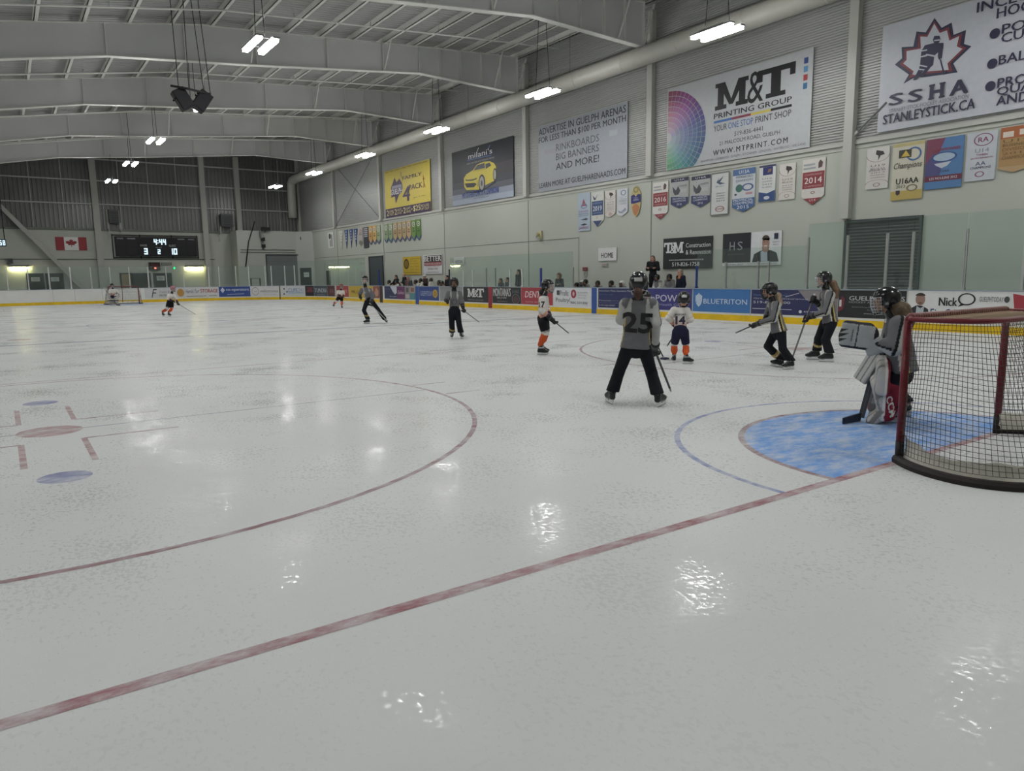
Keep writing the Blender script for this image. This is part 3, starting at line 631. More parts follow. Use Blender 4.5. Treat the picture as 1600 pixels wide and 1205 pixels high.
x0, x1, z0, z1 = corner(418, 398, 470, 452); roller(6, wall_frame((x0, 61.86, 0), (1, 0, 0), (0, -1, 0))[1], x1-x0, z1)
a = onX(1322, 346, XW); b = onX(1443, 346, XW); roller(7, wall_frame((XW-0.005, a[1], 0), (0, -1, 0), (-1, 0, 0))[1], a[1]-b[1], a[2], rk)
a = onX(578, 403, XW); b = onX(598, 403, XW); mb = MB((XW, a[1], 0)); t = empty('door_8', (XW, a[1], 0)); tag(t, kind='structure')
mb.box((XW-0.05, b[1], 0), (XW-0.005, a[1], a[2]), M('door_navy_grey', '3b434b', 0.5)); mb.build('door_leaf', t)
mb = MB((XW, a[1], 0)); mb.box((XW-0.08, b[1]-0.12, 0), (XW-0.005, b[1], a[2]+0.1), dfm); mb.box((XW-0.08, a[1], 0), (XW-0.005, a[1]+0.12, a[2]+0.1), dfm); mb.box((XW-0.08, b[1], a[2]), (XW-0.005, a[1], a[2]+0.1), dfm); mb.build('door_frame', t)
a = onX(510, 423, XW); b = onX(516, 423, XW); mb = MB(); mb.box((XW-0.05, b[1], 0), (XW-0.005, a[1], a[2]), dk); tag(mb.build('door_9'), kind='structure')
# black door in the chamfer of the corner room
rt = nrm(V3(1.17, -1.17, 0)); P = V3(14.83, 61.87, 0)+rt*0.28; W_ = 1.05; fm = wall_frame(P+V3(-0.005, -0.005, 0), rt, (-1, -1, 0)); t = empty('door_10'); t.matrix_world = fm[1]; tag(t, kind='structure')
mb = MB(); mb.box((0, 0, 0), (W_, 2.55, 0.05), dk); mb.build('door_leaf', t)
s = Sign(0.5, 0.4, wall_frame(P+V3(-0.045, -0.045, 1.75)+rt*0.35, rt, (-1, -1, 0)), 0.01); s.text('EXIT ONLY', 0.1, 0.4, 0.9, 0.65, '606060'); s.done('door_notice', 'white notice on the black door in the far right corner', 'sign', back='c4c8c6')
mb = MB(); a, b = onY(398, 346, 61.8), onY(384, 417, 61.8); m_ = (a+b)/2+V3(-0.12, 0, 0.2); mb.tube([a, m_, b], 0.05, bk, 6); tag(mb.build('hanging_hose'), 'dark hose hanging down the wall by the corner room', 'hose')
mb = MB(); 
for y_ in (390, 394): p = onY(376, y_, 61.8); q2 = onY(484, y_+1, 61.8); mb.tube([(p[0], 61.82, p[2]), (14.7, 61.82, p[2])], 0.025, joint, 5)
tag(mb.build('wall_conduit'), 'thin conduits above the far corner roller door', 'conduit')
for px, py, l in ((410, 374, 'upper dark floodlight on the corner room wall'), (411, 384.5, 'lower dark floodlight on the corner room wall'), (470, 373, 'dark floodlight right of the corner roller door'), (414, 358, 'black box on top of the corner room')):
    a = onY(px, py, 61.8); t = empty('floodlight', a, l, 'floodlight'); mb = MB(a); big = 0.36 if py == 358 else 0.14; mb.box((a[0]-big, 61.5, a[2]-0.14), (a[0]+big, 61.78, a[2]+0.14), bk); mb.build('housing', t, 0.02); mb = MB(a); mb.box((a[0]-0.04, 61.7, a[2]-0.3), (a[0]+0.04, 61.87, a[2]-0.1), joint); mb.build('bracket', t)
a = onY(407, 368, 61.7); mb = MB(a); mb.tube([a+V3(0, 0, 0.35), a+V3(0, -0.1, -0.1), a+V3(0.1, -0.15, -0.3)], [0.1, 0.12, 0.05], joint, 8); tag(mb.build('alarm_horn'), 'grey horn on the corner room wall above the roller door', 'horn')
# small practice goal leaning behind the far glass
a, b = onY(393, 452, 59.5), onY(406, 435, 59.5); mb = MB(); mb.tube([(a[0], 59.5, 0), (a[0], 59.5, b[2]), (b[0], 59.5, b[2]), (b[0], 59.5, 0)], 0.05, bk, 6); tag(mb.build('spare_goal_frame'), 'dark frame standing behind the far corner glass', 'frame')
# right wall small things
def right(px0, py0, px1, py1, X=XW):      # px rectangle on the right wall -> (Y left, Y right, z bottom, z top)
    a, b = onX(px0, py1, X), onX(px1, py0, X); return a[1], b[1], a[2], b[2]
def quad_sign(tl, tr_, bl, br, X=XW-0.03, th=0.03, step=0.004):
    y0 = (onX(*tl, X)[1]+onX(*bl, X)[1])/2; y1 = (onX(*tr_, X)[1]+onX(*br, X)[1])/2
    zt = (onX(*tl, X)[2]+onX(*tr_, X)[2])/2; zb = (onX(*bl, X)[2]+onX(*br, X)[2])/2
    return Sign(y0-y1, zt-zb, wall_frame((X, y0, zb), (0, -1, 0), (-1, 0, 0)), th, step)

a = onX(846, 367, XW); t = empty('wall_horn', a, 'small cream horn on the wall under the advertise banner', 'horn'); mb = MB(a); mb.box((XW-0.1, a[1]-0.1, a[2]-0.2), (XW-0.005, a[1]+0.1, a[2]+0.2), M('horn_cream', 'b8b088', 0.6)); mb.build('housing', t, 0.02)
mb = MB(a); mb.tube([(XW-0.1, a[1]+0.02, a[2]), (XW-0.2, a[1]+0.06, a[2]), (XW-0.26, a[1]+0.1, a[2])], [0.05, 0.09, 0.16], M('horn_cream', 'b8b088'), 12); mb.build('bell', t)
# ================================================================== BANNERS AND SIGNS ON THE RIGHT WALL
BANX = XW-0.06
NAVY = '2a2c48'
# --- hockey association banner (runs out of the picture)
X = BANX; yL = onX(1375, 140, X)[1]; zT = onX(1381, 42, X)[2]; zB = onX(1375, 207, X)[2]; PXW = (yL-onX(1600, 100, X)[1])
W = PXW*1.9; s = Sign(W, zT-zB, wall_frame((X, yL, zB), (0, -1, 0), (-1, 0, 0)), 0.03, 0.006)
def uvp(sg, P0, x, y, X=BANX): p = onX(x, y, X); return (P0[1]-p[1])/sg.W, (p[2]-P0[2])/sg.H
P0 = (X, yL, zB); U = lambda x, y: uvp(s, P0, x, y)
def zz(cx, cy): return (1370+cx/5.478, cy/5.478)      # crop coordinates of the emblem -> picture
leafo = [(500, 155), (560, 240), (645, 195), (662, 300), (770, 258), (752, 378), (815, 398), (660, 545), (697, 622), (415, 662), (345, 655), (232, 720), (280, 640), (160, 555), (222, 500), (217, 405), (318, 400), (345, 272), (425, 278)]
leafi = [(500, 205), (545, 285), (608, 262), (628, 350), (712, 312), (692, 400), (740, 420), (612, 545), (622, 600), (430, 615), (340, 645), (312, 640), (322, 612), (232, 545), (262, 515), (262, 440), (385, 418), (380, 315), (440, 318)]
s.poly([U(*zz(*p)) for p in leafo], NAVY, 'emblem'); s.flush()
s.poly([U(*zz(*((np.array(p)*0.55+np.array(q)*0.45)))) for p, q in zip(leafi, leafo)], '7a3038', 'emblem'); s.flush()
s.poly([U(*zz(*p)) for p in leafi], 'b6bac2', 'emblem'); s.flush()
for pl in ([(500, 310), (545, 308), (555, 340), (530, 385), (500, 375), (488, 345)], [(420, 390), (500, 370), (580, 370), (578, 420), (545, 440), (500, 480), (430, 470), (385, 485), (390, 440)], [(385, 490), (440, 478), (500, 490), (490, 560), (440, 600), (370, 590), (380, 540)],
           [(535, 430), (575, 425), (565, 500), (540, 515), (530, 490)], [(365, 600), (410, 605), (350, 685), (318, 690)], [(415, 600), (468, 580), (400, 665), (375, 660)], [(545, 510), (558, 510), (588, 620), (610, 598), (600, 625), (578, 645)]):
    s.poly([U(*zz(*p)) for p in pl], NAVY, 'emblem')
s.flush()
for a, b in (((385, 490), (440, 478)), ((430, 470), (500, 480)), ((390, 440), (440, 430)), ((500, 350), (550, 345)), ((370, 560), (440, 575))): s.line(U(*zz(*a)), U(*zz(*b)), 0.035, 'b6bac2')
def utext(t, x0, y0, x1, y1, col, sk=0.0, **k):        # text whose lower-left and upper-right picture points are given
    a = U(x0, y0); b = U(x1, y1); s.text(t, a[0], a[1], b[0], b[1], col, **k)
def slab(sg, ch, u0, v0, u1, v1, col, part='lettering'):
    w_, h = u1-u0, v1-v0; R = lambda a, b, c, d: sg.poly([(u0+w_*a, v0+h*b), (u0+w_*c, v0+h*b), (u0+w_*c, v0+h*d), (u0+w_*a, v0+h*d)], col, part)
    P = lambda *q: sg.poly([(u0+w_*a, v0+h*b) for a, b in q], col, part)
    if ch == 'M':
        R(0, 0, .36, .16); R(.64, 0, 1, .16); R(.08, 0, .27, 1); R(.73, 0, .92, 1); R(0, .84, .27, 1); R(.73, .84, 1, 1); P((.1, 1), (.3, 1), (.56, .12), (.44, .12)); P((.7, 1), (.9, 1), (.56, .12), (.44, .12))
    elif ch == 'T': R(.0, .82, 1, 1); R(.37, 0, .63, 1); R(.24, 0, .76, .15); R(0, .6, .14, 1); R(.86, .6, 1, 1)
    elif ch == 'H': R(.06, 0, .3, 1); R(.7, 0, .94, 1); R(.06, .4, .94, .58); R(0, 0, .36, .12); R(.64, 0, 1, .12); R(0, .88, .36, 1); R(.64, .88, 1, 1)
for ch, x0, y0, x1, y1 in (('S', 1391, 166, 1413, 144), ('S', 1421, 161, 1443, 138), ('H', 1452, 157, 1479, 128), ('A', 1486, 150.5, 1515, 122)):
    a, b = U(x0, y0), U(x1, y1)
    if ch == 'H': slab(s, 'H', a[0], a[1], b[0], b[1], NAVY)
    else: s.text(ch, a[0], a[1], b[0], b[1], NAVY, bold=0.075)
a, b = U(1391, 177), U(1515, 152); s.text('STANLEY-STICK-HOCKEY-ASSOCIATION', a[0], a[1], b[0], a[1]+0.035, '6a6e80')
a, b = U(1381, 197), U(1525, 164); s.text('STANLEYSTICK.CA', a[0], a[1]+.01, b[0], a[1]+0.1, NAVY, bold=0.03)
for t, x, y, hh, tl in (('INCLUSIVE', 1528, 21, .075, .27), ('HOCKEY', 1559, 30, .075, .19), ('POSITIVE', 1567, 54, .068, .23), ('CULTURE', 1566, 68, .068, .22), ('BALANCED', 1562, 102, .068, .25), ('PROUD', 1560, 138, .068, .16), ('QUALITY', 1559, 152, .068, .2), ('AND FUN', 1558, 166, .068, .2)):
    a = U(x, y); s.text(t, a[0], a[1], a[0]+tl*1.05, a[1]+hh*1.15, NAVY, bold=0.035)
for x, y in ((1556, 53), (1552, 100), (1549, 135)): a = U(x, y); s.poly(ell(a[0], a[1], 0.13/s.W, 0.13/s.H), NAVY, 'bullet')
s.done('wall_banner', 'huge white hockey association banner with maple leaf emblem, cut by the picture edge', 'banner', back='b6bac2')
# --- printing group banner
s = quad_sign((1043, 140), (1272, 75), (1043, 268), (1266, 229), BANX, step=0.005)
fan = []
import colorsys
R0 = 1.0; NR, NA = 9, 26
for i in range(NR):
    for j in range(NA):
        a0 = -math.pi/2+math.pi*j/NA; a1 = -math.pi/2+math.pi*(j+0.93)/NA; r0, r1 = (i+0.08)/NR, (i+0.97)/NR; am = (a0+a1)/2
        hue = float(np.interp(math.degrees(am), [-90, -50, -20, 10, 45, 90], [130, 190, 212, 225, 290, 342]))/360
        c = colorsys.hsv_to_rgb(hue % 1, 0.04+0.66*(i/NR)**0.8, 0.74-0.24*(i/NR)); col = ''.join('%02x' % int(255*round(q*15)/15) for q in c)
        pts = [(0.006+r*0.305*math.cos(a), 0.40+r*0.57*math.sin(a)) for r, a in ((r0, a0), (r1, a0), (r1, (a0+a1)/2), (r1, a1), (r0, a1))]
        pts = [(u, min(max(v, 0.005), 0.985)) for u, v in pts]; s.poly(pts, col, 'colour_fan')
s.text('M', 0.375, 0.585, 0.6, 0.93, '1c1c20') if False else None
slab(s, 'M', 0.375, 0.60, 0.605, 0.90, '1b1b1f'); slab(s, 'T', 0.665, 0.60, 0.90, 0.915, '1b1b1f'); s.text('&', 0.60, 0.585, 0.705, 0.925, '1b1b1f', bold=0.0)
s.text('PRINTING GROUP', 0.37, 0.505, 0.885, 0.565, '1b1b1f', bold=0.03)
for k, c in enumerate(('3f6fb4', '8c3a50', 'c9b64a', '1b1b1f')): s.rect(0.37+k*0.129, 0.455, 0.37+(k+1)*0.129, 0.482, c, 'colour_bar')
s.text('YOUR', 0.37, 0.36, 0.465, 0.43, '3a3a40'); s.text('ONE STOP', 0.475, 0.36, 0.645, 0.43, '3f6fb4'); s.text('PRINT SHOP', 0.66, 0.36, 0.885, 0.43, '3a3a40')
s.text('519-836-4441', 0.52, 0.265, 0.71, 0.315, '55565c'); s.text('21 MALCOLM ROAD, GUELPH', 0.415, 0.185, 0.82, 0.235, '55565c'); s.text('WWW.MTPRINT.COM', 0.37, 0.085, 0.87, 0.145, '2c2c32', bold=0.02, sp=1.3)
s.text('BRAMPTON - CAMBRIDGE - GUELPH - KITCHENER - LONDON - WATERLOO - WELLAND', 0.28, 0.03, 0.98, 0.055, '66686e')
for k, c in enumerate(('2c4a8c', '4a8ab8', 'a83838', '2a6a98')): s.rect(0.948, 0.86-0.085*k, 0.972, 0.92-0.085*k, c, 'social_icon')
s.done('wall_banner', 'white printing banner with black M and T and half circle colour fan', 'banner', back='b3b6b9')
# --- advertise banner
s = quad_sign((841, 198), (982, 160), (843, 301), (980, 278), BANX)
g = '2b2f3a'
s.text('ADVERTISE IN GUELPH ARENAS', 0.01, 0.865, 0.985, 0.965, g, bold=0.02); s.text('FOR LESS THAN $100 PER MONTH', 0.01, 0.735, 0.985, 0.835, g, bold=0.02)
s.text('RINKBOARDS', 0.225, 0.57, 0.715, 0.675, '5a5d66', bold=0.01); s.text('BIG BANNERS', 0.225, 0.435, 0.715, 0.535, '4d505a', bold=0.01); s.text('AND MORE!', 0.225, 0.29, 0.715, 0.39, g, bold=0.02); s.text('LEARN MORE AT GUELPHARENAADS.COM', 0.01, 0.06, 0.985, 0.14, g, bold=0.015)
s.rect(0.08, 0.55, 0.28, 0.62, '9a98a2', 'panel', 0); s.rect(0.82, 0.6, 0.9, 0.68, 'a4a9b0', 'panel', 0)
s.done('wall_banner', 'grey banner advertising arena ads in dark lettering', 'banner', back='9a9fa6')
# --- yellow car banner
s = quad_sign((707, 240), (803, 211), (708, 323), (803, 307), BANX)
bg = ['1f2028', '26272f', '2c2d34', '34353c', '4a4c54', '6a707c']
s.rect(0, 0, 1, 0.10, '98a2b4', 'backdrop'); s.rect(0, 0.10, 1, 0.2, '868e9e', 'backdrop'); s.rect(0, 0.2, 1, 0.30, '50535e', 'backdrop'); s.rect(0, 0.30, 1, 0.42, '3a3b44', 'backdrop'); s.rect(0.62, 0.42, 1, 0.62, '3a363c', 'backdrop'); s.flush()
def zc(cx, cy):   # crop coordinates -> u,v by the banner's corners
    x, y = 590+cx/6.957, 200+cy/6.957; u = (x-707)/96; top = 240-29*u; bot = 323-16*u; return u, (bot-y)/(bot-top)
YC = 'c9b62c'
s.poly([zc(*p) for p in [(960, 690), (1150, 690), (1300, 570), (1310, 585), (1200, 650), (1120, 700), (1000, 705)]], '1b1b1e', 'car_picture'); s.flush()
s.poly([zc(*p) for p in [(955, 545), (985, 500), (1060, 455), (1110, 390), (1180, 360), (1250, 355), (1290, 375), (1310, 410), (1312, 470), (1305, 560), (1190, 620), (1135, 665), (985, 672), (958, 640)]], YC, 'car_picture'); s.flush()
s.poly([zc(*p) for p in [(1068, 458), (1112, 398), (1190, 372), (1196, 428)]], '3a3d44', 'car_picture'); s.poly([zc(*p) for p in [(1203, 440), (1200, 385), (1245, 368), (1262, 400)]], '3a3d44', 'car_picture')
s.poly([zc(*p) for p in [(965, 600), (1080, 590), (1100, 605), (1070, 640), (985, 645)]], '232326', 'car_picture'); s.poly([zc(*p) for p in [(968, 555), (1000, 560), (1060, 552), (1105, 535), (1100, 552), (1060, 568), (985, 572)]], '2b2b2e', 'car_picture')
a = zc(1158, 595); b = zc(1298, 500); c = zc(1108, 600)
for q, rx, ry in ((a, 0.055, 0.155), (b, 0.03, 0.11)): s.poly(ell(q[0], q[1], rx, ry), '2a2a2c', 'car_picture')
s.flush()
for q, rx, ry in ((a, 0.038, 0.12), (b, 0.02, 0.085)): s.poly(ell(q[0], q[1], rx, ry), '96958c', 'car_picture')
s.flush()
for q, rx, ry in ((a, 0.014, 0.05),): s.poly(ell(q[0], q[1], rx, ry), '4a4a48', 'car_picture')
s.line(zc(1060, 470), zc(1200, 440), 0.03, 'a39420', 'car_picture'); s.line(zc(1130, 660), zc(1135, 520), 0.03, 'a39420', 'car_picture'); s.line(zc(1108, 570), zc(1112, 630), 0.04, '2b2b2e', 'car_picture')
s.text("milani's", 0.3, 0.80, 0.69, 0.90, 'd9dde4', bold=0.02); s.line((0.45, 0.9), (0.475, 0.96), 0.05, 'd9dde4', 'emblem'); s.line((0.62, 0.88), (0.66, 0.95), 0.05, '6d8fd0', 'emblem'); s.line((0.28, 0.785), (0.68, 0.775), 0.05, '4c67a8', 'emblem')
s.text('HAND CAR WASH AND DETAILING CENTRE', 0.27, 0.71, 0.72, 0.735, 'a0a2a8'); s.text('MY OTHER CAR IS A ZAMBONI', 0.18, 0.115, 0.78, 0.21, '27449c', bold=0.02); s.text('www.detailing.com', 0.37, 0.065, 0.63, 0.09, '30384c')
s.done('wall_banner', 'dark banner picturing a yellow sports car', 'banner', back='26272e')
# --- family pack banner
s = quad_sign((601, 268), (672, 249), (604, 341), (674, 330), BANX); PU = '3d2450'
s.rect(0, 0, 1, 0.19, PU, 'panel', 0); s.flush()
s.text('GREAT SEATS, GREAT HOCKEY, GREAT FAMILY FUN NIGHT', 0.02, 0.955, 0.97, 0.98, PU)
def zf(cx, cy): x, y = 590+cx/6.957, 200+cy/6.957; u = (x-601)/71; top = 268-19*u; bot = 341-11*u; return u, (bot-y)/(bot-top)
s.poly([zf(*p) for p in [(195, 535), (215, 585), (250, 545), (275, 590), (285, 650), (275, 690), (240, 720), (200, 820), (190, 740), (150, 755), (150, 640), (170, 600)]], PU, 'emblem'); s.flush()
s.poly([zf(*p) for p in [(160, 630), (270, 605), (278, 640), (200, 650), (158, 665)]], '8d8c98', 'emblem')
a, b = zf(148, 745), zf(278, 640); s.text('GUELPH', a[0], a[1]+.03, b[0], b[1], 'd6d6da', bold=0.04); s.flush()
a, b = zf(285, 590), zf(490, 475); s.text('FAMILY', a[0], a[1]+.05, b[0], b[1], PU, bold=0.03); a, b = zf(355, 690), zf(495, 590); s.text('PACK', a[0], a[1]+.03, b[0], b[1]+.01, PU, bold=0.03); a, b = zf(285, 800), zf(360, 625); s.text('4', a[0], a[1], b[0], b[1], PU, bold=0.05)
a, b = zf(400, 775), zf(525, 725); s.text('gm, Y, Mo', a[0], a[1]+.02, b[0], b[1], PU, bold=0.02); a, b = zf(440, 690), zf(525, 675); s.text('presented by', a[0], a[1], b[0], b[1]+.01, PU)
s.line(zf(505, 515), zf(510, 610), 0.08, 'a03c28'); s.line(zf(500, 560), zf(520, 545), 0.06, 'a03c28'); s.line(zf(502, 650), zf(512, 605), 0.06, 'a03c28'); s.line(zf(522, 645), zf(512, 605), 0.06, 'a03c28'); s.line(zf(268, 470), zf(275, 530), 0.06, PU)
G = 'd8cd8a'
for t, u0, u1 in (('2', .03, .08), ('+', .165, .205), ('2', .215, .27), ('+', .375, .415), ('2', .42, .475), ('+', .59, .63)): s.text(t, u0, .04 if t == '2' else .08, u1, .16 if t == '2' else .12, G, bold=.03)
for k, (u0, a, b) in enumerate(((.09, 'GAME', 'TICKETS'), (.28, 'HOT', 'DOGS'), (.485, 'SOFT', 'DRINKS'), (.80, 'INCLUDES', 'OPT OUT'))): s.text(a, u0, .105, u0+(.1 if k < 3 else .17), .155, G, bold=.02); s.text(b, u0, .04, u0+(.1 if k < 3 else .17), .09, G, bold=.02)
s.text('$25', .64, .035, .79, .165, G, bold=.04)
s.done('wall_banner', 'yellow and purple family pack banner', 'banner', back='cfb93a')
# --- lower signs
s = quad_sign((630, 402), (657, 400), (631, 430.5), (659, 428)); s.ring(0.2, 0.6, 0.15, 0.28, 0.35, '3c2c18'); s.poly(ell(0.2, 0.6, 0.09, 0.17), '8a6a1e', 'emblem')
for v, u in ((.9, .95), (.78, .8), (.64, .9), (.47, .9), (.3, .92)): s.text('CONTRACTING' if v > .8 else 'Service - Repair', .42, v-.06, u, v, '5a4a14')
s.text('www.contracting.ca', .05, .08, .92, .15, '4a3a10', bold=.01); s.done('wall_sign', 'yellow sign with a round brown seal above the visitors bench', 'sign', back='c9a928')
s = quad_sign((662, 399), (691, 397), (662.5, 429), (692, 427)); s.rect(0.04, .62, .98, .96, '2a2a2c', 'panel', 0); s.rect(.04, .43, .98, .62, 'a03840', 'panel', 0); s.flush(); s.text('BETTER', .06, .66, .96, .93, 'e4e4e2', bold=.05); s.text('WINDOWS AND DOORS INC.', .06, .47, .96, .58, 'e6dede', bold=.02); s.text('519-821-2756', .25, .22, .78, .31, '4a4a50'); s.text('www.windowsdoors.ca', .18, .06, .82, .13, '6a6a70'); s.text('family owned', .15, .35, .85, .40, 'a03840'); s.done('wall_sign', 'white sign with black and red BETTER lettering', 'sign', back='d2d3d4')
s = quad_sign((710, 403), (726, 401.5), (710, 414), (726, 413)); s.text('VISITORS', .1, .15, .9, .6, '2c2c2c', bold=.01); s.done('wall_sign', 'small white sign reading VISITORS', 'sign', back='d6d7d5')
s = quad_sign((935, 388), (964, 386.5), (936, 408), (964, 407)); s.text('HOME', .17, .22, .83, .62, '2c2c2c', bold=.015); s.done('wall_sign', 'white sign reading HOME over the bench', 'sign', back='d8d9d7')
s = quad_sign((940, 411.5), (949.5, 411), (940, 416), (949.5, 415.5)); s.text('3301', .1, .2, .9, .8, 'a86a68'); s.done('wall_plate', 'tiny red number plate under the HOME sign', 'sign', back='b4b2aa')
s = quad_sign((911, 418), (918, 417.5), (911, 423.5), (918, 423)); s.rect(.1, .2, .9, .8, '7a4448'); s.done('extinguisher_sign', 'small dark red sign left of the HOME sign', 'sign', back='8a2c34')
s = quad_sign((912, 424), (917, 424), (912, 432), (917, 432)); s.poly(ell(.5, .6, .35, .3), '8c8f8a'); s.poly(ell(.5, .2, .2, .15), '8c8f8a'); s.done('wall_notice', 'faint grey notice under the small red sign', 'sign', back='b0b3ab')
s = quad_sign((1037, 373.5), (1114, 368), (1037, 421), (1113, 418.5)); wv = 'd8dadb'
slab(s, 'T', .02, .52, .2, .86, wv); s.text('&', .155, .5, .27, .76, wv, bold=.03); slab(s, 'M', .215, .51, .43, .86, wv); s.text('Construction', .48, .67, .97, .81, wv); s.text('& Renovation', .48, .45, .98, .59, wv); s.text('www.tmconstructionrenovations.ca', .13, .26, .84, .32, wv); s.text('519-826-1758', .2, .08, .76, .21, wv, bold=.02)
s.done('wall_sign', 'black construction and renovation sign in white lettering', 'sign', back='1d1f22')
s = quad_sign((1130, 366), (1222, 360), (1130, 416), (1221, 414)); s.rect(0, .1, .5, 1, '1c1e26', 'panel', 0); s.flush(); s.text('H', .13, .48, .22, .74, '8f9498'); s.text('S', .27, .48, .36, .74, '8f9498'); s.text('REAL ESTATE GROUP', .1, .34, .39, .37, '6a6e74')
s.poly([(.53, .1), (.56, .34), (.66, .43), (.72, .46), (.84, .44), (.93, .36), (.97, .1)], '1f222a', 'portrait'); s.flush(); s.poly([(.68, .1), (.67, .4), (.72, .46), (.78, .4), (.79, .1)], 'a8b4c2', 'portrait'); s.poly([(.7, .42), (.69, .55), (.81, .55), (.8, .42), (.75, .38)], '9a7060', 'portrait'); s.flush()
s.poly(ell(.752, .66, .058, .21), 'a87e6c', 'portrait'); s.flush(); s.poly(ell(.752, .77, .062, .12, 16, 0, math.pi)+[(.70, .72), (.71, .79), (.79, .79), (.805, .72)][::-1], '4a3a30', 'portrait'); s.line((.725, .57), (.78, .57), .05, 'd8c8c0', 'portrait')
for u in (.73, .775): s.poly(ell(u, .69, .008, .015, 8), '2a2020', 'portrait')
s.rect(.885, .76, .95, .93, '22304c', 'emblem'); s.text('GUELPH', .865, .66, .97, .70, '44506a'); s.text('REALTY', .88, .58, .955, .62, '44506a'); s.text('519-821-8800', .1, .03, .38, .07, '50545a'); s.text('WWW.HOMESALES.CA', .45, .03, .95, .07, '50545a')
s.done('wall_sign', 'half black HS sign with the portrait of a man in a suit', 'sign', back='d6d8da')
# ================================================================== PENNANTS
PX = XW-0.035
def pennant(tl, tr_, bot, shape, label, back, group, fill):
    s = quad_sign(tl, tr_, (tl[0]+(bot[0] if isinstance(bot, tuple) else 0), bot[1] if isinstance(bot, tuple) else bot), (tr_[0], (bot[1] if isinstance(bot, tuple) else bot)-(tl[1]-tr_[1])*0.75), PX, 0.015, 0.003)
    fill(s); s.done('champion_pennant', label, 'pennant', group, back, shape)
PTV = [(0, .16), (.5, 0), (1, .16), (1, 1), (0, 1)]; VEE = [(.5, 0), (1, 1), (0, 1)]; REC = None
def lines(s, rows, col, u0=.12, u1=.88):
    for t, v0, v1 in rows: s.text(t, u0, v0, u1, v1, col, bold=.015)
grp = 'champion pennants on the right wall'
def f_year(y, c, tail):
    def f(s):
        s.rect(.02, .36, .98, .72, c, 'field'); s.flush(); s.text(y, .12, .47, .88, .60, 'e0d8d4', bold=.02); s.text('CHAMPIONSHIP', .12, .64, .88, .68, 'c89a98'); s.text('CHAMPIONS', .12, .39, .88, .43, 'c89a98')
        s.rect(.05, .78, .6, .82, '9aa0a4', 'field'); s.rect(.05, .86, .55, .9, '9aa0a4', 'field'); s.poly([(.7, .78), (.86, .8), (.9, .9), (.78, .96), (.7, .9)], '5a4440', 'emblem'); s.ring(.5, .27, .1, .03, .4, '8a6a64'); s.poly([(.1, .15), (.9, .15), (.5, .0)], tail, 'field'); s.flush(); s.text('U14', .36, .08, .64, .13, 'd8c0c0')
    return f
ST = [(0, .2), (.1, .155), (.5, 0), (.9, .155), (1, .2), (1, 1), (0, 1)]
pennant((1021, 286), (1044, 283.5), (-1, 344), ST, 'red and white pennant reading 2016', 'd4d2cc', grp, f_year('2016', '93383f', '93383f'))
def f_grey(s):
    s.rect(0, .88, 1, 1, '2c2f4a', 'field'); s.poly([(0, .16), (.5, 0), (1, .16), (1, .34), (0, .4)], '39406a', 'field'); s.flush(); s.poly([(.1, .74), (.3, .6), (.42, .74), (.55, .58), (.45, .46), (.25, .44), (.14, .55)], '4a4c50', 'emblem'); s.text('DIVISION', .5, .7, .92, .76, '6a6c74'); s.rect(.55, .5, .9, .62, 'b4b6b8', 'field')
    lines(s, (('PROVINCIAL', .29, .35), ('CHAMPIONS', .21, .27)), 'd0d4de'); s.text('2016', .36, .1, .64, .17, 'd0d4de'); s.text('U16A', .22, .91, .78, .97, 'd0d4de', bold=.02)
pennant((1049, 280), (1076, 276), (-1, 327), PTV, 'first of two matching navy topped grey pennants', 'a9abab', grp, f_grey)
pennant((1081, 276), (1110, 273), (-1, 325), PTV, 'second of two matching navy topped grey pennants, nearer the goal', 'a9abab', grp, f_grey)
def f_frame(s):
    s.poly([(.3, .78), (.45, .9), (.4, .82), (.7, .92), (.5, .78), (.8, .74), (.5, .72)], '4a5a70', 'emblem'); s.text('SPORT', .25, .66, .75, .7, '8090a4'); lines(s, (('LONDON', .5, .53), ('HOCKEY', .44, .47), ('PROVINCIAL', .38, .41), ('2016', .32, .35)), '5a5a5c', .3, .8); s.ring(.52, .14, .26, .07, .2, 'a05a58'); s.text('CHAMPION', .3, .12, .74, .16, 'a05a58')
    for a, b in (((0, 0), (1, 0)), ((1, 0), (1, 1)), ((1, 1), (0, 1)), ((0, 1), (0, 0))): s.line(a, b, .05, '6e726c', 'frame')
pennant((1113, 272), (1139, 268.5), (-3, 337), REC, 'framed white upright pennant with grey writing', 'c9ccca', grp, f_frame)
def f_blue(s):
    s.rect(0, .86, 1, 1, '4a6c9e', 'field'); s.poly([(0, .13), (.5, 0), (1, .13), (1, .32), (0, .32)], '3f6298', 'field'); s.flush(); s.text('U13A', .28, .89, .74, .97, 'd4dce6', bold=.02); lines(s, (('PETERBORO', .79, .84), ('DIVISION', .71, .76)), '5a6a88', .15, .9); s.poly(ell(.3, .56, .16, .09), '3c7060', 'emblem'); s.ring(.68, .57, .26, .085, .3, '4a5c90'); s.rect(.1, .4, .2, .44, '2c2c30', 'emblem'); s.rect(.6, .4, .9, .45, 'b88a90', 'field')
    lines(s, (('PROVINCIAL', .25, .31), ('CHAMPIONS', .18, .24)), 'd4dce6', .06, .94); s.text('2015', .22, .08, .76, .16, 'd4dce6', bold=.02)
pennant((1145, 266), (1180, 261.5), (0, 333), PTV, 'blue and white provincial pennant reading 2015', 'c2c8cc', grp, f_blue)
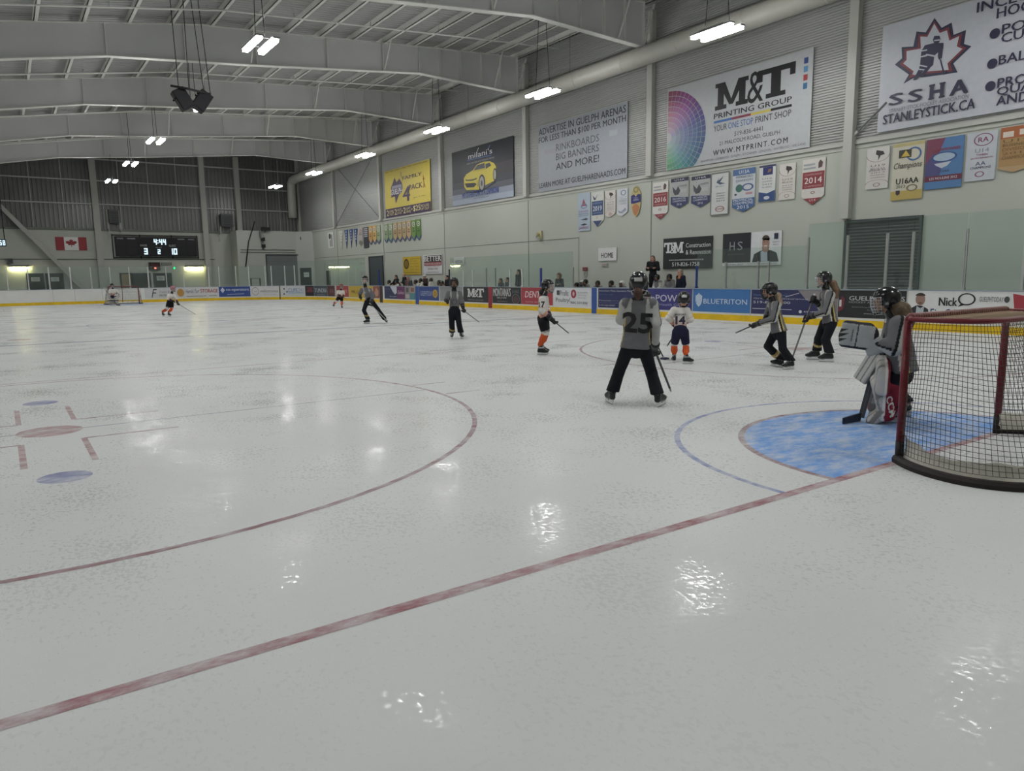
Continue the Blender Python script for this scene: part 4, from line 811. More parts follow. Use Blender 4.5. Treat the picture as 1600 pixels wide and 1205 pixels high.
def f_navyw(s):
    s.rect(.22, .74, .82, .96, '2c3470', 'emblem'); s.flush(); s.poly([(.5, .8), (.7, .82), (.74, .9), (.56, .9)], '8a6a50', 'emblem'); s.poly([(0, 0), (1, 0), (1, .3), (.5, .22), (0, .28)], '2e4a80', 'field'); s.flush(); lines(s, (('U16', .62, .66), ('CHAMPION', .54, .58), ('2013', .46, .5), ('PROVINCIAL', .38, .42)), '7a7e8c', .2, .8); s.poly(ell(.5, .1, .18, .05), 'c8ccd8', 'emblem'); s.line((0, .99), (1, .99), .06, '2a3460', 'rod')
pennant((1187, 261), (1212, 257), (-1, 316), REC, 'white pennant with navy square and curved navy foot', 'd0d2ce', grp, f_navyw)
def f_flash(s):
    s.poly([(.42, .94), (.72, .9), (.8, .82), (.62, .8), (.5, .68), (.52, .8), (.4, .84)], '3a3434', 'emblem'); s.ring(.5, .82, .52, .17, .06, 'a08078', 'emblem', None, 24, math.pi, 2*math.pi); lines(s, (('U19', .54, .59), ('BELLE AA', .46, .51), ('2014', .38, .41), ('PROVINCIAL', .32, .35), ('CHAMPIONS', .26, .29)), '8a7070', .2, .85); s.ring(.5, .12, .52, .1, .06, 'a06a64', 'emblem', None, 24, 0, math.pi); s.ring(.5, .1, .16, .05, .3, 'a08078')
pennant((1219, 257.5), (1243, 254), (-2, 313), REC, 'cream pennant with black lightning bolt head, beside the 2014 pennant', 'd2cdc6', grp, f_flash)
pennant((1254, 250.5), (1289, 245.5), (-1, 322), ST, 'large red and white pennant reading 2014', 'd0ccc6', grp, f_year('2014', '93383f', '93383f'))
# five pennants left of the bench column
def f_conn(s):
    s.poly([(.46, .86), (.3, .66), (.7, .66)], 'a05060', 'emblem'); s.ring(.5, .66, .26, .07, .3, '6a84a4'); s.text('Lincoln', .1, .5, .85, .56, '9a5a72'); lines(s, (('CHAMPIONSHIP', .44, .47), ('HOCKEY LEAGUE', .39, .42)), '5a6a84', .06, .86); s.poly([(.2, .3), (.7, .34), (.85, .3), (.7, .28)], '48505c', 'emblem'); s.poly([(.2, .17), (.55, .2), (.8, .17), (.45, .14)], '2e3440', 'emblem'); s.text('CHAMPIONS', .06, .05, .88, .12, '9a5a72', bold=.02)
pennant((903.5, 303.5), (922.5, 300.5), (0, 362), REC, 'pale blue tall pennant with red flame, leftmost by the advertise banner', 'a8b8c8', grp, f_conn)
def f_2019(s):
    s.poly([(.1, .92), (.3, .82), (.55, .95), (.32, .78), (.2, .78)], '3a3a5c', 'emblem'); s.rect(.04, .34, .94, .74, '3a5080', 'field'); s.flush(); s.text('2019', .14, .46, .84, .6, 'd4d8e0', bold=.02); s.text('CHAMPIONSHIP', .12, .66, .86, .7, '8a9cbc'); s.text('CHAMPIONS', .12, .38, .86, .42, '8a9cbc'); s.poly([(.12, .18), (.86, .18), (.5, 0)], '3a4a78', 'field'); s.ring(.46, .27, .08, .03, .4, '9a8a7c')
pennant((924, 301.5), (944, 298), (1, 356), ST, 'blue and white pennant reading 2019', 'cdcec8', grp, f_2019)
BOT2 = [(0, .1), (.15, .04), (.5, 0), (1, .14), (1, 1), (0, 1)]
def f_fl2(s): f_flash(s); s.poly([(.3, .12), (.5, .2), (.75, .12), (.5, .03)], 'b8a49c', 'emblem')
pennant((946, 299), (962, 297), (0, 340), BOT2, 'cream pennant with a black bird head, between the 2019 and ring pennants', 'd0cbc4', grp, f_fl2)
def f_ringp(s): s.ring(.6, .85, .26, .1, .3, '6a7a94'); lines(s, (('U14', .68, .71), ('TEAM', .6, .64), ('PROVINCIAL', .5, .54), ('CHAMPION', .43, .47)), '7a869a', .25, .9); s.poly([(.1, .22), (.4, .16), (.8, .3), (.9, .2), (.5, .1), (.2, .12)], '8a96aa', 'emblem'); s.rect(.2, .56, .95, .575, '7a869a', 'field')
pennant((964.5, 297), (981, 293), (0, 339), BOT2, 'pale grey pennant with a blue ring emblem', 'c6cace', grp, f_ringp)
def f_gold(s):
    s.poly([(.02, .46), (.3, .44), (.98, .48), (.96, .72), (.7, .74), (.5, .66), (.3, .74), (.02, .7)], '2a2c74', 'field'); s.flush(); s.poly([(.16, .34), (.36, .42), (.62, .42), (.86, .32), (.7, .14), (.5, .04), (.3, .14)], 'b8744a', 'field'); s.ring(.5, .88, .26, .1, .45, '8a8250'); s.text('U16', .32, .6, .68, .64, 'c8ccd8'); s.text('CHAMPIONS', .24, .53, .76, .58, 'c8ccd8')
pennant((986, 291.5), (1002, 290), (0, 340), [(.25, .1), (.5, 0), (.75, .1), (.95, .34), (.98, .75), (.72, .96), (.5, 1), (.28, .96), (.02, .72), (.05, .34)], 'gold, navy and orange shield shaped pennant', 'b8a868', grp, f_gold)
# five big pennants under the association banner
def f_jun(s): f_flash(s); s.text('JUNIOR AA', .12, .42, .88, .47, '5a4a4a')
pennant((1355, 233.5), (1389, 228), (-2, 297), REC, 'cream junior pennant nearest the wall column at right', 'cbc8c4', grp, f_jun)
def f_u16(s):
    s.rect(0, .0, 1, .16, 'b8a050', 'field'); s.rect(0, .94, 1, 1, 'b8aa70', 'field'); s.flush(); s.ring(.68, .79, .24, .12, .25, '4a6a9c'); s.rect(.2, .74, .6, .88, '3a3a34', 'emblem'); s.flush(); s.poly([(.28, .76), (.42, .87), (.56, .76)], 'c8a83a', 'emblem'); s.text('Champions', .06, .52, .96, .66, '2c2c2c', shear=.3); s.text('U16AA', .16, .28, .88, .38, '1c1c1c', bold=.03); s.text('2013', .17, .21, .46, .26, '3a3a3a'); s.ring(.68, .2, .18, .06, .3, '8a7a5a'); s.poly([(.17, .17), (.3, .17), (.3, .11), (.23, .08), (.17, .11)], '3a2c3c', 'emblem')
pennant((1396, 226), (1443, 219.5), (-4, 314), REC, 'yellow edged pennant reading Champions U16AA', 'c4c0ac', grp, f_u16)
def f_bl(s):
    s.poly([(0, 1), (0, .35), (.3, .6), (.5, 1)], '7a3a54', 'field'); s.rect(0, .15, 1, .26, '6e2c44', 'field'); s.poly([(0, .26), (.4, .26), (.5, .6), (.2, .7), (0, .5)], '4a4a80', 'field'); s.flush(); s.poly(ell(.5, .62, .34, .1), '2c4a84', 'emblem'); s.flush(); s.poly(ell(.5, .62, .29, .08), '9ab0c4', 'emblem'); s.poly([(.24, .5), (.7, .52), (.6, .44), (.45, .4), (.3, .46)], 'b4bcc8', 'emblem'); s.text('CHAMPIONNES', .16, .74, .92, .8, '9a3a4c', bold=.02); s.text('U16AA', .36, .32, .66, .37, '3a3454'); s.text('LES MOULINS 2012', .14, .18, .88, .23, 'c8c4cc', bold=.02)
pennant((1448.5, 219), (1505, 211), (-4, 297), REC, 'blue and red pennant with an oval emblem', '4a78ac', grp, f_bl)
def f_wh(s):
    s.ring(.55, .84, .32, .13, .12, '8a4a6a'); s.text('RA', .38, .79, .72, .89, '8a3a58', bold=.03); s.text('U14', .3, .58, .76, .66, '8a90a0', bold=.01); s.text('TWEEN', .34, .51, .72, .55, 'a04868', bold=.02); s.text('JACKS DIVISION', .16, .44, .9, .48, 'a04868', bold=.02); s.text('AA', .34, .31, .68, .39, '5a6484', bold=.02); s.text('CHAMPIONS', .18, .24, .86, .29, '2c2c50', bold=.03); s.ring(.5, .13, .16, .06, .3, '9a6a78')
pennant((1512, 210.5), (1557, 202), (-5, 285), REC, 'pale blue white pennant with pink and navy writing', 'b8bec6', grp, f_wh)
def f_or(s):
    s.rect(0, .75, 1, 1, 'a85c30', 'field'); s.poly([(0, 0.1), (.5, 0), (1, .1), (1, .14), (0, .14)], 'b09068', 'field'); s.flush(); s.rect(.08, .78, .42, .9, 'd0c4b4', 'emblem'); s.rect(.6, .8, .95, .92, 'd0c4b4', 'emblem'); lines(s, (('U19', .66, .73), ('BUSINESS', .58, .64), ('DIVISION', .48, .55), ('2011', .4, .45), ('CHAMPIONS', .3, .37)), '7a5a34', .1, .95)
pennant((1563, 201), (1612, 193), (-2, 272), [(0, .1), (.5, 0), (1, .1), (1, 1), (0, 1)], 'orange pennant at the right picture edge', 'a98450', grp, f_or)
# far pennant row
def x4(cx, cy): return 500+cx/9.412, 330+cy/9.412
def f_vee(s):
    for k in range(4): s.rect(.36, .84-.15*k, .64, .93-.15*k, 'b8c2d2', 'lettering')
far_g = 'small pennants at the far end of the right wall'
def small(cx0, cx1, cy0, cy1, shape, label, back, fill):
    a = x4(cx0, cy0+8); b = x4(cx1, cy0-8); c = x4(cx0, cy1); pennant(a, b, (0, c[1]), shape, label, back, far_g, fill)
small(120, 205, 310, 550, REC, 'white notice panel with black figure, farthest of the pennant row', 'd4d5d0', lambda s: (s.poly(ell(.35, .75, .2, .18), '3a3a3a', 'emblem'), s.rect(.6, .1, .75, .85, '55565a', 'emblem'), s.rect(.3, .1, .5, .5, '8a8a88', 'emblem')))
small(285, 345, 290, 570, VEE, 'white triangular pennant left of the blue triangular ones', 'd2d2ca', lambda s: [s.rect(.4, .8-.15*k, .6, .88-.15*k, 'a09890', 'lettering') for k in range(4)])
for k, (a, b, y0, y1) in enumerate(((365, 415, 275, 560), (435, 487, 265, 545), (502, 556, 258, 530))): small(a, b, y0, y1, VEE, ['first', 'second', 'third'][k]+' of three blue triangular pennants from the far end', '274a86', f_vee)
PT2 = [(0, .16), (.5, 0), (1, .16), (1, 1), (0, 1)]
small(572, 628, 245, 520, PT2, 'pale pink grey pennant beside the dark banner', 'b8aeaa', lambda s: (s.ring(.5, .82, .3, .1, .4, 'a06a70'), s.rect(.2, .6, .8, .7, '8c8888', 'lettering'), s.poly([(0, .16), (.5, 0), (1, .16), (.8, .3), (.2, .3)], '7c8078', 'field')))
small(642, 715, 235, 548, REC, 'dark grey narrow banner with white lines in the pennant row', '3a3c48', lambda s: [s.rect(.15, .9-.09*k, .85, .95-.09*k, 'b8bac2', 'lettering') for k in range(5)])
def f_city(c, c2):
    def f(s):
        s.poly([(0, .16), (.5, 0), (1, .16), (1, .3), (.5, .1), (0, .3)], '44598c', 'field'); s.flush(); s.poly(ell(.5, .8, .36, .12), 'd0d0c4', 'emblem'); s.flush(); s.ring(.5, .8, .24, .08, .5, c2); s.rect(.25, .44, .75, .5, c2, 'lettering'); s.rect(.3, .56, .7, .6, c2, 'lettering')
    return f
cols = [(720, 775, 220, 505, 'c8964c', '6a5a3c'), (780, 832, 213, 500, 'd0a860', '6a5a3c'), (838, 893, 205, 495, '94a47c', '4a6a54'), (948, 1003, 190, 478, '8a9c74', '4a6a54'), (1012, 1068, 180, 478, '90a47c', '4a6a54'), (1080, 1138, 170, 470, 'b8a070', '8a4a44'), (1148, 1205, 160, 465, 'bca070', '8a5a4a'), (1215, 1272, 150, 455, 'bca272', '6a6a5a'), (1282, 1340, 140, 450, 'c0a474', '8a5a5a'), (1350, 1412, 130, 445, '6e9444', '3c5a34'), (1420, 1485, 118, 440, '5e8840', '3c5a34')]
nm2 = ['first orange pennant after the dark banner', 'second orange pennant after the dark banner', 'green pennant just left of the wall column', 'first green pennant right of the wall column', 'second green pennant right of the wall column', 'first of the four sand coloured pennants', 'second of the four sand coloured pennants', 'third of the four sand coloured pennants', 'fourth of the four sand coloured pennants', 'grass green pennant next to last in the row', 'grass green pennant nearest in the far row']
for (a, b, y0, y1, c, c2), l in zip(cols, nm2): small(a, b, y0, y1, PT2, l, c, f_city(c, c2))
# ================================================================== ADVERTISEMENTS ON THE BOARDS
def ad(x0, x1, label, back, fill, z0=0.27, z1=1.05):
    sl, sr = s_px(x0), s_px(x1)
    def mp(u, v, wv):
        p, n = path(sl-u); return np.array([p[0]+n[0]*wv, p[1]+n[1]*wv, z0+v])
    org = mp((sl-sr)/2, 0, 0); s = Sign(sl-sr, z1-z0, ('path', mp, org), 0.008, 0.003); fill(s); s.done('board_advertisement', label, 'advertisement', None, back)
Wt = 'e2e3e2'
def a_nick(s):
    s.poly([(.0, 0), (.02, .38), (.1, .52), (.16, .5), (.22, .4), (.25, 0)], '26282c', 'portrait'); s.flush(); s.poly([(.09, 0), (.1, .5), (.14, .42), (.18, .5), (.17, 0)], 'b8c0c8', 'portrait'); s.poly(ell(.135, .72, .05, .2), '9a7868', 'portrait'); s.flush(); s.poly(ell(.135, .84, .052, .1, 14, 0, math.pi), '3a302c', 'portrait'); s.line((.115, .6), (.155, .6), .03, '6a4a44', 'portrait')
    s.text('Nick', .33, .52, .51, .8, '1f2024', bold=.035); s.text('FitzGibbon', .25, .08, .68, .42, '30406e', bold=.01); s.ring(.60, .75, .085, .2, .2, '1f2024'); s.poly([(.55, .62), (.52, .5), (.6, .58)], '1f2024', 'emblem'); s.text('GUELPHTODAY', .72, .68, .94, .84, '50545a'); s.poly(ell(.97, .76, .025, .1), '4a4c50', 'emblem'); s.text('REALTOR', .7, .12, .9, .28, '30406e')
ad(1418, 1578, 'white board advertisement with a man in a dark suit behind the goalie', Wt, a_nick)
ad(1579, 1700, 'white board advertisement with a red shape at the picture edge', Wt, lambda s: s.poly([(0.02, .95), (.2, .88), (.32, 1), (.32, .3), (.1, .1), (.05, .5)], 'b03440', 'emblem'))
def a_girls(s):
    s.poly([(.0, .2), (.05, .8), (.1, .7), (.08, .3)], '7a2c34', 'emblem'); s.text('1', .02, .4, .05, .65, 'd8d8d8', bold=.03); s.text('GUELPH GIRLS', .17, .64, .98, .80, 'c9c9cb', bold=.03); s.text('HOCKEY ASSOCIATION', .17, .54, .86, .61, 'a0a0a4', bold=.01); s.text('Development Programs', .22, .36, .9, .42, '8a8a90'); s.text('for all ages', .45, .27, .8, .32, '8a8a90'); s.text('www.girlshockey.ca', .4, .13, .85, .19, 'b4b4b8', bold=.01)
ad(1310, 1416, 'black girls hockey board advertisement', '26272b', a_girls)
def a_coop(s):
    s.poly([(.56, 1), (1, 1), (1, .1), (.84, .38), (.66, .62)], '8d8589', 'panel', 0); s.flush(); s.line((.42, .72), (.58, .88), .02, 'c8c8cc'); s.text('David Financial Planning', .03, .74, .45, .82, '5f8fd0'); s.text('Group Inc. Insurance', .03, .6, .68, .68, 'c4c8d4'); s.text('519-824-4400', .03, .44, .48, .54, 'd0d4de', bold=.02); s.line((.02, .22), (.5, .22), .02, 'c4c8d4'); s.text('co-operators', .64, .1, 1, .2, 'd0d4de', bold=.02); s.poly(ell(.6, .15, .018, .06), 'd0d4de', 'emblem')
ad(1174, 1309, 'navy board advertisement with a grey beige curve at its right', '2f3366', a_coop)
def a_tri(s):
    c = 'cfe0f2'; s.text('BLUETRITON', .2, .36, .95, .58, c, bold=.015)
    for u, a, b in ((.06, .45, .72), (.085, .3, .76), (.11, .22, .82), (.135, .3, .76), (.16, .45, .72)): s.line((u, a), (u, b), .05, c)
    s.ring(.11, .5, .055, .25, .2, c, 'emblem', None, 16, math.pi, 2*math.pi)
ad(1083, 1172.5, 'bright blue board advertisement with trident emblem', '3b78bf', a_tri)
def a_emp(s): s.text('EmPOWER', .04, .4, .92, .72, 'd0d0e4', bold=.02); s.text('Health Group', .36, .16, .9, .32, 'a8a8cc'); s.line((.1, .7), (.22, .1), .05, 'd0d0e4')
ad(1005, 1081.5, 'violet blue board advertisement behind the skaters 25 and 14', '3a3a86', a_emp)
def a_inv(s): s.poly([(.78, 1), (1, 1), (1, .72), (.9, .85)], 'dcdde0', 'panel', 0); s.text('Investment Plans, Insurance Plans', .03, .82, .78, .92, 'c8ccd8', bold=.02); s.text('here for you', .03, .64, .35, .72, '4a86c0'); s.text('Financial', .03, .34, .3, .4, 'c8ccd8', bold=.02); s.text('advisor and brokers', .32, .34, .8, .4, '8a90b0'); s.text('insurance and wealth planning', .03, .22, .7, .28, '8a90b0'); s.text('519-766-0007', .03, .08, .4, .16, 'c8ccd8', bold=.02)
ad(935, 1004, 'navy board advertisement under the home bench left of skater 25', '2e3468', a_inv)
def a_pro(s): s.rect(.1, .6, .18, .86, '4a4c50', 'emblem'); s.text('Profit', .19, .56, .42, .86, '4a4c52'); s.text('Poultry!', .08, .14, .46, .46, '4a4c52'); s.poly(ell(.55, .68, .07, .24), 'a83848', 'emblem'); s.flush(); s.poly(ell(.55, .68, .025, .12), 'd8b8bc', 'emblem'); s.text('BUSINESS', .66, .72, .9, .8, '8a9298'); s.text('SERVICES', .66, .58, .88, .64, '9aa0a4'); s.text('GROUP', .66, .44, .86, .5, '9aa0a4'); s.text('RBC 519 836', .48, .14, .9, .26, '3a3c40', bold=.01)
ad(864.5, 924.5, 'white poultry board advertisement with a red round badge', 'dcdde0', a_pro)
ad(814.5, 864, 'red board advertisement beginning with DEN', 'b63c46', lambda s: (s.text('DENTAL', .13, .42, .82, .78, 'ece0e0', bold=.02, shear=.2), s.text('family dentistry', .15, .1, .8, .2, 'dcb8ba')))
def a_mon(s): s.text("MONTANA'S", .04, .44, .66, .96, 'c9c9c6', bold=.03); s.poly(ell(.35, .16, .3, .34, 18, 0, math.pi), '2a2b2e', 'panel', 1); s.flush(); s.text('BBQ & BAR', .18, .28, .52, .4, 'c9c9c6', bold=.02); s.text('www.montanas.ca', .18, .1, .54, .16, 'a0a0a0'); s.text('$15 WINGS', .71, .62, .95, .84, '7a7c80'); s.ring(.83, .3, .13, .3, .12, '7a7a78'); s.poly(ell(.83, .28, .09, .2), '5a4240', 'emblem')
ad(769.5, 814, 'charcoal board advertisement with large slab lettering right of the red line', '2c2d31', a_mon)
def a_mt(s): slab(s, 'M', .18, .34, .48, .9, 'd4d4d2'); s.text('&', .44, .34, .62, .8, 'd4d4d2', bold=.02); slab(s, 'T', .56, .34, .84, .9, 'd4d4d2'); s.text('PRINTING GROUP INC', .2, .1, .82, .2, '9a9a9a', bold=.01)
ad(724, 763, 'charcoal board advertisement with M and T lettering left of the red line', '303136', a_mt)
ad(687.5, 723, 'plain grey board panel behind the skater near the visitors bench', '8f9394', lambda s: None)
def a_gt(s): s.text('GUELPHTODAY', .08, .32, .7, .68, 'a8b4dc', bold=.02); s.poly(ell(.82, .5, .12, .3), 'd0a83c', 'emblem'); s.flush(); s.ring(.82, .5, .06, .15, .4, '8a6a28')
ad(655, 686, 'blue board advertisement with a golden round emblem', '304a94', a_gt)
def a_mix(s): s.rect(0, 0, .42, 1, '2e3860', 'panel', 0); s.rect(.42, 0, .68, 1, '6b2c64', 'panel', 0); s.rect(.68, 0, .84, 1, '8f8c90', 'panel', 0); s.rect(.84, 0, 1, .5, '4a8a94', 'panel', 0); s.rect(.84, .5, 1, 1, 'a89890', 'panel', 0); s.flush(); s.poly([(.2, 1), (.42, 1), (.42, .5), (.36, .35), (.28, .6)], 'c8cdd8', 'emblem'); s.text('Sales', .45, .4, .66, .68, 'd0b0c8', bold=.02, shear=.2); s.text('Simplii', .18, .12, .4, .24, 'c8d0e0', bold=.02); s.text('open today', .03, .75, .2, .82, '8a94b8'); s.rect(.7, .1, .82, .4, 'b8b4b0', 'emblem'); s.rect(.72, .55, .8, .9, '5a5654', 'emblem'); s.rect(.87, .6, .97, .9, '8a5a4a', 'emblem')
ad(601, 649, 'navy, purple and teal patchwork advertisement under the visitors bench', 'b0b0b0', a_mix)
ad(583, 593, 'brick red advertisement beside the dark gate post', '9a5440', lambda s: s.poly([(.1, .1), (.5, .9), (.9, .6), (.8, .2)], 'c09080', 'emblem'))
ad(545.5, 582.5, 'yellow board advertisement in the far right corner', 'c8a832', lambda s: s.text('MR. LUBE', .12, .35, .6, .62, '3a3020', bold=.03))
ad(523.5, 545, 'red board advertisement behind the white shirted far skater', 'a83c40', lambda s: (s.text('STATE', .3, .4, .9, .65, 'd8b0b0', bold=.02), s.rect(0, 0, .12, 1, 'c0bcbc', 'panel', 0)))
ad(512, 523.3, 'dark maroon board advertisement next to the slate coloured one', '5a3038', lambda s: s.text('RR', .3, .3, .8, .7, 'a06068'))
ad(491, 511.8, 'slate grey board advertisement reading TUNDRA', '4a545c', lambda s: (s.text('TUNDRA', .05, .35, .95, .75, 'b8c4cc', bold=.03), s.text('leather', .2, .1, .8, .2, '9aa4ac')))
ad(477, 490.8, 'black board advertisement with a dark red car picture', '2a282c', lambda s: (s.poly([(.1, .4), (.3, .7), (.7, .75), (.9, .5), (.8, .35)], '7a3844', 'emblem'), s.rect(.2, .75, .9, .82, '8a3c48', 'emblem')))
ad(438.5, 476.5, 'white board advertisement reading CUPE 241', 'd2d4d6', lambda s: (s.text('CUPE', .3, .4, .68, .78, '5a86c0', bold=.01), s.text('241', .7, .4, .94, .78, '8aa8c8'), s.line((.3, .3), (.95, .32), .06, '8ab0d8'), s.poly(ell(.14, .72, .03, .09), '4a4a5a', 'emblem'), s.poly(ell(.13, .2, .03, .09), '4a4a5a', 'emblem'), s.poly(ell(.25, .42, .03, .09), '3a5a8a', 'emblem')))
ad(391.8, 436, 'white board advertisement with a dotted ring and purple grey word', 'd6d6d8', lambda s: (s.ring(.16, .5, .12, .4, .12, '8a8690'), s.text('milestones', .34, .38, .97, .68, '80707c', bold=.01), s.text('dotw', .11, .45, .22, .55, '6a6670'), s.text('Grill & Bar', .46, .14, .9, .22, '9a929a')))
ad(342, 391.2, 'royal blue co-operators board advertisement at the far end', '35509c', lambda s: (s.poly([(.12, .38), (.19, .66), (.12, .94), (.05, .66)], 'ccd4e8', 'emblem'), s.text('co-operators', .23, .5, .95, .8, 'ccd4e8', bold=.025), s.line((.25, .22), (.8, .28), .08, '8a9cd0')))
ad(290, 341.5, 'white board advertisement reading STORAGE in red', 'd8d8d8', lambda s: (s.text('Hamlin Farr', .0, .42, .42, .8, '3a3a6a', shear=.3), s.text('STORAGE', .45, .45, .98, .8, 'b04440', bold=.03), s.line((.02, .12), (.62, .14), .04, '6a6a70'), s.line((.7, .14), (.95, .16), .04, '6a6a70')))
ad(226, 289.5, 'white board advertisement with a script letter behind the pink helmet skater', 'd2d3d6', lambda s: (s.text('F', .16, .1, .3, .9, '4a4a50', shear=.3), s.text("Frank's &", .36, .5, .6, .75, '7a7a80', shear=.2), s.text('EATERY', .36, .18, .6, .38, '4a4a50', bold=.02), s.poly(ell(.88, .5, .09, .38), 'c08c3c', 'emblem')))
# ================================================================== FIGURES: smooth implicit bodies meshed with surface nets
class RC:      # round cone, optionally flattened along a direction
    def __init__(s, a, b, ra, rb, n=None, k=1.0, cut=0): s.a = np.asarray(a, float); s.b = np.asarray(b, float); s.ra, s.rb, s.k = ra, rb, k; s.n = None if n is None else nrm(n); s.R = max(ra, rb)
    def __call__(s, P):
        q = P-s.a; ba = s.b-s.a; L = max(ba@ba, 1e-9); t = np.clip(q@ba/L, 0, 1); q = q-t[:, None]*ba
        if s.n is not None: c = q@s.n; d2 = (q*q).sum(1)-c*c+(c/s.k)**2
        else: d2 = (q*q).sum(1)
        d = np.sqrt(np.maximum(d2, 1e-12))-(s.ra+(s.rb-s.ra)*t)
        return d if s.n is None else d*min(1, (1+s.k)/2)
    def bb(s): return np.minimum(s.a, s.b)-s.R, np.maximum(s.a, s.b)+s.R
class EL:      # ellipsoid with axes matrix (rows) and radii
    def __init__(s, c, r, ax=np.eye(3)): s.c = np.asarray(c, float); s.r = np.asarray(r, float); s.ax = np.asarray(ax, float)
    def __call__(s, P): q = ((P-s.c)@s.ax.T)/s.r; l = np.sqrt((q*q).sum(1)+1e-12); return (l-1)*s.r.min()*(0.5+0.5*s.r.max()/s.r.min()*0.6)
    def bb(s): R = s.r.max(); return s.c-R, s.c+R
class OB:      # rounded box with axes
    def __init__(s, c, h, ax, r=0.02): s.c = np.asarray(c, float); s.h = np.asarray(h, float)-r; s.ax = np.asarray(ax, float); s.r = r
    def __call__(s, P): q = np.abs((P-s.c)@s.ax.T)-s.h; return np.sqrt((np.maximum(q, 0)**2).sum(1))+np.minimum(q.max(1), 0)-s.r
    def bb(s): R = np.linalg.norm(s.h+s.r); return s.c-R, s.c+R
class PL:      # half space, used as a cut
    def __init__(s, p, n): s.p = np.asarray(p, float); s.n = nrm(n)
    def __call__(s, P): return (P-s.p)@s.n
def smin(a, b, k):
    h = np.clip(0.5+0.5*(b-a)/k, 0, 1); return b+(a-b)*h-k*h*(1-h)
class Shape:
    def __init__(s, prims, k=0.03, cuts=()): s.p, s.k, s.c = prims, k, cuts
    def __call__(s, P):
        d = s.p[0](P)
        for q in s.p[1:]: d = smin(d, q(P), s.k)
        for c in s.c: d = np.maximum(d, c(P))
        return d
    def bb(s):
        b = [p.bb() for p in s.p]; return np.min([x[0] for x in b], 0)-s.k, np.max([x[1] for x in b], 0)+s.k
def nets(f, lo, hi, h):
    lo = lo-2*h; n = np.maximum(np.ceil((hi-lo)/h).astype(int)+3, 4); B = 4; n = ((n+B-1)//B)*B; m = n//B
    ci = np.stack(np.meshgrid(*[np.arange(x) for x in m], indexing='ij'), -1).reshape(-1, 3); cc = lo+(ci*B+(B-1)/2)*h
    dc = f(cc); near = np.abs(dc) < h*B*1.6; F = np.where(dc > 0, 1.0, -1.0).reshape(m); F = np.repeat(np.repeat(np.repeat(F, B, 0), B, 1), B, 2).astype(np.float32)
    off = np.stack(np.meshgrid(*[np.arange(B)]*3, indexing='ij'), -1).reshape(-1, 3); idx = (ci[near][:, None, :]*B+off[None]).reshape(-1, 3)
    if len(idx) == 0: return np.zeros((0, 3)), []
    F[idx[:, 0], idx[:, 1], idx[:, 2]] = f(lo+idx*h)
    S = F < 0; c = np.zeros(n-1, np.int8)
    for dx in (0, 1):
        for dy in (0, 1):
            for dz in (0, 1): c += S[dx:n[0]-1+dx, dy:n[1]-1+dy, dz:n[2]-1+dz]
    act = (c > 0) & (c < 8); A = np.argwhere(act); ID = -np.ones(n-1, int); ID[A[:, 0], A[:, 1], A[:, 2]] = np.arange(len(A))
    acc = np.zeros((len(A), 3)); cnt = np.zeros(len(A))
    for ax in range(3):
        o1, o2 = [i for i in range(3) if i != ax]
        for u in (0, 1):
            for v in (0, 1):
                p = A.copy(); p[:, o1] += u; p[:, o2] += v; q = p.copy(); q[:, ax] += 1
                a = F[p[:, 0], p[:, 1], p[:, 2]]; b = F[q[:, 0], q[:, 1], q[:, 2]]; x = (a < 0) != (b < 0); t = np.where(x, a/np.where(x, a-b, 1), 0)
                w_ = p.astype(float); w_[:, ax] += t; acc += np.where(x[:, None], w_, 0); cnt += x
    V = lo+acc/np.maximum(cnt, 1)[:, None]*h; Q = []
    for ax in range(3):
        o1, o2 = [i for i in range(3) if i != ax]; sl = [slice(None)]*3; sl[ax] = slice(0, -1); s2 = [slice(None)]*3; s2[ax] = slice(1, None)
        E = np.argwhere(S[tuple(sl)] != S[tuple(s2)]); E = E[(E[:, o1] > 0) & (E[:, o2] > 0) & (E[:, o1] < n[o1]-1) & (E[:, o2] < n[o2]-1)]
        if not len(E): continue
        def g(a, b): p = E.copy(); p[:, o1] -= a; p[:, o2] -= b; return ID[p[:, 0], p[:, 1], p[:, 2]]
        q = np.stack([g(0, 0), g(1, 0), g(1, 1), g(0, 1)], 1); fl_ = S[E[:, 0], E[:, 1], E[:, 2]]
        if ax == 1: fl_ = ~fl_
        q[~fl_] = q[~fl_][:, ::-1]; Q.append(q[(q >= 0).all(1)])
    return V, (np.concatenate(Q) if Q else [])
def mesh_shape(name, f, h, mat, parent, org, colf=None, smooth=1):
    lo, hi = f.bb(); V, Q = nets(f, lo, hi, h)
    me = bpy.data.meshes.new(name); me.from_pydata((V-org).tolist(), [], [tuple(q) for q in Q]); me.materials.append(mat)
    me.polygons.foreach_set('use_smooth', [True]*len(me.polygons))
    if colf is not None:
        at = me.color_attributes.new('Col', 'FLOAT_COLOR', 'POINT'); c = np.ones((len(V), 4)); c[:, :3] = colf(V); at.data.foreach_set('color', c.ravel())
    o = put(name, me, parent)
    if parent is None: o.location = org
    return o
LC = lambda c: np.array(lin(c))
def pick(V, base, *rules):
    c = np.tile(LC(base) if isinstance(base, str) else base, (len(V), 1))
    for m_, col in rules: c[m_] = LC(col)
    return c
skinM = M('skin', 'c09a84', 0.55, attr=True, var=0.03); clothM = M('jersey_cloth', '808080', 0.8, attr=True, var=0.08, scale=9, bump=0.25, spec=0.2)
helmM = M('helmet_shell', '17181b', 0.18, attr=True, var=0.02, spec=0.6); glovM = M('glove_cloth', '1c1d20', 0.6, attr=True, var=0.1, bump=0.2); hairM = M('hair', '5a4636', 0.6, attr=True, var=0.25, scale=40, bump=0.4)
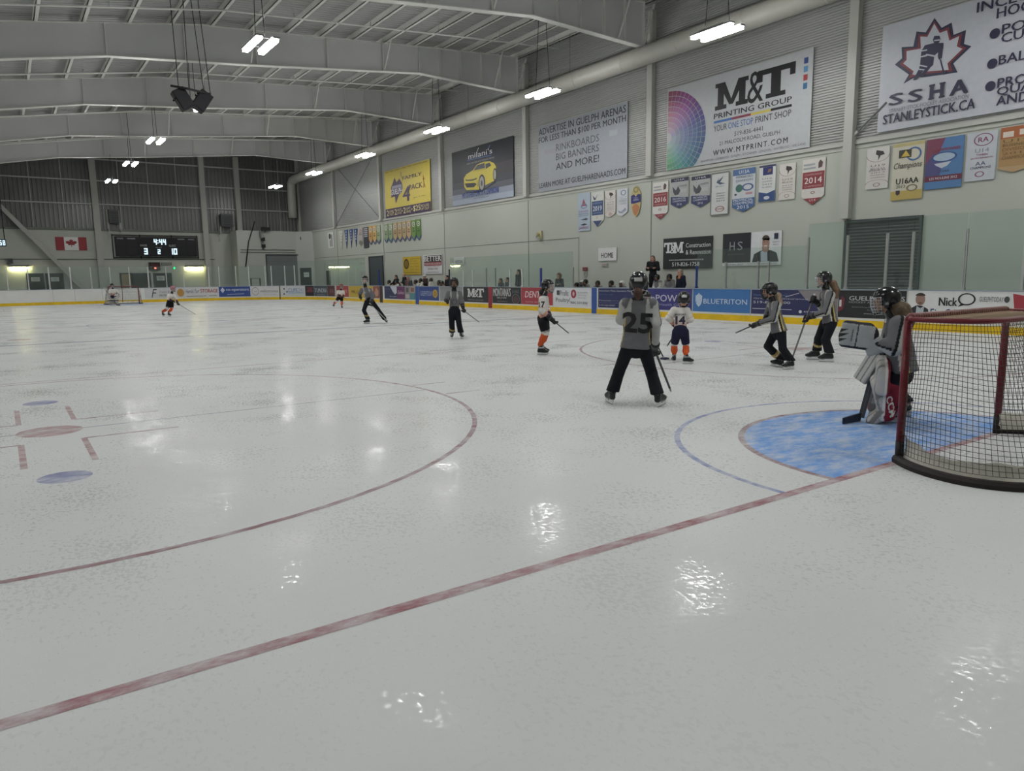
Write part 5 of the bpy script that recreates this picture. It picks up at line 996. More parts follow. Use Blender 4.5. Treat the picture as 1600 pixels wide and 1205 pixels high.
bootM = M('skate_boot', '1a1b1e', 0.4, attr=True, var=0.08); steelM = M('blade_steel', 'b8bcc0', 0.25, metal=0.9); holdM = M('blade_holder', 'd6d8d8', 0.4)
cageM = M('cage_wire', 'b9bcc0', 0.3, metal=0.6); cageK = M('cage_wire_dark', '26282b', 0.35, metal=0.4); cageW = M('cage_wire_white', 'd8d8d6', 0.4)
def hand_prims(H, W_, q, sz=1.0, r=0.013, grip=0.03, flip=1):
    """palm, four fingers curled round axis q and an opposed thumb; H grip centre, W_ wrist"""
    q = nrm(q); e1 = W_-H; e1 = e1-q*np.dot(e1, q)
    if np.linalg.norm(e1) < 1e-4: e1 = np.cross(q, V3(0, 0, 1))
    e1 = nrm(e1); e2 = np.cross(q, e1)*flip; P = []
    pc = H+e1*grip*1.25*sz; P.append(RC(pc-q*0.03*sz, pc+q*0.03*sz, 0.021*sz, 0.021*sz)); P.append(RC(pc, W_, 0.027*sz, 0.026*sz))
    R_ = grip+r
    for i, ln in enumerate((205, 225, 215, 190)):
        t = (i-1.5)*0.0235*sz; pr = None
        for k in range(5):
            a = math.radians(30+(ln-30)*k/4); p = H+q*t+R_*(math.cos(a)*e1+math.sin(a)*e2)*(1+0.06*(i in (1, 2)))
            if pr is not None: P.append(RC(pr, p, r*sz, r*0.92*sz))
            pr = p
    t0 = 0.05*sz; pr = pc+q*0.03*sz
    for k in range(4):
        a = math.radians(-30-110*k/3); p = H+q*(t0+0.004*k)+R_*(math.cos(a)*e1+math.sin(a)*e2); P.append(RC(pr, p, r*1.15*sz, r*1.05*sz)); pr = p
    return P
def head_parts(c, look, up, s):
    look = nrm(look-up*np.dot(look, up)*0.0); side = nrm(np.cross(up, look)); up = np.cross(look, side); ax = np.array([side, look, up]); L = lambda x, y, z: c+s*(side*x+look*y+up*z)
    P = [EL(L(0, -0.01, 0.03), np.array([0.074, 0.093, 0.09])*s, ax), EL(L(0, 0.025, -0.045), np.array([0.055, 0.062, 0.07])*s, ax), RC(L(0, 0.06, -0.085), L(0, 0.065, -0.09), 0.02*s, 0.02*s),
         RC(L(0, 0.082, 0.015), L(0, 0.104, -0.022), 0.009*s, 0.015*s), RC(L(-0.02, 0.083, -0.056), L(0.02, 0.083, -0.056), 0.009*s, 0.009*s), RC(L(-0.04, 0.075, 0.03), L(0.04, 0.075, 0.03), 0.012*s, 0.012*s)]
    for x in (-1, 1): P.append(EL(L(x*0.076, -0.005, -0.008), np.array([0.012, 0.022, 0.033])*s, ax))
    return P, L, ax
def skin_col(L, s, tone='b88f78'):
    def f(V):
        c = np.tile(LC(tone), (len(V), 1))
        for x in (-0.03, 0.03): c[np.linalg.norm((V-L(x, 0.083, 0.012)), axis=1) < 0.0125*s] = LC('2c2420')
        for x in (-0.036, 0.036): 
            d = V-L(x, 0.085, 0.036); c[(np.abs(d@nrm(L(0, 0, 1)-L(0, 0, 0))) < 0.006*s) & (np.linalg.norm(d, axis=1) < 0.022*s)] = LC('5a4434')
        d = V-L(0, 0.09, -0.056); c[(np.abs(d@nrm(L(0, 0, 1)-L(0, 0, 0))) < 0.009*s) & (np.linalg.norm(d, axis=1) < 0.026*s)] = LC('96584e')
        return c
    return f
def limb(a, b, r0, r1, r2=None, n=None):
    if r2 is None: return [RC(a, b, r0, r1)]
    m_ = (a+b)/2; return [RC(a, m_, r0, r1), RC(m_, b, r1, r2)]
def skate(G, t, n, s, org, parent, lite=False, cuff=None):
    """boot, holder and blade; G ground contact, t toe direction, n sole normal; returns the ankle"""
    t = nrm(t-n*np.dot(t, n)); sd = np.cross(n, t); A = G+n*0.205*s-t*0.055*s; P = lambda x, y, z: G+s*(t*x+sd*y+n*z)
    f = Shape([RC(P(-0.035, 0, 0.235), P(-0.055, 0, 0.17), 0.045*s, 0.045*s), RC(P(-0.085, 0, 0.105), P(-0.06, 0, 0.17), 0.036*s, 0.045*s), RC(P(-0.085, 0, 0.1), P(0.07, 0, 0.095), 0.036*s, 0.042*s), RC(P(0.07, 0, 0.095), P(0.12, 0, 0.092), 0.042*s, 0.032*s), RC(P(-0.04, 0, 0.2), P(0.05, 0, 0.125), 0.04*s, 0.034*s)], 0.02*s)
    def cf(V): d = (V-G)@n/s; u = (V-G)@t/s; return pick(V, '1d1e22', (d < 0.075, '5c5e62'), ((d > 0.17) & (d < 0.19) & (u > -0.1), '9c9da0'), ((np.abs((V-G)@sd) < 0.016*s) & (u > -0.01) & (d > 0.11) & (np.abs(((u*40) % 1)-0.5) < 0.22), 'c9cacc'), ((u < -0.06) & (d > 0.2) & (d < 0.25), '7d7f82'))
    b = mesh_shape('skate', f, lite or 0.012, bootM, parent, org, cf)
    mb = MB(org)
    for x0, x1 in ((-0.11, -0.03), (0.035, 0.11)): mb.prism([P(x0, -0.012, 0.025), P(x1, -0.012, 0.025), P(x1+0.015, -0.012, 0.07), P(x0-0.015, -0.012, 0.07)], sd*0.024*s, holdM)
    mb.prism([P(-0.13, -0.01, 0.02), P(0.13, -0.01, 0.02), P(0.12, -0.01, 0.042), P(-0.12, -0.01, 0.042)], sd*0.02*s, holdM); mb.build('blade_holder', b)
    mb = MB(org); mb.prism([P(-0.115, -0.0025, 0), P(0.11, -0.0025, 0), P(0.14, -0.0025, 0.022), P(-0.135, -0.0025, 0.022)], sd*0.005*s, steelM); mb.build('blade', b)
    return A
def helmet(L, ax, s, parent, org, h, col='141518', cage='wire', stripe=None, fc=None):
    # L works in head units: x side, y forward, z up
    side, look, up = ax
    sh = Shape([EL(L(0, -0.012, 0.045), np.array([0.108, 0.13, 0.105])*s, ax), RC(L(-0.088, -0.01, 0.0), L(-0.086, -0.005, -0.05), 0.03*s, 0.026*s), RC(L(0.088, -0.01, 0.0), L(0.086, -0.005, -0.05), 0.03*s, 0.026*s), EL(L(0, -0.075, -0.01), np.array([0.08, 0.06, 0.07])*s, ax)], 0.02*s,
               [lambda P: np.minimum((P-L(0, 0.055, 0))@look, -((P-L(0, 0, 0.05))@up)*0.9+((P-L(0, 0.055, 0.05))@look)*0.0), PL(L(0, 0, -0.085), -up)])
    def cf(V):
        x = (V-L(0, 0, 0))@side/s; y = (V-L(0, 0, 0))@look/s; z = (V-L(0, 0, 0))@up/s
        c = pick(V, col)
        for vx, vy in ((0.05, 0.03), (-0.05, 0.03), (0.05, -0.06), (-0.05, -0.06), (0.03, -0.11), (-0.03, -0.11)): c[(np.hypot(x-vx, y-vy) < 0.013) & (z > 0.05)] = LC('3c3e42')
        if stripe: c[(y < -0.09) & (np.abs(x) < 0.045) & (np.abs(z-0.05) < 0.02)] = LC(stripe)
        for sx in (-1, 1): c[np.hypot(y+0.01, z+0.02)+np.where(x*sx > 0.09, 0, 9) < 0.016] = LC('85878b')
        return c
    o = mesh_shape('helmet', sh, h, helmM, parent, org, cf)
    m_ = {'wire': cageM, 'dark': cageK, 'white': cageW}[cage]; mb = MB(org); wr_ = 0.0032*s if h < 0.02 else 0.004
    def cp(a, z): 
        k = 1-0.22*max(0, -z-0.05)/0.08; return L(0.102*k*math.sin(a), 0.012+0.128*k*math.cos(a), z)
    far_ = h >= 0.02
    for z in (0.048, -0.02, -0.07, -0.122) if far_ else (0.048, 0.018, -0.012, -0.042, -0.072, -0.1, -0.122): mb.tube([cp(math.radians(q), z) for q in range(-78, 79, 13)], wr_, m_, 5)
    for q in (-70, -35, 0, 35, 70) if far_ else (-75, -56, -40, -26, -13, 0, 13, 26, 40, 56, 75): mb.tube([cp(math.radians(q), z) for z in (0.05, 0.01, -0.04, -0.09, -0.122)], wr_, m_, 5)
    mb.build('face_cage', o)
    f = Shape([RC(L(-0.03, 0.095, -0.115), L(0.03, 0.095, -0.115), 0.022*s, 0.022*s), RC(L(-0.07, 0.04, -0.09), L(-0.03, 0.09, -0.115), 0.012*s, 0.018*s), RC(L(0.07, 0.04, -0.09), L(0.03, 0.09, -0.115), 0.012*s, 0.018*s)], 0.01)
    mesh_shape('chin_guard', f, h, helmM, o, org, lambda V: pick(V, '1a1b1d'))
    return o
def hair_tail(pts, rs, col, parent, org, h, name='hair'):
    f = Shape([RC(pts[i], pts[i+1], rs[i], rs[i+1]) for i in range(len(pts)-1)], 0.03)
    def cf(V): k = (np.sin(V[:, 2]*7+V[:, 0]*90)*0.5+0.5)[:, None]; return LC(col)*(0.75+0.5*k)
    return mesh_shape(name, f, h, hairM, parent, org, cf)
def stick(a, b, label, col='2c2e32', tip='8c8e90', group=None, w_=0.026, grip=None):
    a = np.asarray(a, float); b = np.asarray(b, float); t = empty('ringette_stick', b, label, 'stick', group); d = b-a
    mb = MB(b); mb.bar(a, b-d*0.06, w_, w_*0.75, M('stick_'+col, col, 0.4)); o = mb.build('shaft', t, 0.003)
    mb = MB(b); mb.tube([b-d*0.06, b-d*0.02, b], [w_*0.55, w_*0.5, w_*0.2], M('stick_tip', tip, 0.5), 8); mb.build('tip', t)
    mb = MB(b); mb.bar(a-nrm(d)*0.01, a+d*0.09, w_*1.25, w_*1.0, M('grip_tape', 'cfcfcb', 0.8)); mb.build('tape', t)
    return t
SKA = 'grey'
def number_on(sh, txt, C0, right_, up, w_, h_, depth, col, parent, org, name='number', bold=0.03, off=0.006, sub=0.03):
    """printed digits laid on the cloth: each point slides along the view of the cloth until it meets it"""
    vs, fs = text_geo(txt, bold); right_ = nrm(right_); up = nrm(up); nn = np.cross(right_, up)
    bm = bmesh.new(); vv = [bm.verts.new(((a-0.5)*w_, (b-0.5)*h_, 0)) for a, b in vs]
    for f in fs:
        try: bm.faces.new([vv[i] for i in f])
        except ValueError: pass
    bmesh.ops.triangulate(bm, faces=bm.faces[:])
    for _ in range(3):
        e = [x for x in bm.edges if x.calc_length() > sub]
        if not e: break
        bmesh.ops.subdivide_edges(bm, edges=e, cuts=1); bmesh.ops.triangulate(bm, faces=bm.faces[:])
    P = np.array([C0+right_*v.co.x+up*v.co.y+nn*depth for v in bm.verts])
    for _ in range(40): P = P-nn*np.clip(sh(P), -0.02, 0.05)[:, None]*0.8
    P = P+nn*off
    for v, p in zip(bm.verts, P): v.co = p-org
    me = bpy.data.meshes.new(name); bm.to_mesh(me); bm.free(); me.materials.append(flat(col)); return put(name, me, parent)
# ================================================================== PLAYERS
def seg_d(V, a, b):
    ba = b-a; t = np.clip((V-a)@ba/max(ba@ba, 1e-9), 0, 1); q = V-a-t[:, None]*ba; return np.linalg.norm(q, axis=1), t, q
def frame_at(G): T = nrm(V3(CAMP[0]-G[0], CAMP[1]-G[1], 0)); return np.cross(-T, V3(0, 0, 1)), T
def player(label, base, j, s=1.0, team='grey', look=(0, 1, 0), fwd=None, h=None, stk=None, helm={}, tail=None, num=None, name_txt=None, group='skaters on the ice', extra=None, sleeve=1.0, gl_col='17181b', pant_gold=None, sock='c0522c', hemlift=0.0, z0=0.0, head_s=1.0, flare=1.1, legs=True, ice_feet=True):
    G = onZ(base[0], base[1], z0); Rv, T = frame_at(G); Z = V3(0, 0, 1)
    D = lambda v: nrm(Rv*v[0]+T*v[1]+Z*(v[2] if len(v) > 2 else 0))
    J = {}
    for k, v in j.items():
        if k in ('ftL', 'ftR') and len(v) < 3: J[k] = onZ(v[0], v[1], z0)
        elif k[:2] == 'to': J[k] = D(v)
        elif k[:2] == 'nn': J[k] = D(v)
        else: J[k] = onP(v[0], v[1], G+T*(v[2] if len(v) > 2 else 0), T)
    dist = np.linalg.norm(G-CAMP); h = h or min(max(0.012, dist/1141*1.05), 0.03)
    if stk:
        A_ = onP(stk[0][0], stk[0][1], G+T*stk[0][2], T); B_ = onZ(stk[1][0], stk[1][1], 0.012) if len(stk[1]) < 3 else onP(stk[1][0], stk[1][1], G+T*stk[1][2], T)
        for hd, t in stk[2].items(): J['ha'+hd] = A_+(B_-A_)*t
        q = nrm(B_-A_)
        stick(A_, B_, stk[3], *(stk[4:] if len(stk) > 4 else ()))
    else: q = None
    shm = (J['shL']+J['shR'])/2; left = nrm(J['shL']-J['shR']); up = nrm(shm-J['pelvis'])
    fw = nrm(np.cross(left, up)) if fwd is None else D(fwd); left = nrm(np.cross(up, fw)); org = V3(G[0], G[1], 0)
    lk = D(look)
    # --- skates first: they give the ankles
    root = None; hs = 1.04*s**0.35*head_s
    hp, L, ax = head_parts(J['head'], lk, Z if abs(lk[2]) < 0.9 else up, hs)
    ank = {}
    n0 = {}
    for S_ in 'LR':
        n0[S_] = J.get('nn'+S_, Z)
        if ice_feet: ank[S_] = J['ft'+S_]+n0[S_]*0.205*s-J['to'+S_]*0.055*s
        else: ank[S_] = J['ft'+S_]+Z*0.09*s-J['to'+S_]*0.04
    wr = {}
    for S_ in 'LR':
        d = nrm(J['el'+S_]-J['ha'+S_]); wr[S_] = J['ha'+S_]+d*0.085*s
    # --- one continuous body
    bp = list(hp)+[RC(J['head']-Z*0.05*hs-lk*0.02, J['neck'], 0.05*hs, 0.055*s), RC(J['neck'], shm-up*0.05, 0.06*s, 0.08*s), RC(J['shL'], J['shR'], 0.055*s, 0.055*s), RC(shm-up*0.08, J['pelvis'], 0.125*s, 0.115*s, fw, 0.7)]
    for S_ in 'LR':
        bp += [RC(J['sh'+S_], J['el'+S_], 0.048*s, 0.038*s), RC(J['el'+S_], wr[S_], 0.038*s, 0.026*s)]
        bp += hand_prims(J['ha'+S_], wr[S_], q if q is not None else D((0.3, 0.2, 1)), 0.85*s**0.5, 0.0085, 0.013, 1 if S_ == 'R' else -1)
        if legs: bp += [RC(J['hip'+S_], J['kn'+S_], 0.082*s, 0.056*s), RC(J['kn'+S_], ank[S_], 0.056*s, 0.036*s), RC(ank[S_], J['ft'+S_]+J['to'+S_]*0.07*s+n0[S_]*0.1*s, 0.034*s, 0.025*s)]
    root = mesh_shape('person', Shape(bp, 0.02*s), h, skinM, None, org, skin_col(L, hs)); tag(root, label, 'person', group)
    # --- jersey
    hem = J['pelvis']-up*(0.03*s+hemlift); chest = shm-up*0.12*s; sw = np.linalg.norm(J['shL']-J['shR'])/2
    wd = max(sw*0.93, 0.13*s)
    jp = [RC(J['neck']-up*0.02, shm-up*0.06*s, 0.062*s, 0.10*s), RC(J['shL']*0.93+shm*0.07, J['shR']*0.93+shm*0.07, 0.075*s, 0.075*s), RC(chest, (chest+hem)/2, wd*0.96, wd*0.95, fw, 0.66), RC((chest+hem)/2, hem-up*0.03, wd*0.97, wd*flare, fw, 0.7)]
    for S_ in 'LR': jp += [RC(J['sh'+S_], J['el'+S_], 0.078*s*sleeve, 0.07*s*sleeve), RC(J['el'+S_], wr[S_]+nrm(J['el'+S_]-wr[S_])*0.06*s, 0.07*s*sleeve, 0.056*s*sleeve)]
    jsh = Shape(jp, 0.035*s, [PL(hem, -up)] if False else [])
    low = lambda P: np.where(np.abs((P-hem)@left) < wd*1.2, -(P-hem)@up, -1)
    armd = lambda P: np.minimum(np.minimum(seg_d(P, J['elL'], wr['L'])[0], seg_d(P, J['elR'], wr['R'])[0]), np.minimum(seg_d(P, J['shL'], J['elL'])[0], seg_d(P, J['shR'], J['elR'])[0]))-0.085*s*sleeve
    jsh.c = [lambda P: np.minimum(-(P-hem)@up, armd(P))]
    def jcol(V):
        f = (V-chest)@fw/s; x = (V-chest)@left/s; zt = (V-hem)@up/s
        best = np.full(len(V), 9.0); al = np.zeros(len(V)); tt = np.zeros(len(V))
        for S_ in 'LR':
            for a, b, t0 in ((J['sh'+S_], J['el'+S_], 0), (J['el'+S_], wr[S_], 1)):
                d, t, qv = seg_d(V, a, b); m = d < best; best = np.where(m, d, best); qn = qv/(d[:, None]+1e-6); bx = nrm(b-a); bkd = -up*0.8-fw*0.6; bkd = nrm(bkd-bx*np.dot(bkd, bx)); al = np.where(m, qn@bkd, al); tt = np.where(m, t0+t, tt)
        td = np.sqrt(np.maximum(((V-chest)@left)**2, 0)); arm = (best < 0.088*s*sleeve) & ((tt > 0.22) | (np.abs(x)*s > sw*0.98))
        if team == 'grey':
            c = pick(V, '69696c')
            tor = ~arm; lowt = tor & ((V-shm)@up/s < -0.15)
            c[lowt & (np.abs(x) > 0.09) & (np.abs(f) < 0.02)] = LC('1c1c1e'); c[lowt & (np.abs(x) > 0.09) & (f > 0.02) & (f < 0.045)] = LC('cfcbbd'); c[lowt & (np.abs(x) > 0.09) & (f < -0.02) & (f > -0.045)] = LC('bfa868')
            xs_ = np.abs(x)*s/sw; hgt = (V-shm)@up/s; c[tor & (xs_ > 0.5+0.0*f) & (xs_ < 0.92) & (hgt > -0.13) & (np.abs(xs_-0.55+hgt*1.6) < 0.2)] = LC('b0afab')
            c[arm & (al > 0.12)] = LC('b2b2af'); c[arm & (al > -0.22) & (al <= 0.12)] = LC('1f1f21')
            c[arm & (tt > 1.9)] = LC('242426')
        else:
            c = pick(V, 'd2cfca'); ph = np.arctan2(f, x); spk = np.abs(((ph*2.6) % 1)-0.5)*2; tor = ~arm
            c[tor & (zt < 0.07+0.22*spk)] = LC('c98f7a'); c[tor & (zt < 0.02+0.10*np.abs(((ph*2.6+.5) % 1)-0.5)*2)] = LC('4a3048'); c[tor & (zt < 0.012)] = LC('2c2840')
            c[arm & (tt > 1.25)] = LC('c89a88'); c[arm & (tt > 1.5)] = LC('3a3046'); c[arm & (tt > 1.72)] = LC('b0624a'); c[arm & (tt > 0.75) & (tt < 0.85)] = LC('c4a89c')
        c[((V-J['neck'])@up/s > -0.035) & (np.linalg.norm((V-J['neck'])-(((V-J['neck'])@up)[:, None]*up), axis=1) < 0.085*s)] = LC('1d1d20')
        return c
    jer = mesh_shape('jersey', jsh, h, clothM, root, org, jcol)
    fs_ = fw
    if num:
        bk_ = num[1] == 'back'; nn = -fw if bk_ else fw; rt = -left if bk_ else left
        rt = left*(-1 if bk_ else 1); rt = nrm(np.cross(up, nn)); C_ = shm-up*num[3]*s+rt*(num[6] if len(num) > 6 else 0)
        number_on(jsh, num[0], C_, rt, up, num[2][0]*s, num[2][1]*s, 0.3, num[4], jer, org, 'number' if num[0].isdigit() else 'emblem', num[5])
    if name_txt: rt = nrm(np.cross(up, -fw)); number_on(jsh, name_txt, shm-up*0.09*s, rt, up, 0.26*s, 0.045*s, 0.3, '34304a', jer, org, 'name_lettering', 0.02)
    # --- legs
    if legs:
        if team == 'grey' or team == 'coach':
            pp = [RC(J['pelvis']+up*0.06*s, (J['hipL']+J['hipR'])/2-up*0.02, 0.14*s, 0.135*s, fw, 0.8)]
            for S_ in 'LR': pp += [RC(J['hip'+S_], J['kn'+S_], 0.094*s, 0.077*s), RC(J['kn'+S_], ank[S_]-n0[S_]*0.05*s, 0.076*s, 0.088*s)]
            def pc(V):
                c = pick(V, '191a20')
                for S_ in ('LR' if pant_gold is None else pant_gold):
                    d, t, qv = seg_d(V, J['kn'+S_], ank[S_]); sl = qv@left/(0.08*s); c[(t > 0.42+0.1*sl) & (t < 0.62+0.1*sl) & (d < 0.12*s)] = LC('a08a54'); c[(t > 0.54+0.1*sl) & (t < 0.57+0.1*sl) & (d < 0.12*s)] = LC('d0c8b0')
                return c
            cutl = lambda P: np.where(seg_d(P, J['knL'], ank['L'])[0] < seg_d(P, J['knR'], ank['R'])[0], -((P-J['ftL'])@n0['L']-0.175*s), -((P-J['ftR'])@n0['R']-0.175*s))
            mesh_shape('pants', Shape(pp, 0.02*s, [cutl] if ice_feet else []), h, clothM, root, org, pc)
        else:
            pp = [RC(J['pelvis']+up*0.05*s, (J['hipL']+J['hipR'])/2, 0.155*s, 0.15*s, fw, 0.85)]
            for S_ in 'LR': pp += [RC(J['hip'+S_], J['kn'+S_]*0.72+J['hip'+S_]*0.28, 0.115*s, 0.098*s)]
            def pc(V):
                c = pick(V, '20223a' if team != 'whiteblack' else '17171c')
                for S_ in 'LR': d, t, qv = seg_d(V, J['hip'+S_], J['kn'+S_]); c[(t > 0.84) & (t < 0.9)] = LC('c8c6c2')
                return c
            mesh_shape('pants', Shape(pp, 0.015*s), h, clothM, root, org, pc)
            for S_ in 'LR':
                f = Shape([RC(J['kn'+S_], (J['kn'+S_]*0.5+ank[S_]*0.5), 0.079*s, 0.078*s), RC((J['kn'+S_]*0.5+ank[S_]*0.5), ank[S_]+n0[S_]*0.05*s, 0.078*s, 0.058*s)], 0.02)
                mesh_shape('sock', f, h, clothM, root, org, lambda V, S_=S_: pick(V, sock, (seg_d(V, J['kn'+S_], ank[S_])[1] < 0.08, 'd0ccc8')))
        for S_ in 'LR':
            if ice_feet: skate(J['ft'+S_], J['to'+S_], n0[S_], s, org, root, max(h*0.85, 0.011))
            else: mesh_shape('shoe', Shape([RC(ank[S_], J['ft'+S_]+J['to'+S_]*0.13*s+Z*0.04, 0.045*s, 0.04*s), RC(ank[S_], J['ft'+S_]-J['to'+S_]*0.06*s+Z*0.04, 0.04*s, 0.04*s)], 0.02), h, bootM, root, org, lambda V: pick(V, '1e1e20'))
    # --- gloves
    if gl_col:
        for S_ in 'LR':
            cu_ = wr[S_]+nrm(J['el'+S_]-wr[S_])*0.1*s; gp = hand_prims(J['ha'+S_], wr[S_], q if q is not None else D((0.3, 0.2, 1)), 1.2*s**0.6, 0.0175*s**0.5, 0.016, 1 if S_ == 'R' else -1)
            gp += [RC(wr[S_], cu_, 0.052*s, 0.062*s)]
            mesh_shape('glove', Shape(gp, 0.01), max(0.009, h*0.75), glovM, root, org, lambda V, S_=S_: pick(V, gl_col, (np.abs((V-wr[S_])@nrm(J['el'+S_]-wr[S_])-0.05*s) < 0.012*s, '4a4b4f')))
    helmet(L, ax, hs, root, org, max(0.011, h*0.85), **helm) if helm is not None else None
    if helm is not None: mesh_shape('neck_guard', Shape([RC(J['head']*0.35+J['neck']*0.65, J['neck']-up*0.01, 0.06*s, 0.07*s)], 0.01), h, helmM, root, org, lambda V: pick(V, '1b1b1e'))
    if tail: hair_tail([L(*p) for p in tail[0]], [r*hs for r in tail[1]], tail[2], root, org, max(h*0.8, 0.01))
    if extra: extra(root, J, L, ax, Rv, T, s, org, h, left, up, fw, jsh, wr)
    return root, J
# --- skater 25, seen from behind
player('skater in grey jersey number 25 seen from behind, legs wide apart', (993, 632.5), dict(head=(998, 444), neck=(997, 465), shL=(976, 475, 0), shR=(1021, 476, 0), elL=(970, 500, -.02), elR=(1025.5, 505, .04), haL=(981, 522, -.24), pelvis=(993, 541), hipL=(982, 542), hipR=(1006, 542), knL=(967, 581, -.1), knR=(1018, 583, -.1), ftL=(951.5, 630), ftR=(1034, 634.5), toL=(-.45, -1), toR=(.5, -.9), nnL=(.14, 0, 1), nnR=(-.2, 0, 1)), s=0.93,
       look=(.05, -1, -.04), fwd=(0, -1), stk=((1012, 518, -.28), (1048.5, 612), {'R': .30, 'L': .03}, 'ringette stick of skater 25, its tip on the ice'), helm=dict(stripe='b8b8b8'), sleeve=.86, flare=1.22, tail=([(0.0, -.09, -.05), (.0, -.125, -.1), (.0, -.12, -.16)], [.035, .045, .03], '4a3228'), num=('25', 'back', (.40, .265), .235, '1b1a1c', .03), pant_gold='')
# --- white 14 from behind
player('small skater in white jersey number 14 with orange socks seen from behind', (1064, 568), dict(head=(1068.5, 468), neck=(1067, 478), shL=(1053, 485, 0), shR=(1073.5, 486, 0), elL=(1045, 497, .02), elR=(1079, 499, 0), haL=(1052, 507, -.22), haR=(1070, 510, -.25), pelvis=(1063, 517), hipL=(1057.5, 519), hipR=(1069, 519), knL=(1053.5, 540, -.08), knR=(1072, 541, -.05), ftL=(1052.5, 567), ftR=(1074.5, 569), toL=(-.2, -1), toR=(.9, -.2)), s=.74, team='white',
       look=(-.05, -1, -.1), fwd=(0, -1), stk=((1068, 503, -.3), (1042, 541, -.2), {'R': .05, 'L': .3}, 'short visible stick of the skater number 14'), num=('14', 'back', (.235, .2), .225, '34304a', .045), name_txt='BEDFORD', helm=dict(stripe='c8c8c8'), sleeve=1.12, head_s=1.06)
# --- skater in white, almost hidden by 25, reaching for the ring
player('white shirted skater mostly hidden behind skater 25, stick in the ring', (1012, 560), dict(head=(1008, 466), neck=(1009, 478), shL=(1021, 485, .1), shR=(1003, 485, -.1), elL=(1030, 500, .1), elR=(1002, 502, 0), haL=(1020, 513, .25), haR=(1010, 505, .2), pelvis=(1011, 517), hipL=(1016, 519), hipR=(1007, 519), knL=(1015, 540), knR=(1009, 540), ftL=(1017, 561), ftR=(1011, 559), toL=(.6, .6), toR=(.6, .6)), s=.78, team='white', look=(.5, .8, -.2),
       stk=((1008, 500, .25), (1037.5, 560.5), {'R': .08, 'L': .42}, 'stick reaching into the dark ring beside skater 25', '3a3c42'), head_s=1.04)
a = onZ(1038.5, 561.2); mb = MB(a); mb.tube([a+V3(0.074*math.cos(q), 0.074*math.sin(q), 0.014) for q in np.linspace(0, 2*math.pi, 33)[:-1]], 0.0145, M('ring_rubber', '23304c', 0.5), 10, closed=True); tag(mb.build('ringette_ring'), 'dark blue rubber ring lying on the ice', 'ring')
# --- A: grey skater with stick out to the left
tl_ = ([(0, -.09, -.04), (.0, -.14, -.1), (.02, -.15, -.22), (.03, -.13, -.3)], [.04, .05, .045, .02], '8a7a64')
player('grey skater bending forward, stick held out low to the left', (1222, 576), dict(head=(1202, 455), neck=(1206.5, 469), shL=(1214, 477, .12), shR=(1204, 476, -.18), elL=(1209, 498, .2), elR=(1199, 493, -.2), pelvis=(1217, 517), hipL=(1221, 520, .1), hipR=(1211, 520, -.1), knR=(1199.5, 541, -.08), knL=(1223, 545, .1), ftR=(1213, 574), ftL=(1232, 577.5), toR=(-.8, .1), toL=(-.6, .4), nnR=(.25, 0, 1)), s=.83, look=(-1, .12, -.12), flare=1.3,
       stk=((1196, 500, -.1), (1149, 520.5, -.1), {'R': .05, 'L': .38}, 'stick held out to the left by the bending grey skater', '2c2e32'), tail=tl_, pant_gold='R', helm=dict(cage='dark'))
# --- B: tall grey skater, one glove raised
player('tall grey skater facing left with long ponytail, one glove raised on the stick', (1284, 564), dict(head=(1287, 437), neck=(1290, 450), shL=(1298, 462, .13), shR=(1288, 461, -.18), elL=(1290, 487, .2), elR=(1284, 480, -.22), pelvis=(1297, 502), hipL=(1300, 505, .1), hipR=(1289, 505, -.1), knR=(1279, 529, -.1), knL=(1290, 531, .12), ftR=(1270.5, 562.3), ftL=(1291, 566), toR=(-1, .05), toL=(-1, .05)), s=.95, look=(-1, .2, -.06), flare=1.3,
       stk=((1273, 460, -.08), (1236.5, 563.5), {'R': .07, 'L': .36}, 'long stick slanting down to the ice before the tall grey skater', '5a5856'), tail=([(0, -.09, -.03), (.0, -.15, -.08), (.03, -.2, -.2), (.04, -.2, -.32)], [.045, .06, .055, .025], '6a5440'), pant_gold='R')
# --- L1: grey skater facing the camera
player('grey skater standing upright facing the camera before the boards', (714, 530), dict(head=(709.5, 442), neck=(709.5, 453), shR=(701, 459.5, 0), shL=(718, 459.5, 0), elR=(697.5, 469, .05), haR=(697.5, 470.5, .26), elL=(721.5, 471.5, 0), pelvis=(710, 485), hipR=(705.5, 487), hipL=(714.5, 487), knR=(706, 507, .03), knL=(717.5, 508, .03), ftR=(706.5, 529.5), ftL=(721.5, 529.5), toR=(-.1, 1), toL=(.3, 1)), s=.92, look=(-.05, 1, 0),
       stk=((721.5, 483, .06), (749, 503.5, .5), {'L': .1}, 'stick pointing right of the upright grey skater', '6a6460'), helm=dict(cage='dark'), num=('O', 'front', (.17, .15), .22, '4c4c4f', .0), pant_gold='R')
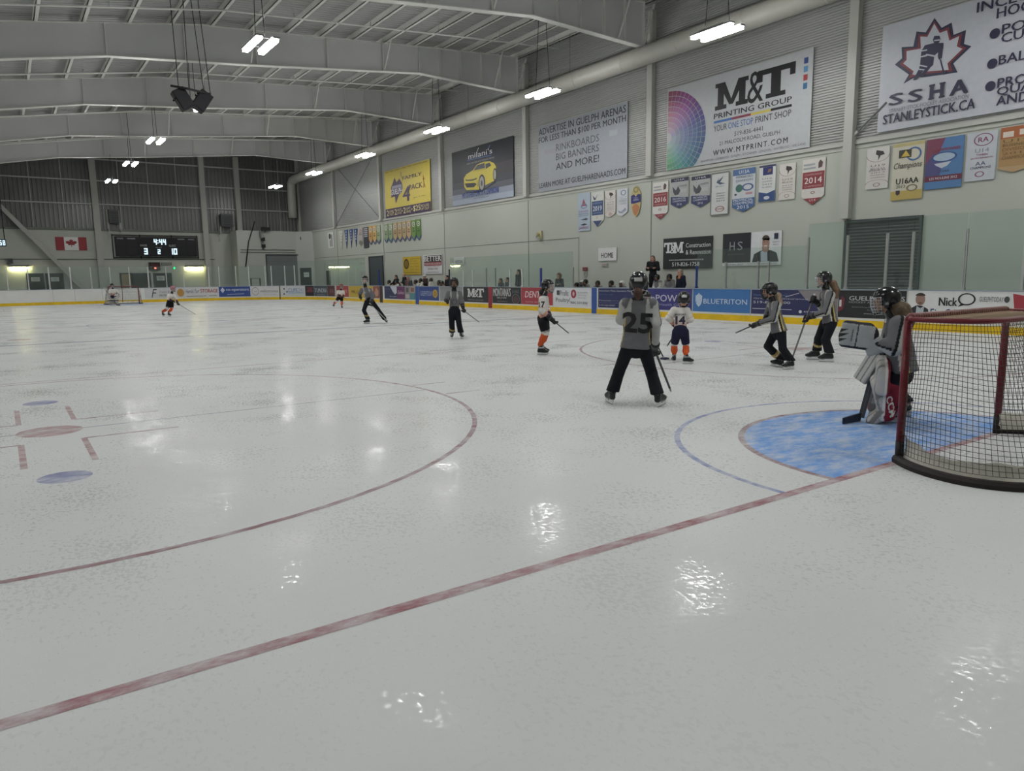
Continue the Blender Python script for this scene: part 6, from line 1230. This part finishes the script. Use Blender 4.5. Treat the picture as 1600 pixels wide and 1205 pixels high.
# --- O1: white skater in profile facing right
player('white and orange skater in profile facing right, near centre', (848, 555), dict(head=(856, 447.5), neck=(851, 460), shR=(847, 468, .12), shL=(852, 467, -.15), elR=(846, 485, .18), elL=(855, 484, -.15), pelvis=(848, 501), hipR=(848, 504, .1), hipL=(851, 504, -.1), knR=(851.5, 520, .1), knL=(853.5, 520, -.1), ftR=(847.5, 555), ftL=(849, 553), toR=(1, .1), toL=(1, -.05)), s=.84, team='whiteblack', look=(1, .25, -.08),
       stk=((860, 497.5, .1), (889, 521, .15), {'R': .2, 'L': .02}, 'stick pointing right of the white and orange skater in profile', '3a3432'), helm=dict(), tail=([(0, -.09, -.06), (.0, -.13, -.12), (.0, -.12, -.2)], [.04, .045, .025], '2a2422'), extra=lambda root, J, L, ax, Rv, T, s, org, h, left, up, fw, jsh, wr: number_on(jsh, '17', J['shR']*.55+J['elR']*.45, Rv, V3(0, 0, 1), .13, .12, .3, '2c2a38', root, org, 'number', .04))
# --- S: grey skater striding
player('grey skater striding with one leg pushed far back, facing the camera', (584, 506), dict(head=(570.3, 437.5), neck=(570.5, 447.5), shR=(565.5, 453, 0), shL=(578, 453.5, -.05), elR=(562.5, 460, -.02), haR=(563, 465, .15), elL=(583.5, 462, 0), pelvis=(577, 469.5), hipR=(573, 472), hipL=(581, 471), knR=(568.5, 485, .15), knL=(591, 484, -.1), ftR=(573.5, 506), ftL=(605.5, 505), toR=(-.9, .3), toL=(.2, 1), nnL=(-.55, 0, 1)), s=.9, look=(-.15, 1, .02),
       stk=((577.5, 474, .16), (603.5, 500, .02), {'L': .06}, 'pale stick trailing beside the striding grey skater', 'b9bab8'), helm=dict(cage='white'), pant_gold='R', num=('O', 'front', (.15, .12), .22, '4c4c4f', .0))
# --- O2, O3: far white skaters
player('far white and orange skater before the red board advertisement', (529, 481.5), dict(head=(533.5, 448), neck=(532.5, 453), shR=(527.5, 455.5, 0), shL=(536.5, 455.5, 0), elR=(526.5, 460, 0), haR=(530, 463, .2), elL=(537.5, 460, .05), haL=(536, 462.5, .22), pelvis=(531, 464.5), hipR=(528.5, 465.5), hipL=(533.5, 465.5), knR=(525.5, 471, .1), knL=(534.3, 472, .1), ftR=(521.5, 479.3), ftL=(534.5, 482.3), toR=(-.5, .8), toL=(.3, .9)), s=.78, team='whiteblack', look=(.2, 1, 0), helm=dict(col='8c4038'),
       stk=((530, 461, .3), (541, 467, .3), {'R': .1, 'L': .5}, 'stick held across by the far white and orange skater'), sock='b8503c')
player('white skater with pink helmet and orange socks, stick out to the right', (261, 494.3), dict(head=(270.5, 451.5), neck=(268.5, 458), shR=(263, 461, 0), shL=(272, 461.5, 0), elR=(262, 466.5, .08), elL=(275, 467, .05), pelvis=(265.5, 472.5), hipR=(263.3, 474), hipL=(268, 474), knR=(261, 482, .08), knL=(268.5, 482, .05), ftR=(255.5, 494.3), ftL=(265, 494.6), toR=(.4, .8), toL=(.5, .7)), s=.84, team='whiteblack', look=(.6, .8, -.05), helm=dict(col='b8788a'),
       stk=((270.5, 470.5, .2), (306, 491.5, .35), {'R': .02, 'L': .22}, 'stick pointing right of the pink helmet skater', '5a5450'))
# ================================================================== GOALIES
def pad_shape(kn, an, toe, fwd_, s, side):
    ax = lambda d: np.array([side, nrm(np.cross(d, side)), nrm(d)])
    d1 = nrm(kn-an); top = kn+d1*0.16*s-fwd_*0.0; P = []
    f1 = fwd_*0.07*s
    P.append(OB((kn+an)/2+f1+d1*0.02, np.array([0.135, 0.075, np.linalg.norm(kn-an)/2/s+0.08])*s, ax(d1), 0.05*s))
    d2 = nrm(d1*0.9-fwd_*0.25); P.append(OB(kn+f1*0.8+d2*0.13*s, np.array([0.14, 0.065, 0.15])*s, ax(d2), 0.05*s))
    d3 = nrm(-d1*0.5+fwd_*0.7); P.append(OB(an+f1*0.9+V3(0, 0, -0.075)*s+fwd_*0.045*s, np.array([0.12, 0.065, 0.13])*s, ax(d3), 0.05*s))
    P.append(RC(kn-fwd_*0.03*s, an-fwd_*0.03*s, 0.095*s, 0.085*s)); return Shape(P, 0.03*s), f1
def goalie_gear(near, jc_pad, red, white='c2bfba'):
    def ex(root, J, L, ax, Rv, T, s, org, h, left, up, fw, jsh, wr):
        Z = V3(0, 0, 1)
        for S_ in 'LR':
            kn, ft, to = J['kn'+S_], J['ft'+S_], J['to'+S_]; an = ft+Z*0.16*s; fwd_ = nrm(to*V3(1, 1, 0)); side = nrm(np.cross(Z, fwd_)); sh, f1 = pad_shape(kn, an, to, fwd_, s, side)
            def cf(V, kn=kn, an=an, fwd_=fwd_, side=side, f1=f1):
                m = (kn+an)/2+f1; y = (V-m)@fwd_/s; x = (V-m)@side/s; z = V[:, 2]/s; c = pick(V, white)
                if red:
                    c[y < -0.02] = LC('7c2634'); c[(np.abs(((x+0.5*np.sin(z*7)*0.08)*9) % 1-0.5) < 0.09) & (y > 0.0)] = LC('8c8a88'); c[(y < 0.005) & (y > -0.02)] = LC('e0ddd8'); c[(z < 0.16) & (np.abs(((z*3+y*5) % 1)-0.5) < 0.14)] = LC('8a8580'); c[(z < 0.2) & (y > 0.08) & (z > 0.12)] = LC('9a6a6c')
                else: c[(np.abs(x) > 0.1)] = LC('a8a4a0'); c[(z > 0.35) & (z < 0.42)] = LC('4a4448')
                return c
            o = mesh_shape('leg_pad', sh, h, clothM, root, org, cf)
            if red and S_ == 'L':
                d1 = nrm(kn-an); number_on(sh, 'CCM', (kn+an)/2+f1*0.05-d1*0.02*s+fwd_*(-0.005), d1*-1.0 if False else nrm(np.cross(T, Z))*0+(-d1), nrm(np.cross(T, -d1)) if True else Z, .2*s, .06*s, .3, 'd8d4d0', o, org, 'lettering', .03)
        # catching glove
        H = J['haL']; A = nrm(-Rv+Z*0.12); B_ = nrm(np.cross(T, A)) ; B_ = B_ if B_[2] > 0 else -B_
        c0 = H-Rv*0.11*s+Z*0.06*s+T*0.03; axm = np.array([A, B_, T]); sh = Shape([OB(c0, np.array([0.15, 0.14, 0.045])*s, axm, 0.045*s), RC(c0+A*0.045*s, c0+A*0.07*s-B_*0.02*s, 0.105*s, 0.095*s, T, 0.36), RC(c0-A*0.1*s+B_*0.02*s, c0-A*0.05*s, 0.11*s, 0.12*s, T, 0.36)], 0.02*s)
        def tc_(V):
            a = (V-c0)@A/s; b = (V-c0)@B_/s; t = (V-c0)@T/s; c = pick(V, 'a6a9a9' if near else 'b8b4b0'); c[(t < 0.0)] = LC('1e1f22')
            rr = np.maximum(np.abs(b)/0.13, np.abs(a-0.01)/0.2); c[rr > 0.88] = LC('17181b'); c[(np.abs(a+0.01) < 0.006)] = LC('202225')
            for k, b0 in enumerate((0.06, 0.01, -0.04)): c[(a > 0.07) & (np.abs(b-b0-(a-0.07)*-0.35) < (a-0.07)*0.26)] = LC('1c1d20')
            return c
        g = mesh_shape('catching_glove', sh, max(0.009, h*.75), glovM, root, org, tc_)
        if near: number_on(sh, 'VAUGHN', c0+A*0.035*s-B_*0.0, -B_, A*-1.0 if False else -A, .12*s, .02*s, .3, '4a4c50', g, org, 'lettering', .02)
        cu = H+Rv*0.065*s-Z*0.05*s; A2 = nrm(Rv*0.8-Z*0.0+B_*0.35); B2 = nrm(np.cross(T, A2)); g2 = mesh_shape('glove_cuff', Shape([OB(cu, np.array([0.095, 0.085, 0.06])*s, np.array([A2, B2, T]), 0.03*s)], .01), max(0.009, h*.75), glovM, root, org, lambda V: pick(V, 'a3a6a6' if near else 'b0acaa', ((V-cu)@T < -0.02, '2a2b2e')))
        # blocker
        H = J['haR']; A = nrm(V3(0, 0, 1)*0.9+Rv*0.45); c1 = H-Rv*0.06*s+Z*0.02+T*0.02; B2 = nrm(np.cross(T, A)); N_ = nrm(-Rv*0.75+T*0.5-Z*0.3); N_ = nrm(N_-A*np.dot(N_, A)); S2 = np.cross(A, N_)
        mesh_shape('blocker', Shape([OB(c1, np.array([0.10, 0.17, 0.028])*s, np.array([S2, A, N_]), 0.025*s), RC(c1-N_*0.05*s, c1-N_*0.05*s+A*0.12*s, 0.05*s, 0.06*s)], .02), max(0.009, h*.75), glovM, root, org, lambda V: pick(V, 'b6b5b1', (np.abs((((V-c1)@S2/s*14) % 1)-0.5) < 0.14, '77777a'), ((V-c1)@N_ < -0.02, '2a2b2e')))
    return ex
def goalie_stick(hand, heel, toe, label, P):
    a, b, c = (np.asarray(q, float) for q in (hand, heel, toe)); t = empty('goalie_stick', b, label, 'stick'); d = nrm(a-b); T_ = P
    mb = MB(b); mb.bar(b+d*0.06, a+d*0.62, 0.026, 0.022, M('stick_shaft_grey', '5c6064', 0.4)); mb.build('shaft', t)
    mb = MB(b); w_ = nrm(np.cross(d, T_)); mb.obox(b+(a-b)*0.5, w_*0.03, (a-b)*0.47, nrm(np.cross(w_, d))*0.012, M('stick_paddle', '4e5256', 0.4)); mb.build('paddle', t)
    mb = MB(b); e = c-b; n_ = nrm(np.cross(e, V3(0, 0, 1))); pts = []
    up_ = V3(0, 0, 1)
    for i in range(7):
        q = i/6; p = b+e*q; hh = 0.09*(1-0.25*q); pts.append((p, hh))
    lo = [V3(p[0], p[1], 0.006) for p, hh in pts]; hi = [V3(p[0], p[1], 0.006+hh) for p, hh in pts]; hi[0] = b+d*0.07
    mb.prism(lo+hi[::-1], n_*0.022, M('stick_blade_navy', '1e2438', 0.5)); mb.build('stick_blade', t, 0.004)
    mb = MB(b); mb.bar(a+d*0.5, a+d*0.63, 0.034, 0.03, M('grip_tape', 'cfcfcb', 0.8)); mb.build('tape', t)
gG = (1392, 661)
r_, J_ = player('goalie in grey jersey and white and red leg pads crouching in the blue crease', gG, dict(head=(1384, 471), neck=(1395, 492), shL=(1405, 507, .2), shR=(1397, 504, -.22), elL=(1397, 543, .27), haL=(1356, 533, .24), elR=(1385, 545, -.22), haR=(1366, 577, -.02), pelvis=(1410, 577), hipL=(1411, 580, .1), hipR=(1408, 580, -.14), knL=(1386, 604, .1), knR=(1389, 603, -.24), ftL=(1392, 661), ftR=(1404, 650), toL=(-1, .1), toR=(-1, -.25)), s=1.0, look=(-1, .05, -.1), group=None,
       helm=dict(cage='wire'), tail=([(0.02, -.08, -.05), (.03, -.13, -.1), (.05, -.17, -.2), (.06, -.18, -.3)], [.06, .085, .08, .035], '5a4a38'), gl_col='1c1d20', sleeve=1.2, extra=goalie_gear(True, None, True))
gp0 = onZ(*gG); R_, T_ = frame_at(gp0)
goalie_stick(J_['haR'], onP(1345.5, 646, gp0+T_*0.06, T_)*V3(1, 1, 0)+V3(0, 0, 0.03), onZ(1318.5, 664), 'goalie stick with navy blade on the blue crease', T_)
gf = (178, 477.5)
r_, J_ = player('far goalie in white standing before the distant net', gf, dict(head=(175, 446.5), neck=(176, 451), shR=(171.5, 453.5, 0), shL=(182, 453.5, 0), elR=(170.5, 458, .1), haR=(172, 462.5, .25), elL=(184.5, 458, .1), haL=(184, 462, .22), pelvis=(177.5, 462.5), hipR=(175.5, 464), hipL=(180, 464), knR=(174.5, 469, .15), knL=(181, 469, .15), ftR=(174, 477), ftL=(182.5, 477.3), toR=(-.2, 1), toL=(.2, 1)), s=.88, team='white', look=(.2, 1, 0), group=None, extra=goalie_gear(False, None, False))
gp0 = onZ(*gf); R_, T_ = frame_at(gp0)
goalie_stick(J_['haR'], onZ(183, 477.6)*V3(1, 1, 0)+V3(0, 0, .03), onZ(188.5, 477.9), 'goalie stick of the far goalie', T_)
# ================================================================== GOALS
redp, basek, cord = M('goal_red', '681a25', 0.35, var=0.12, scale=4), M('goal_base_dark', '231a1c', 0.6, var=0.2), M('net_cord', '48433d', 0.8); cord2 = M('shelf_cord', '94806a', 0.8); canv = M('net_skirt', 'ece8dd', 0.85, var=0.12, scale=5, bump=0.3)
def goal(y0, sg, label, cell, cr):
    O = V3(0, y0, 0); t = empty('hockey_goal', O, label, 'goal'); W = lambda x, y, z: V3(x, y0+sg*y, z)
    base = [(-.915, 0), (-1.06, -.17), (-1.15, -.36), (-1.2, -.6), (-1.15, -.81), (-1.03, -.98), (-.8, -1.1), (-.4, -1.13), (0, -1.1)]; base = base+[(-x, y) for x, y in base[-2::-1]]
    top = [(-.915, 0), (-.945, -.12), (-.955, -.26), (-.93, -.40), (-.84, -.52), (-.66, -.58), (-.44, -.6), (-.2, -.6), (0, -.6)]; top = top+[(-x, y) for x, y in top[-2::-1]]
    def dense(c, n):
        c = np.array(c); d = np.r_[0, np.cumsum(np.linalg.norm(np.diff(c, axis=0), axis=1))]; q = np.linspace(0, d[-1], n); o = np.stack([np.interp(q, d, c[:, 0]), np.interp(q, d, c[:, 1])], 1)
        for _ in range(3): o[1:-1] = (o[:-2]+2*o[1:-1]+o[2:])/4
        return o
    for x in (-.915, .915):
        mb = MB(O); mb.tube([W(x, 0, .02), W(x, 0, 1.19)], .032, redp, 14); o = mb.build('post', t)
        mb = MB(O); mb.tube([W(x, 0, 0), W(x, 0, .18)], .0335, basek, 14); mb.build('post_foot', o)
    mb = MB(O); mb.tube([W(-.915, 0, 1.16), W(-.912, 0, 1.2), W(-.88, 0, 1.215), W(.88, 0, 1.215), W(.912, 0, 1.2), W(.915, 0, 1.16)], .031, redp, 14); mb.build('crossbar', t)
    tp = dense(top, 60); bs = dense(base, 60)
    mb = MB(O); mb.tube([W(x, y, 1.2) for x, y in tp], .022, redp, 10); mb.tube([W(0, -.6, 1.2), W(0, -.85, .7), W(0, -1.1, .05)], .02, redp, 8); mb.build('top_frame', t)
    vs = []; fs = []; k = 6
    for i, (x, y) in enumerate(bs):
        d = nrm(np.append(bs[min(i+1, 59)]-bs[max(i-1, 0)], 0)); n = np.array([d[1], -d[0]])*-1
        for o_, z in ((.0, 0), (-.055, 0), (-.06, .035), (-.045, .06), (-.005, .062), (.0, .04)): vs.append(W(x+n[0]*o_, y+n[1]*o_, z))
    for i in range(59):
        for j in range(k): fs.append((i*k+j, i*k+(j+1) % k, (i+1)*k+(j+1) % k, (i+1)*k+j))
    mb = MB(O); mb.add(vs, fs, basek); mb.build('base_frame', t)
    nc = int(4.4/cell); nr = int(1.25/cell); A = dense(top, nc+1); Bq = dense(base, nc+1); Gp = np.zeros((nc+1, nr+1, 3)); rg = random.Random(3)
    for i in range(nc+1):
        ctr = nrm(np.array([A[i][0]*0.6, A[i][1]+.25])+1e-3)
        for j in range(nr+1):
            v = j/nr; p = A[i]*(1-v)+Bq[i]*v; bul = 0.045*math.sin(math.pi*min(1, v*1.05))*min(1, 4*min(i, nc-i)/nc)+0.02*math.sin(i*0.21+j*0.3)*v*(1-v)*2
            sagz = 0.03*math.sin(i*0.17)*math.sin(math.pi*v)
            Gp[i, j] = W(p[0]+ctr[0]*bul, p[1]+ctr[1]*bul, (1.2*(1-v)+.09*v)+sagz)
    mb = MB(O)
    for i in range(nc+1): mb.tube(Gp[i], cr, cord, 4, False)
    for j in range(nr+1): mb.tube(Gp[:, j], cr, cord, 4, False)
    ns = int(.62/cell); nx = int(1.83/cell)
    for a in range(nx+1):                    # top shelf
        x = -.915+1.83*a/nx; yb = float(np.interp(x, tp[8:-8, 0], tp[8:-8, 1])) if abs(x) < .9 else -.3; mb.tube([W(x, yb*q, 1.205-0.012*math.sin(math.pi*q)) for q in np.linspace(0, 1, 7)], cr*1.5, cord2, 4, False)
    for b in range(1, ns):
        y = -.6*b/ns; xm = .93 if y > -.42 else .80 if y > -.54 else .6; mb.tube([W(x, y, 1.198) for x in np.linspace(-xm, xm, 14)], cr*1.5, cord2, 4, False)
    for x in (-.915, .915):                  # lacing on the posts
        for q in range(28): z = .12+q*.039; mb.tube([W(x-.035, -.01, z), W(x, -.036, z+.01), W(x+.035, -.01, z)], cr*1.4, cord, 4, False)
    for q in range(44): x = -.87+q*.0405; mb.tube([W(x, .02, 1.243), W(x, -.03, 1.235), W(x, -.036, 1.205)], cr*1.6, cord2, 4, False)
    mb.build('netting', t)
    mb = MB(O); n = 110; D = dense(base, n); vs = []; rows = 7
    for i, (x, y) in enumerate(D):
        d = D[min(i+1, n-1)]-D[max(i-1, 0)]; d = d/np.linalg.norm(d); nn = np.array([-d[1], d[0]])
        if np.dot(nn, np.array([x, y+.4])) > 0: nn = -nn
        ht = .13+.012*math.sin(i*.33)+.006*math.sin(i*1.1+1)+.06*max(0, 1-min(i, n-1-i)/10)
        for j in range(rows):
            v = j/(rows-1); o_ = .02+.03*math.sin(math.pi*v)+.006*math.sin(i*.9+j*1.3)+.004*math.sin(i*2.3-j); vs.append(W(x+nn[0]*o_, y+nn[1]*o_, .045+ht*v))
    mb.add(vs, [(i*rows+j, i*rows+j+1, (i+1)*rows+j+1, (i+1)*rows+j) for i in range(n-1) for j in range(rows-1)], canv, True); mb.build('net_skirt', t)
goal(0.0, 1, 'red framed hockey goal with netting at the right, close to the camera', .043, .0021)
goal(54.3, -1, 'distant hockey goal behind the far goalie', .11, .004)
# ================================================================== BENCHES AND THE PEOPLE THERE
wood = M('bench_wood', '8c7f6c', 0.6); rub = M('bench_rubber', '2c2e30', 0.8)
PZ, SZ = 0.3, 0.75
def bench(y0, y1, label):
    t = empty('players_bench', (14.9, (y0+y1)/2, 0), label, 'bench'); o = t.location
    mb = MB(o); mb.box((13.4, y0, -0.02), (15.98, y1, PZ), rub); mb.build('platform', t)
    mb = MB(o); mb.box((14.85, y0+.1, SZ-.05), (15.25, y1-.1, SZ), wood); mb.build('seat', t)
    for k in range(int((y1-y0)/1.8)+1):
        y = y0+.3+k*(y1-y0-.6)/max(1, int((y1-y0)/1.8)); mb = MB(o); mb.box((14.95, y-.03, PZ), (15.17, y+.03, SZ-.05), steel); mb.build('leg', t)
bench(13.0, 23.6, 'home team bench behind the boards'); bench(34.1, 47.0, 'visitors bench behind the boards'); bench(24.3, 33.8, 'penalty box and timekeeper bench behind the glass')
def sitter(px, py, X, label, top, kind='seat', lookd=(-1, 0, 0), helm=None, s=0.85, hair=None, legs='1c1d24', arms='lap', hood=None, cap=None, lean=0.06, z0=None, group=None, tone='b08a74', white_arm=None, skin_hands=True, stripe=None):
    H = onX(px, py, X); Z = V3(0, 0, 1); f = nrm(V3(*lookd)); l = np.cross(Z, f); h = 0.024; org = V3(H[0], H[1], PZ)
    hp, L, ax = head_parts(H, nrm(f+V3(0, 0, -.08)), Z, 1.0 if s < .9 else 1.05)
    hs = 1.0 if s < .9 else 1.05
    nk = H-Z*.13*s-f*.02; J = {}
    if kind == 'seat':
        pel = np.array([H[0]-f[0]*lean*2, H[1]-f[1]*lean*2, SZ+.145*s]); fl_ = PZ
    else:
        fl_ = PZ if z0 is None else z0; pel = np.array([H[0]-f[0]*lean, H[1]-f[1]*lean, fl_+(H[2]-fl_)*.56])
    sm = nk-Z*.05*s-f*.02; shd = (.17 if kind == 'seat' else .2)*s
    sh = {1: sm+l*shd, -1: sm-l*shd}; bp = list(hp)+[RC(H-Z*.05, nk, .05, .055), RC(sm-Z*.06, pel, .12*s, .12*s, f, .72), RC(sh[1], sh[-1], .055*s, .055*s)]
    tp = [RC(nk-Z*.03, sm-Z*.08*s, .07*s, .11*s), RC(sh[1], sh[-1], .078*s, .078*s), RC(sm-Z*.12*s, pel, .155*s, .165*s, f, .75)]; hands = {}
    gear = []
    for q in (1, -1):
        if arms == 'lap': el = sh[q]-Z*.25*s+l*q*.05+f*.02; ha = np.array(pel)+f*.28*s+l*q*.1*s+Z*.12*s
        elif arms == 'rail': el = sh[q]-Z*.2*s+l*q*.08+f*.1; ha = sh[q]-Z*.3*s+f*.36*s+l*q*.02
        elif arms == 'cross': el = sh[q]-Z*.27*s+l*q*.06; ha = sm-Z*.22*s+f*.2*s-l*q*.1*s
        else: el = sh[q]-Z*.27*s+l*q*.05-f*.02; ha = el-Z*.24*s+f*.06
        bp += [RC(sh[q], el, .048*s, .04*s), RC(el, ha, .04*s, .028*s)]+hand_prims(ha+nrm(ha-el)*.05, ha, f*.3+l if arms != 'down' else f, .9*s, .009, .014, q)
        tp += [RC(sh[q], el, .078*s, .068*s), RC(el, ha-(ha-el)*.1, .068*s, .056*s)]; hands[q] = (el, ha)
    lg = []; feet = []
    for q in (1, -1):
        hp_ = pel+l*q*.09*s
        if kind == 'seat': kn = hp_+f*.4*s+Z*0; an = np.array([kn[0]+f[0]*.03, kn[1], fl_+.1])
        else: kn = (hp_+np.array([hp_[0], hp_[1], fl_+.1]))/2+f*.03; an = np.array([hp_[0], hp_[1], fl_+.1])
        bp += [RC(hp_, kn, .08*s, .055*s), RC(kn, an, .055*s, .035*s), RC(an, an+f*.12-Z*.04, .035, .03)]; lg += [RC(hp_, kn, .1*s, .08*s), RC(kn, an, .08*s, .07*s)]; feet.append((an, f))
    r = mesh_shape('person', Shape(bp, .02), .016 if hood or cap or hair else .02, skinM, None, org, skin_col(L, hs, tone)); tag(r, label, 'person', group)
    tsh = Shape(tp, .03); bt = pel-Z*.03
    def tcol(V):
        c = pick(V, top)
        if white_arm:
            for q in (1, -1): c[np.minimum(seg_d(V, sh[q], hands[q][0])[0], seg_d(V, *hands[q])[0]) < .08*s] = LC(white_arm)
        if stripe: c[(np.abs((V-sm)@l) < (.035 if len(stripe) == 6 else .09)) & ((V-sm)@f > (0.02 if len(stripe) == 6 else -.1)) & ((V-sm)[:, 2] > (-1 if len(stripe) == 6 else -.05))] = LC(stripe[:6])
        return c
    mesh_shape('jersey' if helm else 'jacket', tsh, h, clothM, r, org, tcol)
    mesh_shape('trousers', Shape([RC(pel+Z*.02, pel-Z*.02, .15*s, .15*s, f, .8)]+lg, .02), h, clothM, r, org, lambda V: pick(V, legs))
    for an, ff in feet: mesh_shape('shoe' if not helm else 'skate', Shape([RC(an+Z*.06, an-Z*.03, .055, .05), RC(an-Z*.05, an+ff*.13-Z*.055, .045, .04)], .02), h, bootM, r, org, lambda V: pick(V, '1c1c1f'))
    if helm: helmet(L, ax, hs, r, org, .018, **helm)
    if hair:
        f_ = Shape([EL(L(0, -.02, .05), np.array([.085, .1, .085])*hs, ax), RC(L(0, -.07, .0), L(0, -.08, -.06 if hair[1] == 's' else -.26), .06*hs, .05*hs)]+([RC(L(x, -.02, 0), L(x*1.1, 0, -.28), .03, .035) for x in (-.075, .075)] if hair[1] == 'l' else []), .02, [lambda P: np.minimum((P-L(0, .05, 0))@ax[1], -((P-L(0, 0, .07))@Z))])
        mesh_shape('hair', f_, .014, hairM, r, org, lambda V: pick(V, hair[0]))
    if cap: mesh_shape('cap', Shape([EL(L(0, -.01, .055), np.array([.088, .105, .075])*hs, ax), RC(L(-.04, .1, .055), L(.04, .1, .055), .02, .02)], .02, [PL(L(0, 0, .035), -Z)]), .014, clothM, r, org, lambda V: pick(V, cap))
    if hood:
        f_ = Shape([EL(L(0, -.025, .025), np.array([.11, .125, .135])*hs, ax), RC(L(-.06, -.02, -.12), L(.06, -.02, -.12), .06, .06)], .03, [lambda P: np.minimum((P-L(0, .03, 0))@ax[1], .085-np.linalg.norm(P-L(0, .08, 0), axis=1)+.02)])
        mesh_shape('hood', f_, .016, clothM, r, org, lambda V: pick(V, hood))
    return r
gy, wt = '77777a', 'cfccc8'; hk = dict(col='17181b', cage='dark'); hw = dict(col='d0d0ce', cage='dark')
# home bench
sitter(901, 446.3, 14.93, 'benched player in black and white helmet, far end of the home bench', wt, helm=hk, group='home bench players'); sitter(909.5, 442.5, 15.0, 'benched player in white helmet behind the far end of the home bench', gy, helm=hw); sitter(914.8, 441.5, 14.93, 'grey benched player third from the far end of the home bench', gy, helm=hk)
sitter(934, 443.5, 14.93, 'grey benched player under the HOME sign in black helmet', gy, helm=hk, lookd=(-.9, -.5, 0)); sitter(955, 443.5, 14.93, 'grey benched player between the black and the white helmets', gy, helm=hk); sitter(971.8, 443.8, 14.93, 'grey benched player in white helmet left of skater 25', gy, helm=hw)
sitter(1019.8, 404.5, 15.05, 'woman with long hair and black coat standing on the home bench', '1d1e22', kind='stand', z0=SZ, hair=('5e4a3c', 'l'), arms='cross', s=.95, lookd=(-.9, -.35, 0), legs='17171b')
sitter(1026.5, 434.5, 14.93, 'grey benched player in front of the standing woman', gy, helm=hk, white_arm='b8b6b0'); sitter(1046, 433.8, 14.93, 'grey benched player leaning beside the man in navy', gy, helm=hk, lookd=(-.9, -.4, 0))
sitter(1062.5, 426, 14.3, 'grey haired man in navy coat with orange collar at the home bench', '1c2030', kind='stand', hair=('8c8478', 's'), arms='down', s=.98, lookd=(-.95, .3, 0), tone='b89080', stripe='b87848c')
# timekeepers
sitter(781.9, 439, 14.93, 'seated dark figure behind penalty glass, left of the pair', '3c4044', helm=None, hair=('2a2624', 's'), s=.9); sitter(792.5, 437.5, 14.93, 'seated dark figure behind penalty glass next to the standing one', '3a3e42', hair=('2a2624', 's'), s=.9)
sitter(810, 425.5, 14.3, 'dark haired person standing behind the penalty box glass', '26282c', kind='stand', hair=('1c1a1a', 'l'), s=.95, arms='down'); sitter(873, 432, 14.3, 'person in dark coat and brown hood behind the last penalty pane', '23242e', kind='stand', hood='5a3a30', s=.95, arms='cross')
# visitors bench
sitter(607.8, 441, 14.93, 'white shirted visitor farthest along the visitors bench', wt, helm=hk); sitter(618.5, 433, 14.3, 'coach in black coat bending over the visitors bench', '1b1c1f', kind='stand', hair=('1c1a18', 's'), arms='rail', s=1.0, lean=.2); sitter(619.5, 441.5, 14.0, 'white shirted visitor leaning in front of the black coat', wt, helm=hk, arms='rail')
sitter(631.5, 430.5, 15.6, 'bald man in black standing behind the red shirt', '1d1e21', kind='stand', s=1.0, tone='b88a7c'); sitter(637.3, 435, 14.3, 'man in grey jacket with red shirt at the visitors bench', '55585a', kind='stand', s=1.0, tone='b88478', hair=('8a7a70', 's'), stripe='a8504c', arms='down', lookd=(-.9, -.4, 0))
sitter(649.6, 440.5, 14.93, 'white shirted visitor with black helmet right of the red shirt', wt, helm=hk); sitter(657, 438.5, 14.93, 'white shirted visitor under the yellow sign', wt, helm=hk, arms='rail'); sitter(663.6, 432.5, 15.6, 'coach in white cap at the visitors bench', '3a2c30', kind='stand', cap='d0cfca', s=.98)
sitter(673.6, 438, 14.93, 'white shirted visitor turned away under the BETTER sign', wt, helm=dict(col='3a2a2e', cage='dark'), lookd=(-.4, .9, 0)); sitter(686, 441.5, 14.93, 'dark helmeted visitor near the penalty box', '8c8884', helm=hk); sitter(690.5, 442.5, 14.93, 'dark helmeted visitor beside the person in black', '4a4a50', helm=hk); sitter(698.6, 434, 14.3, 'person in black at the penalty box end of the visitors bench', '1c1d20', kind='stand', hair=('1a1818', 's'), s=.95)
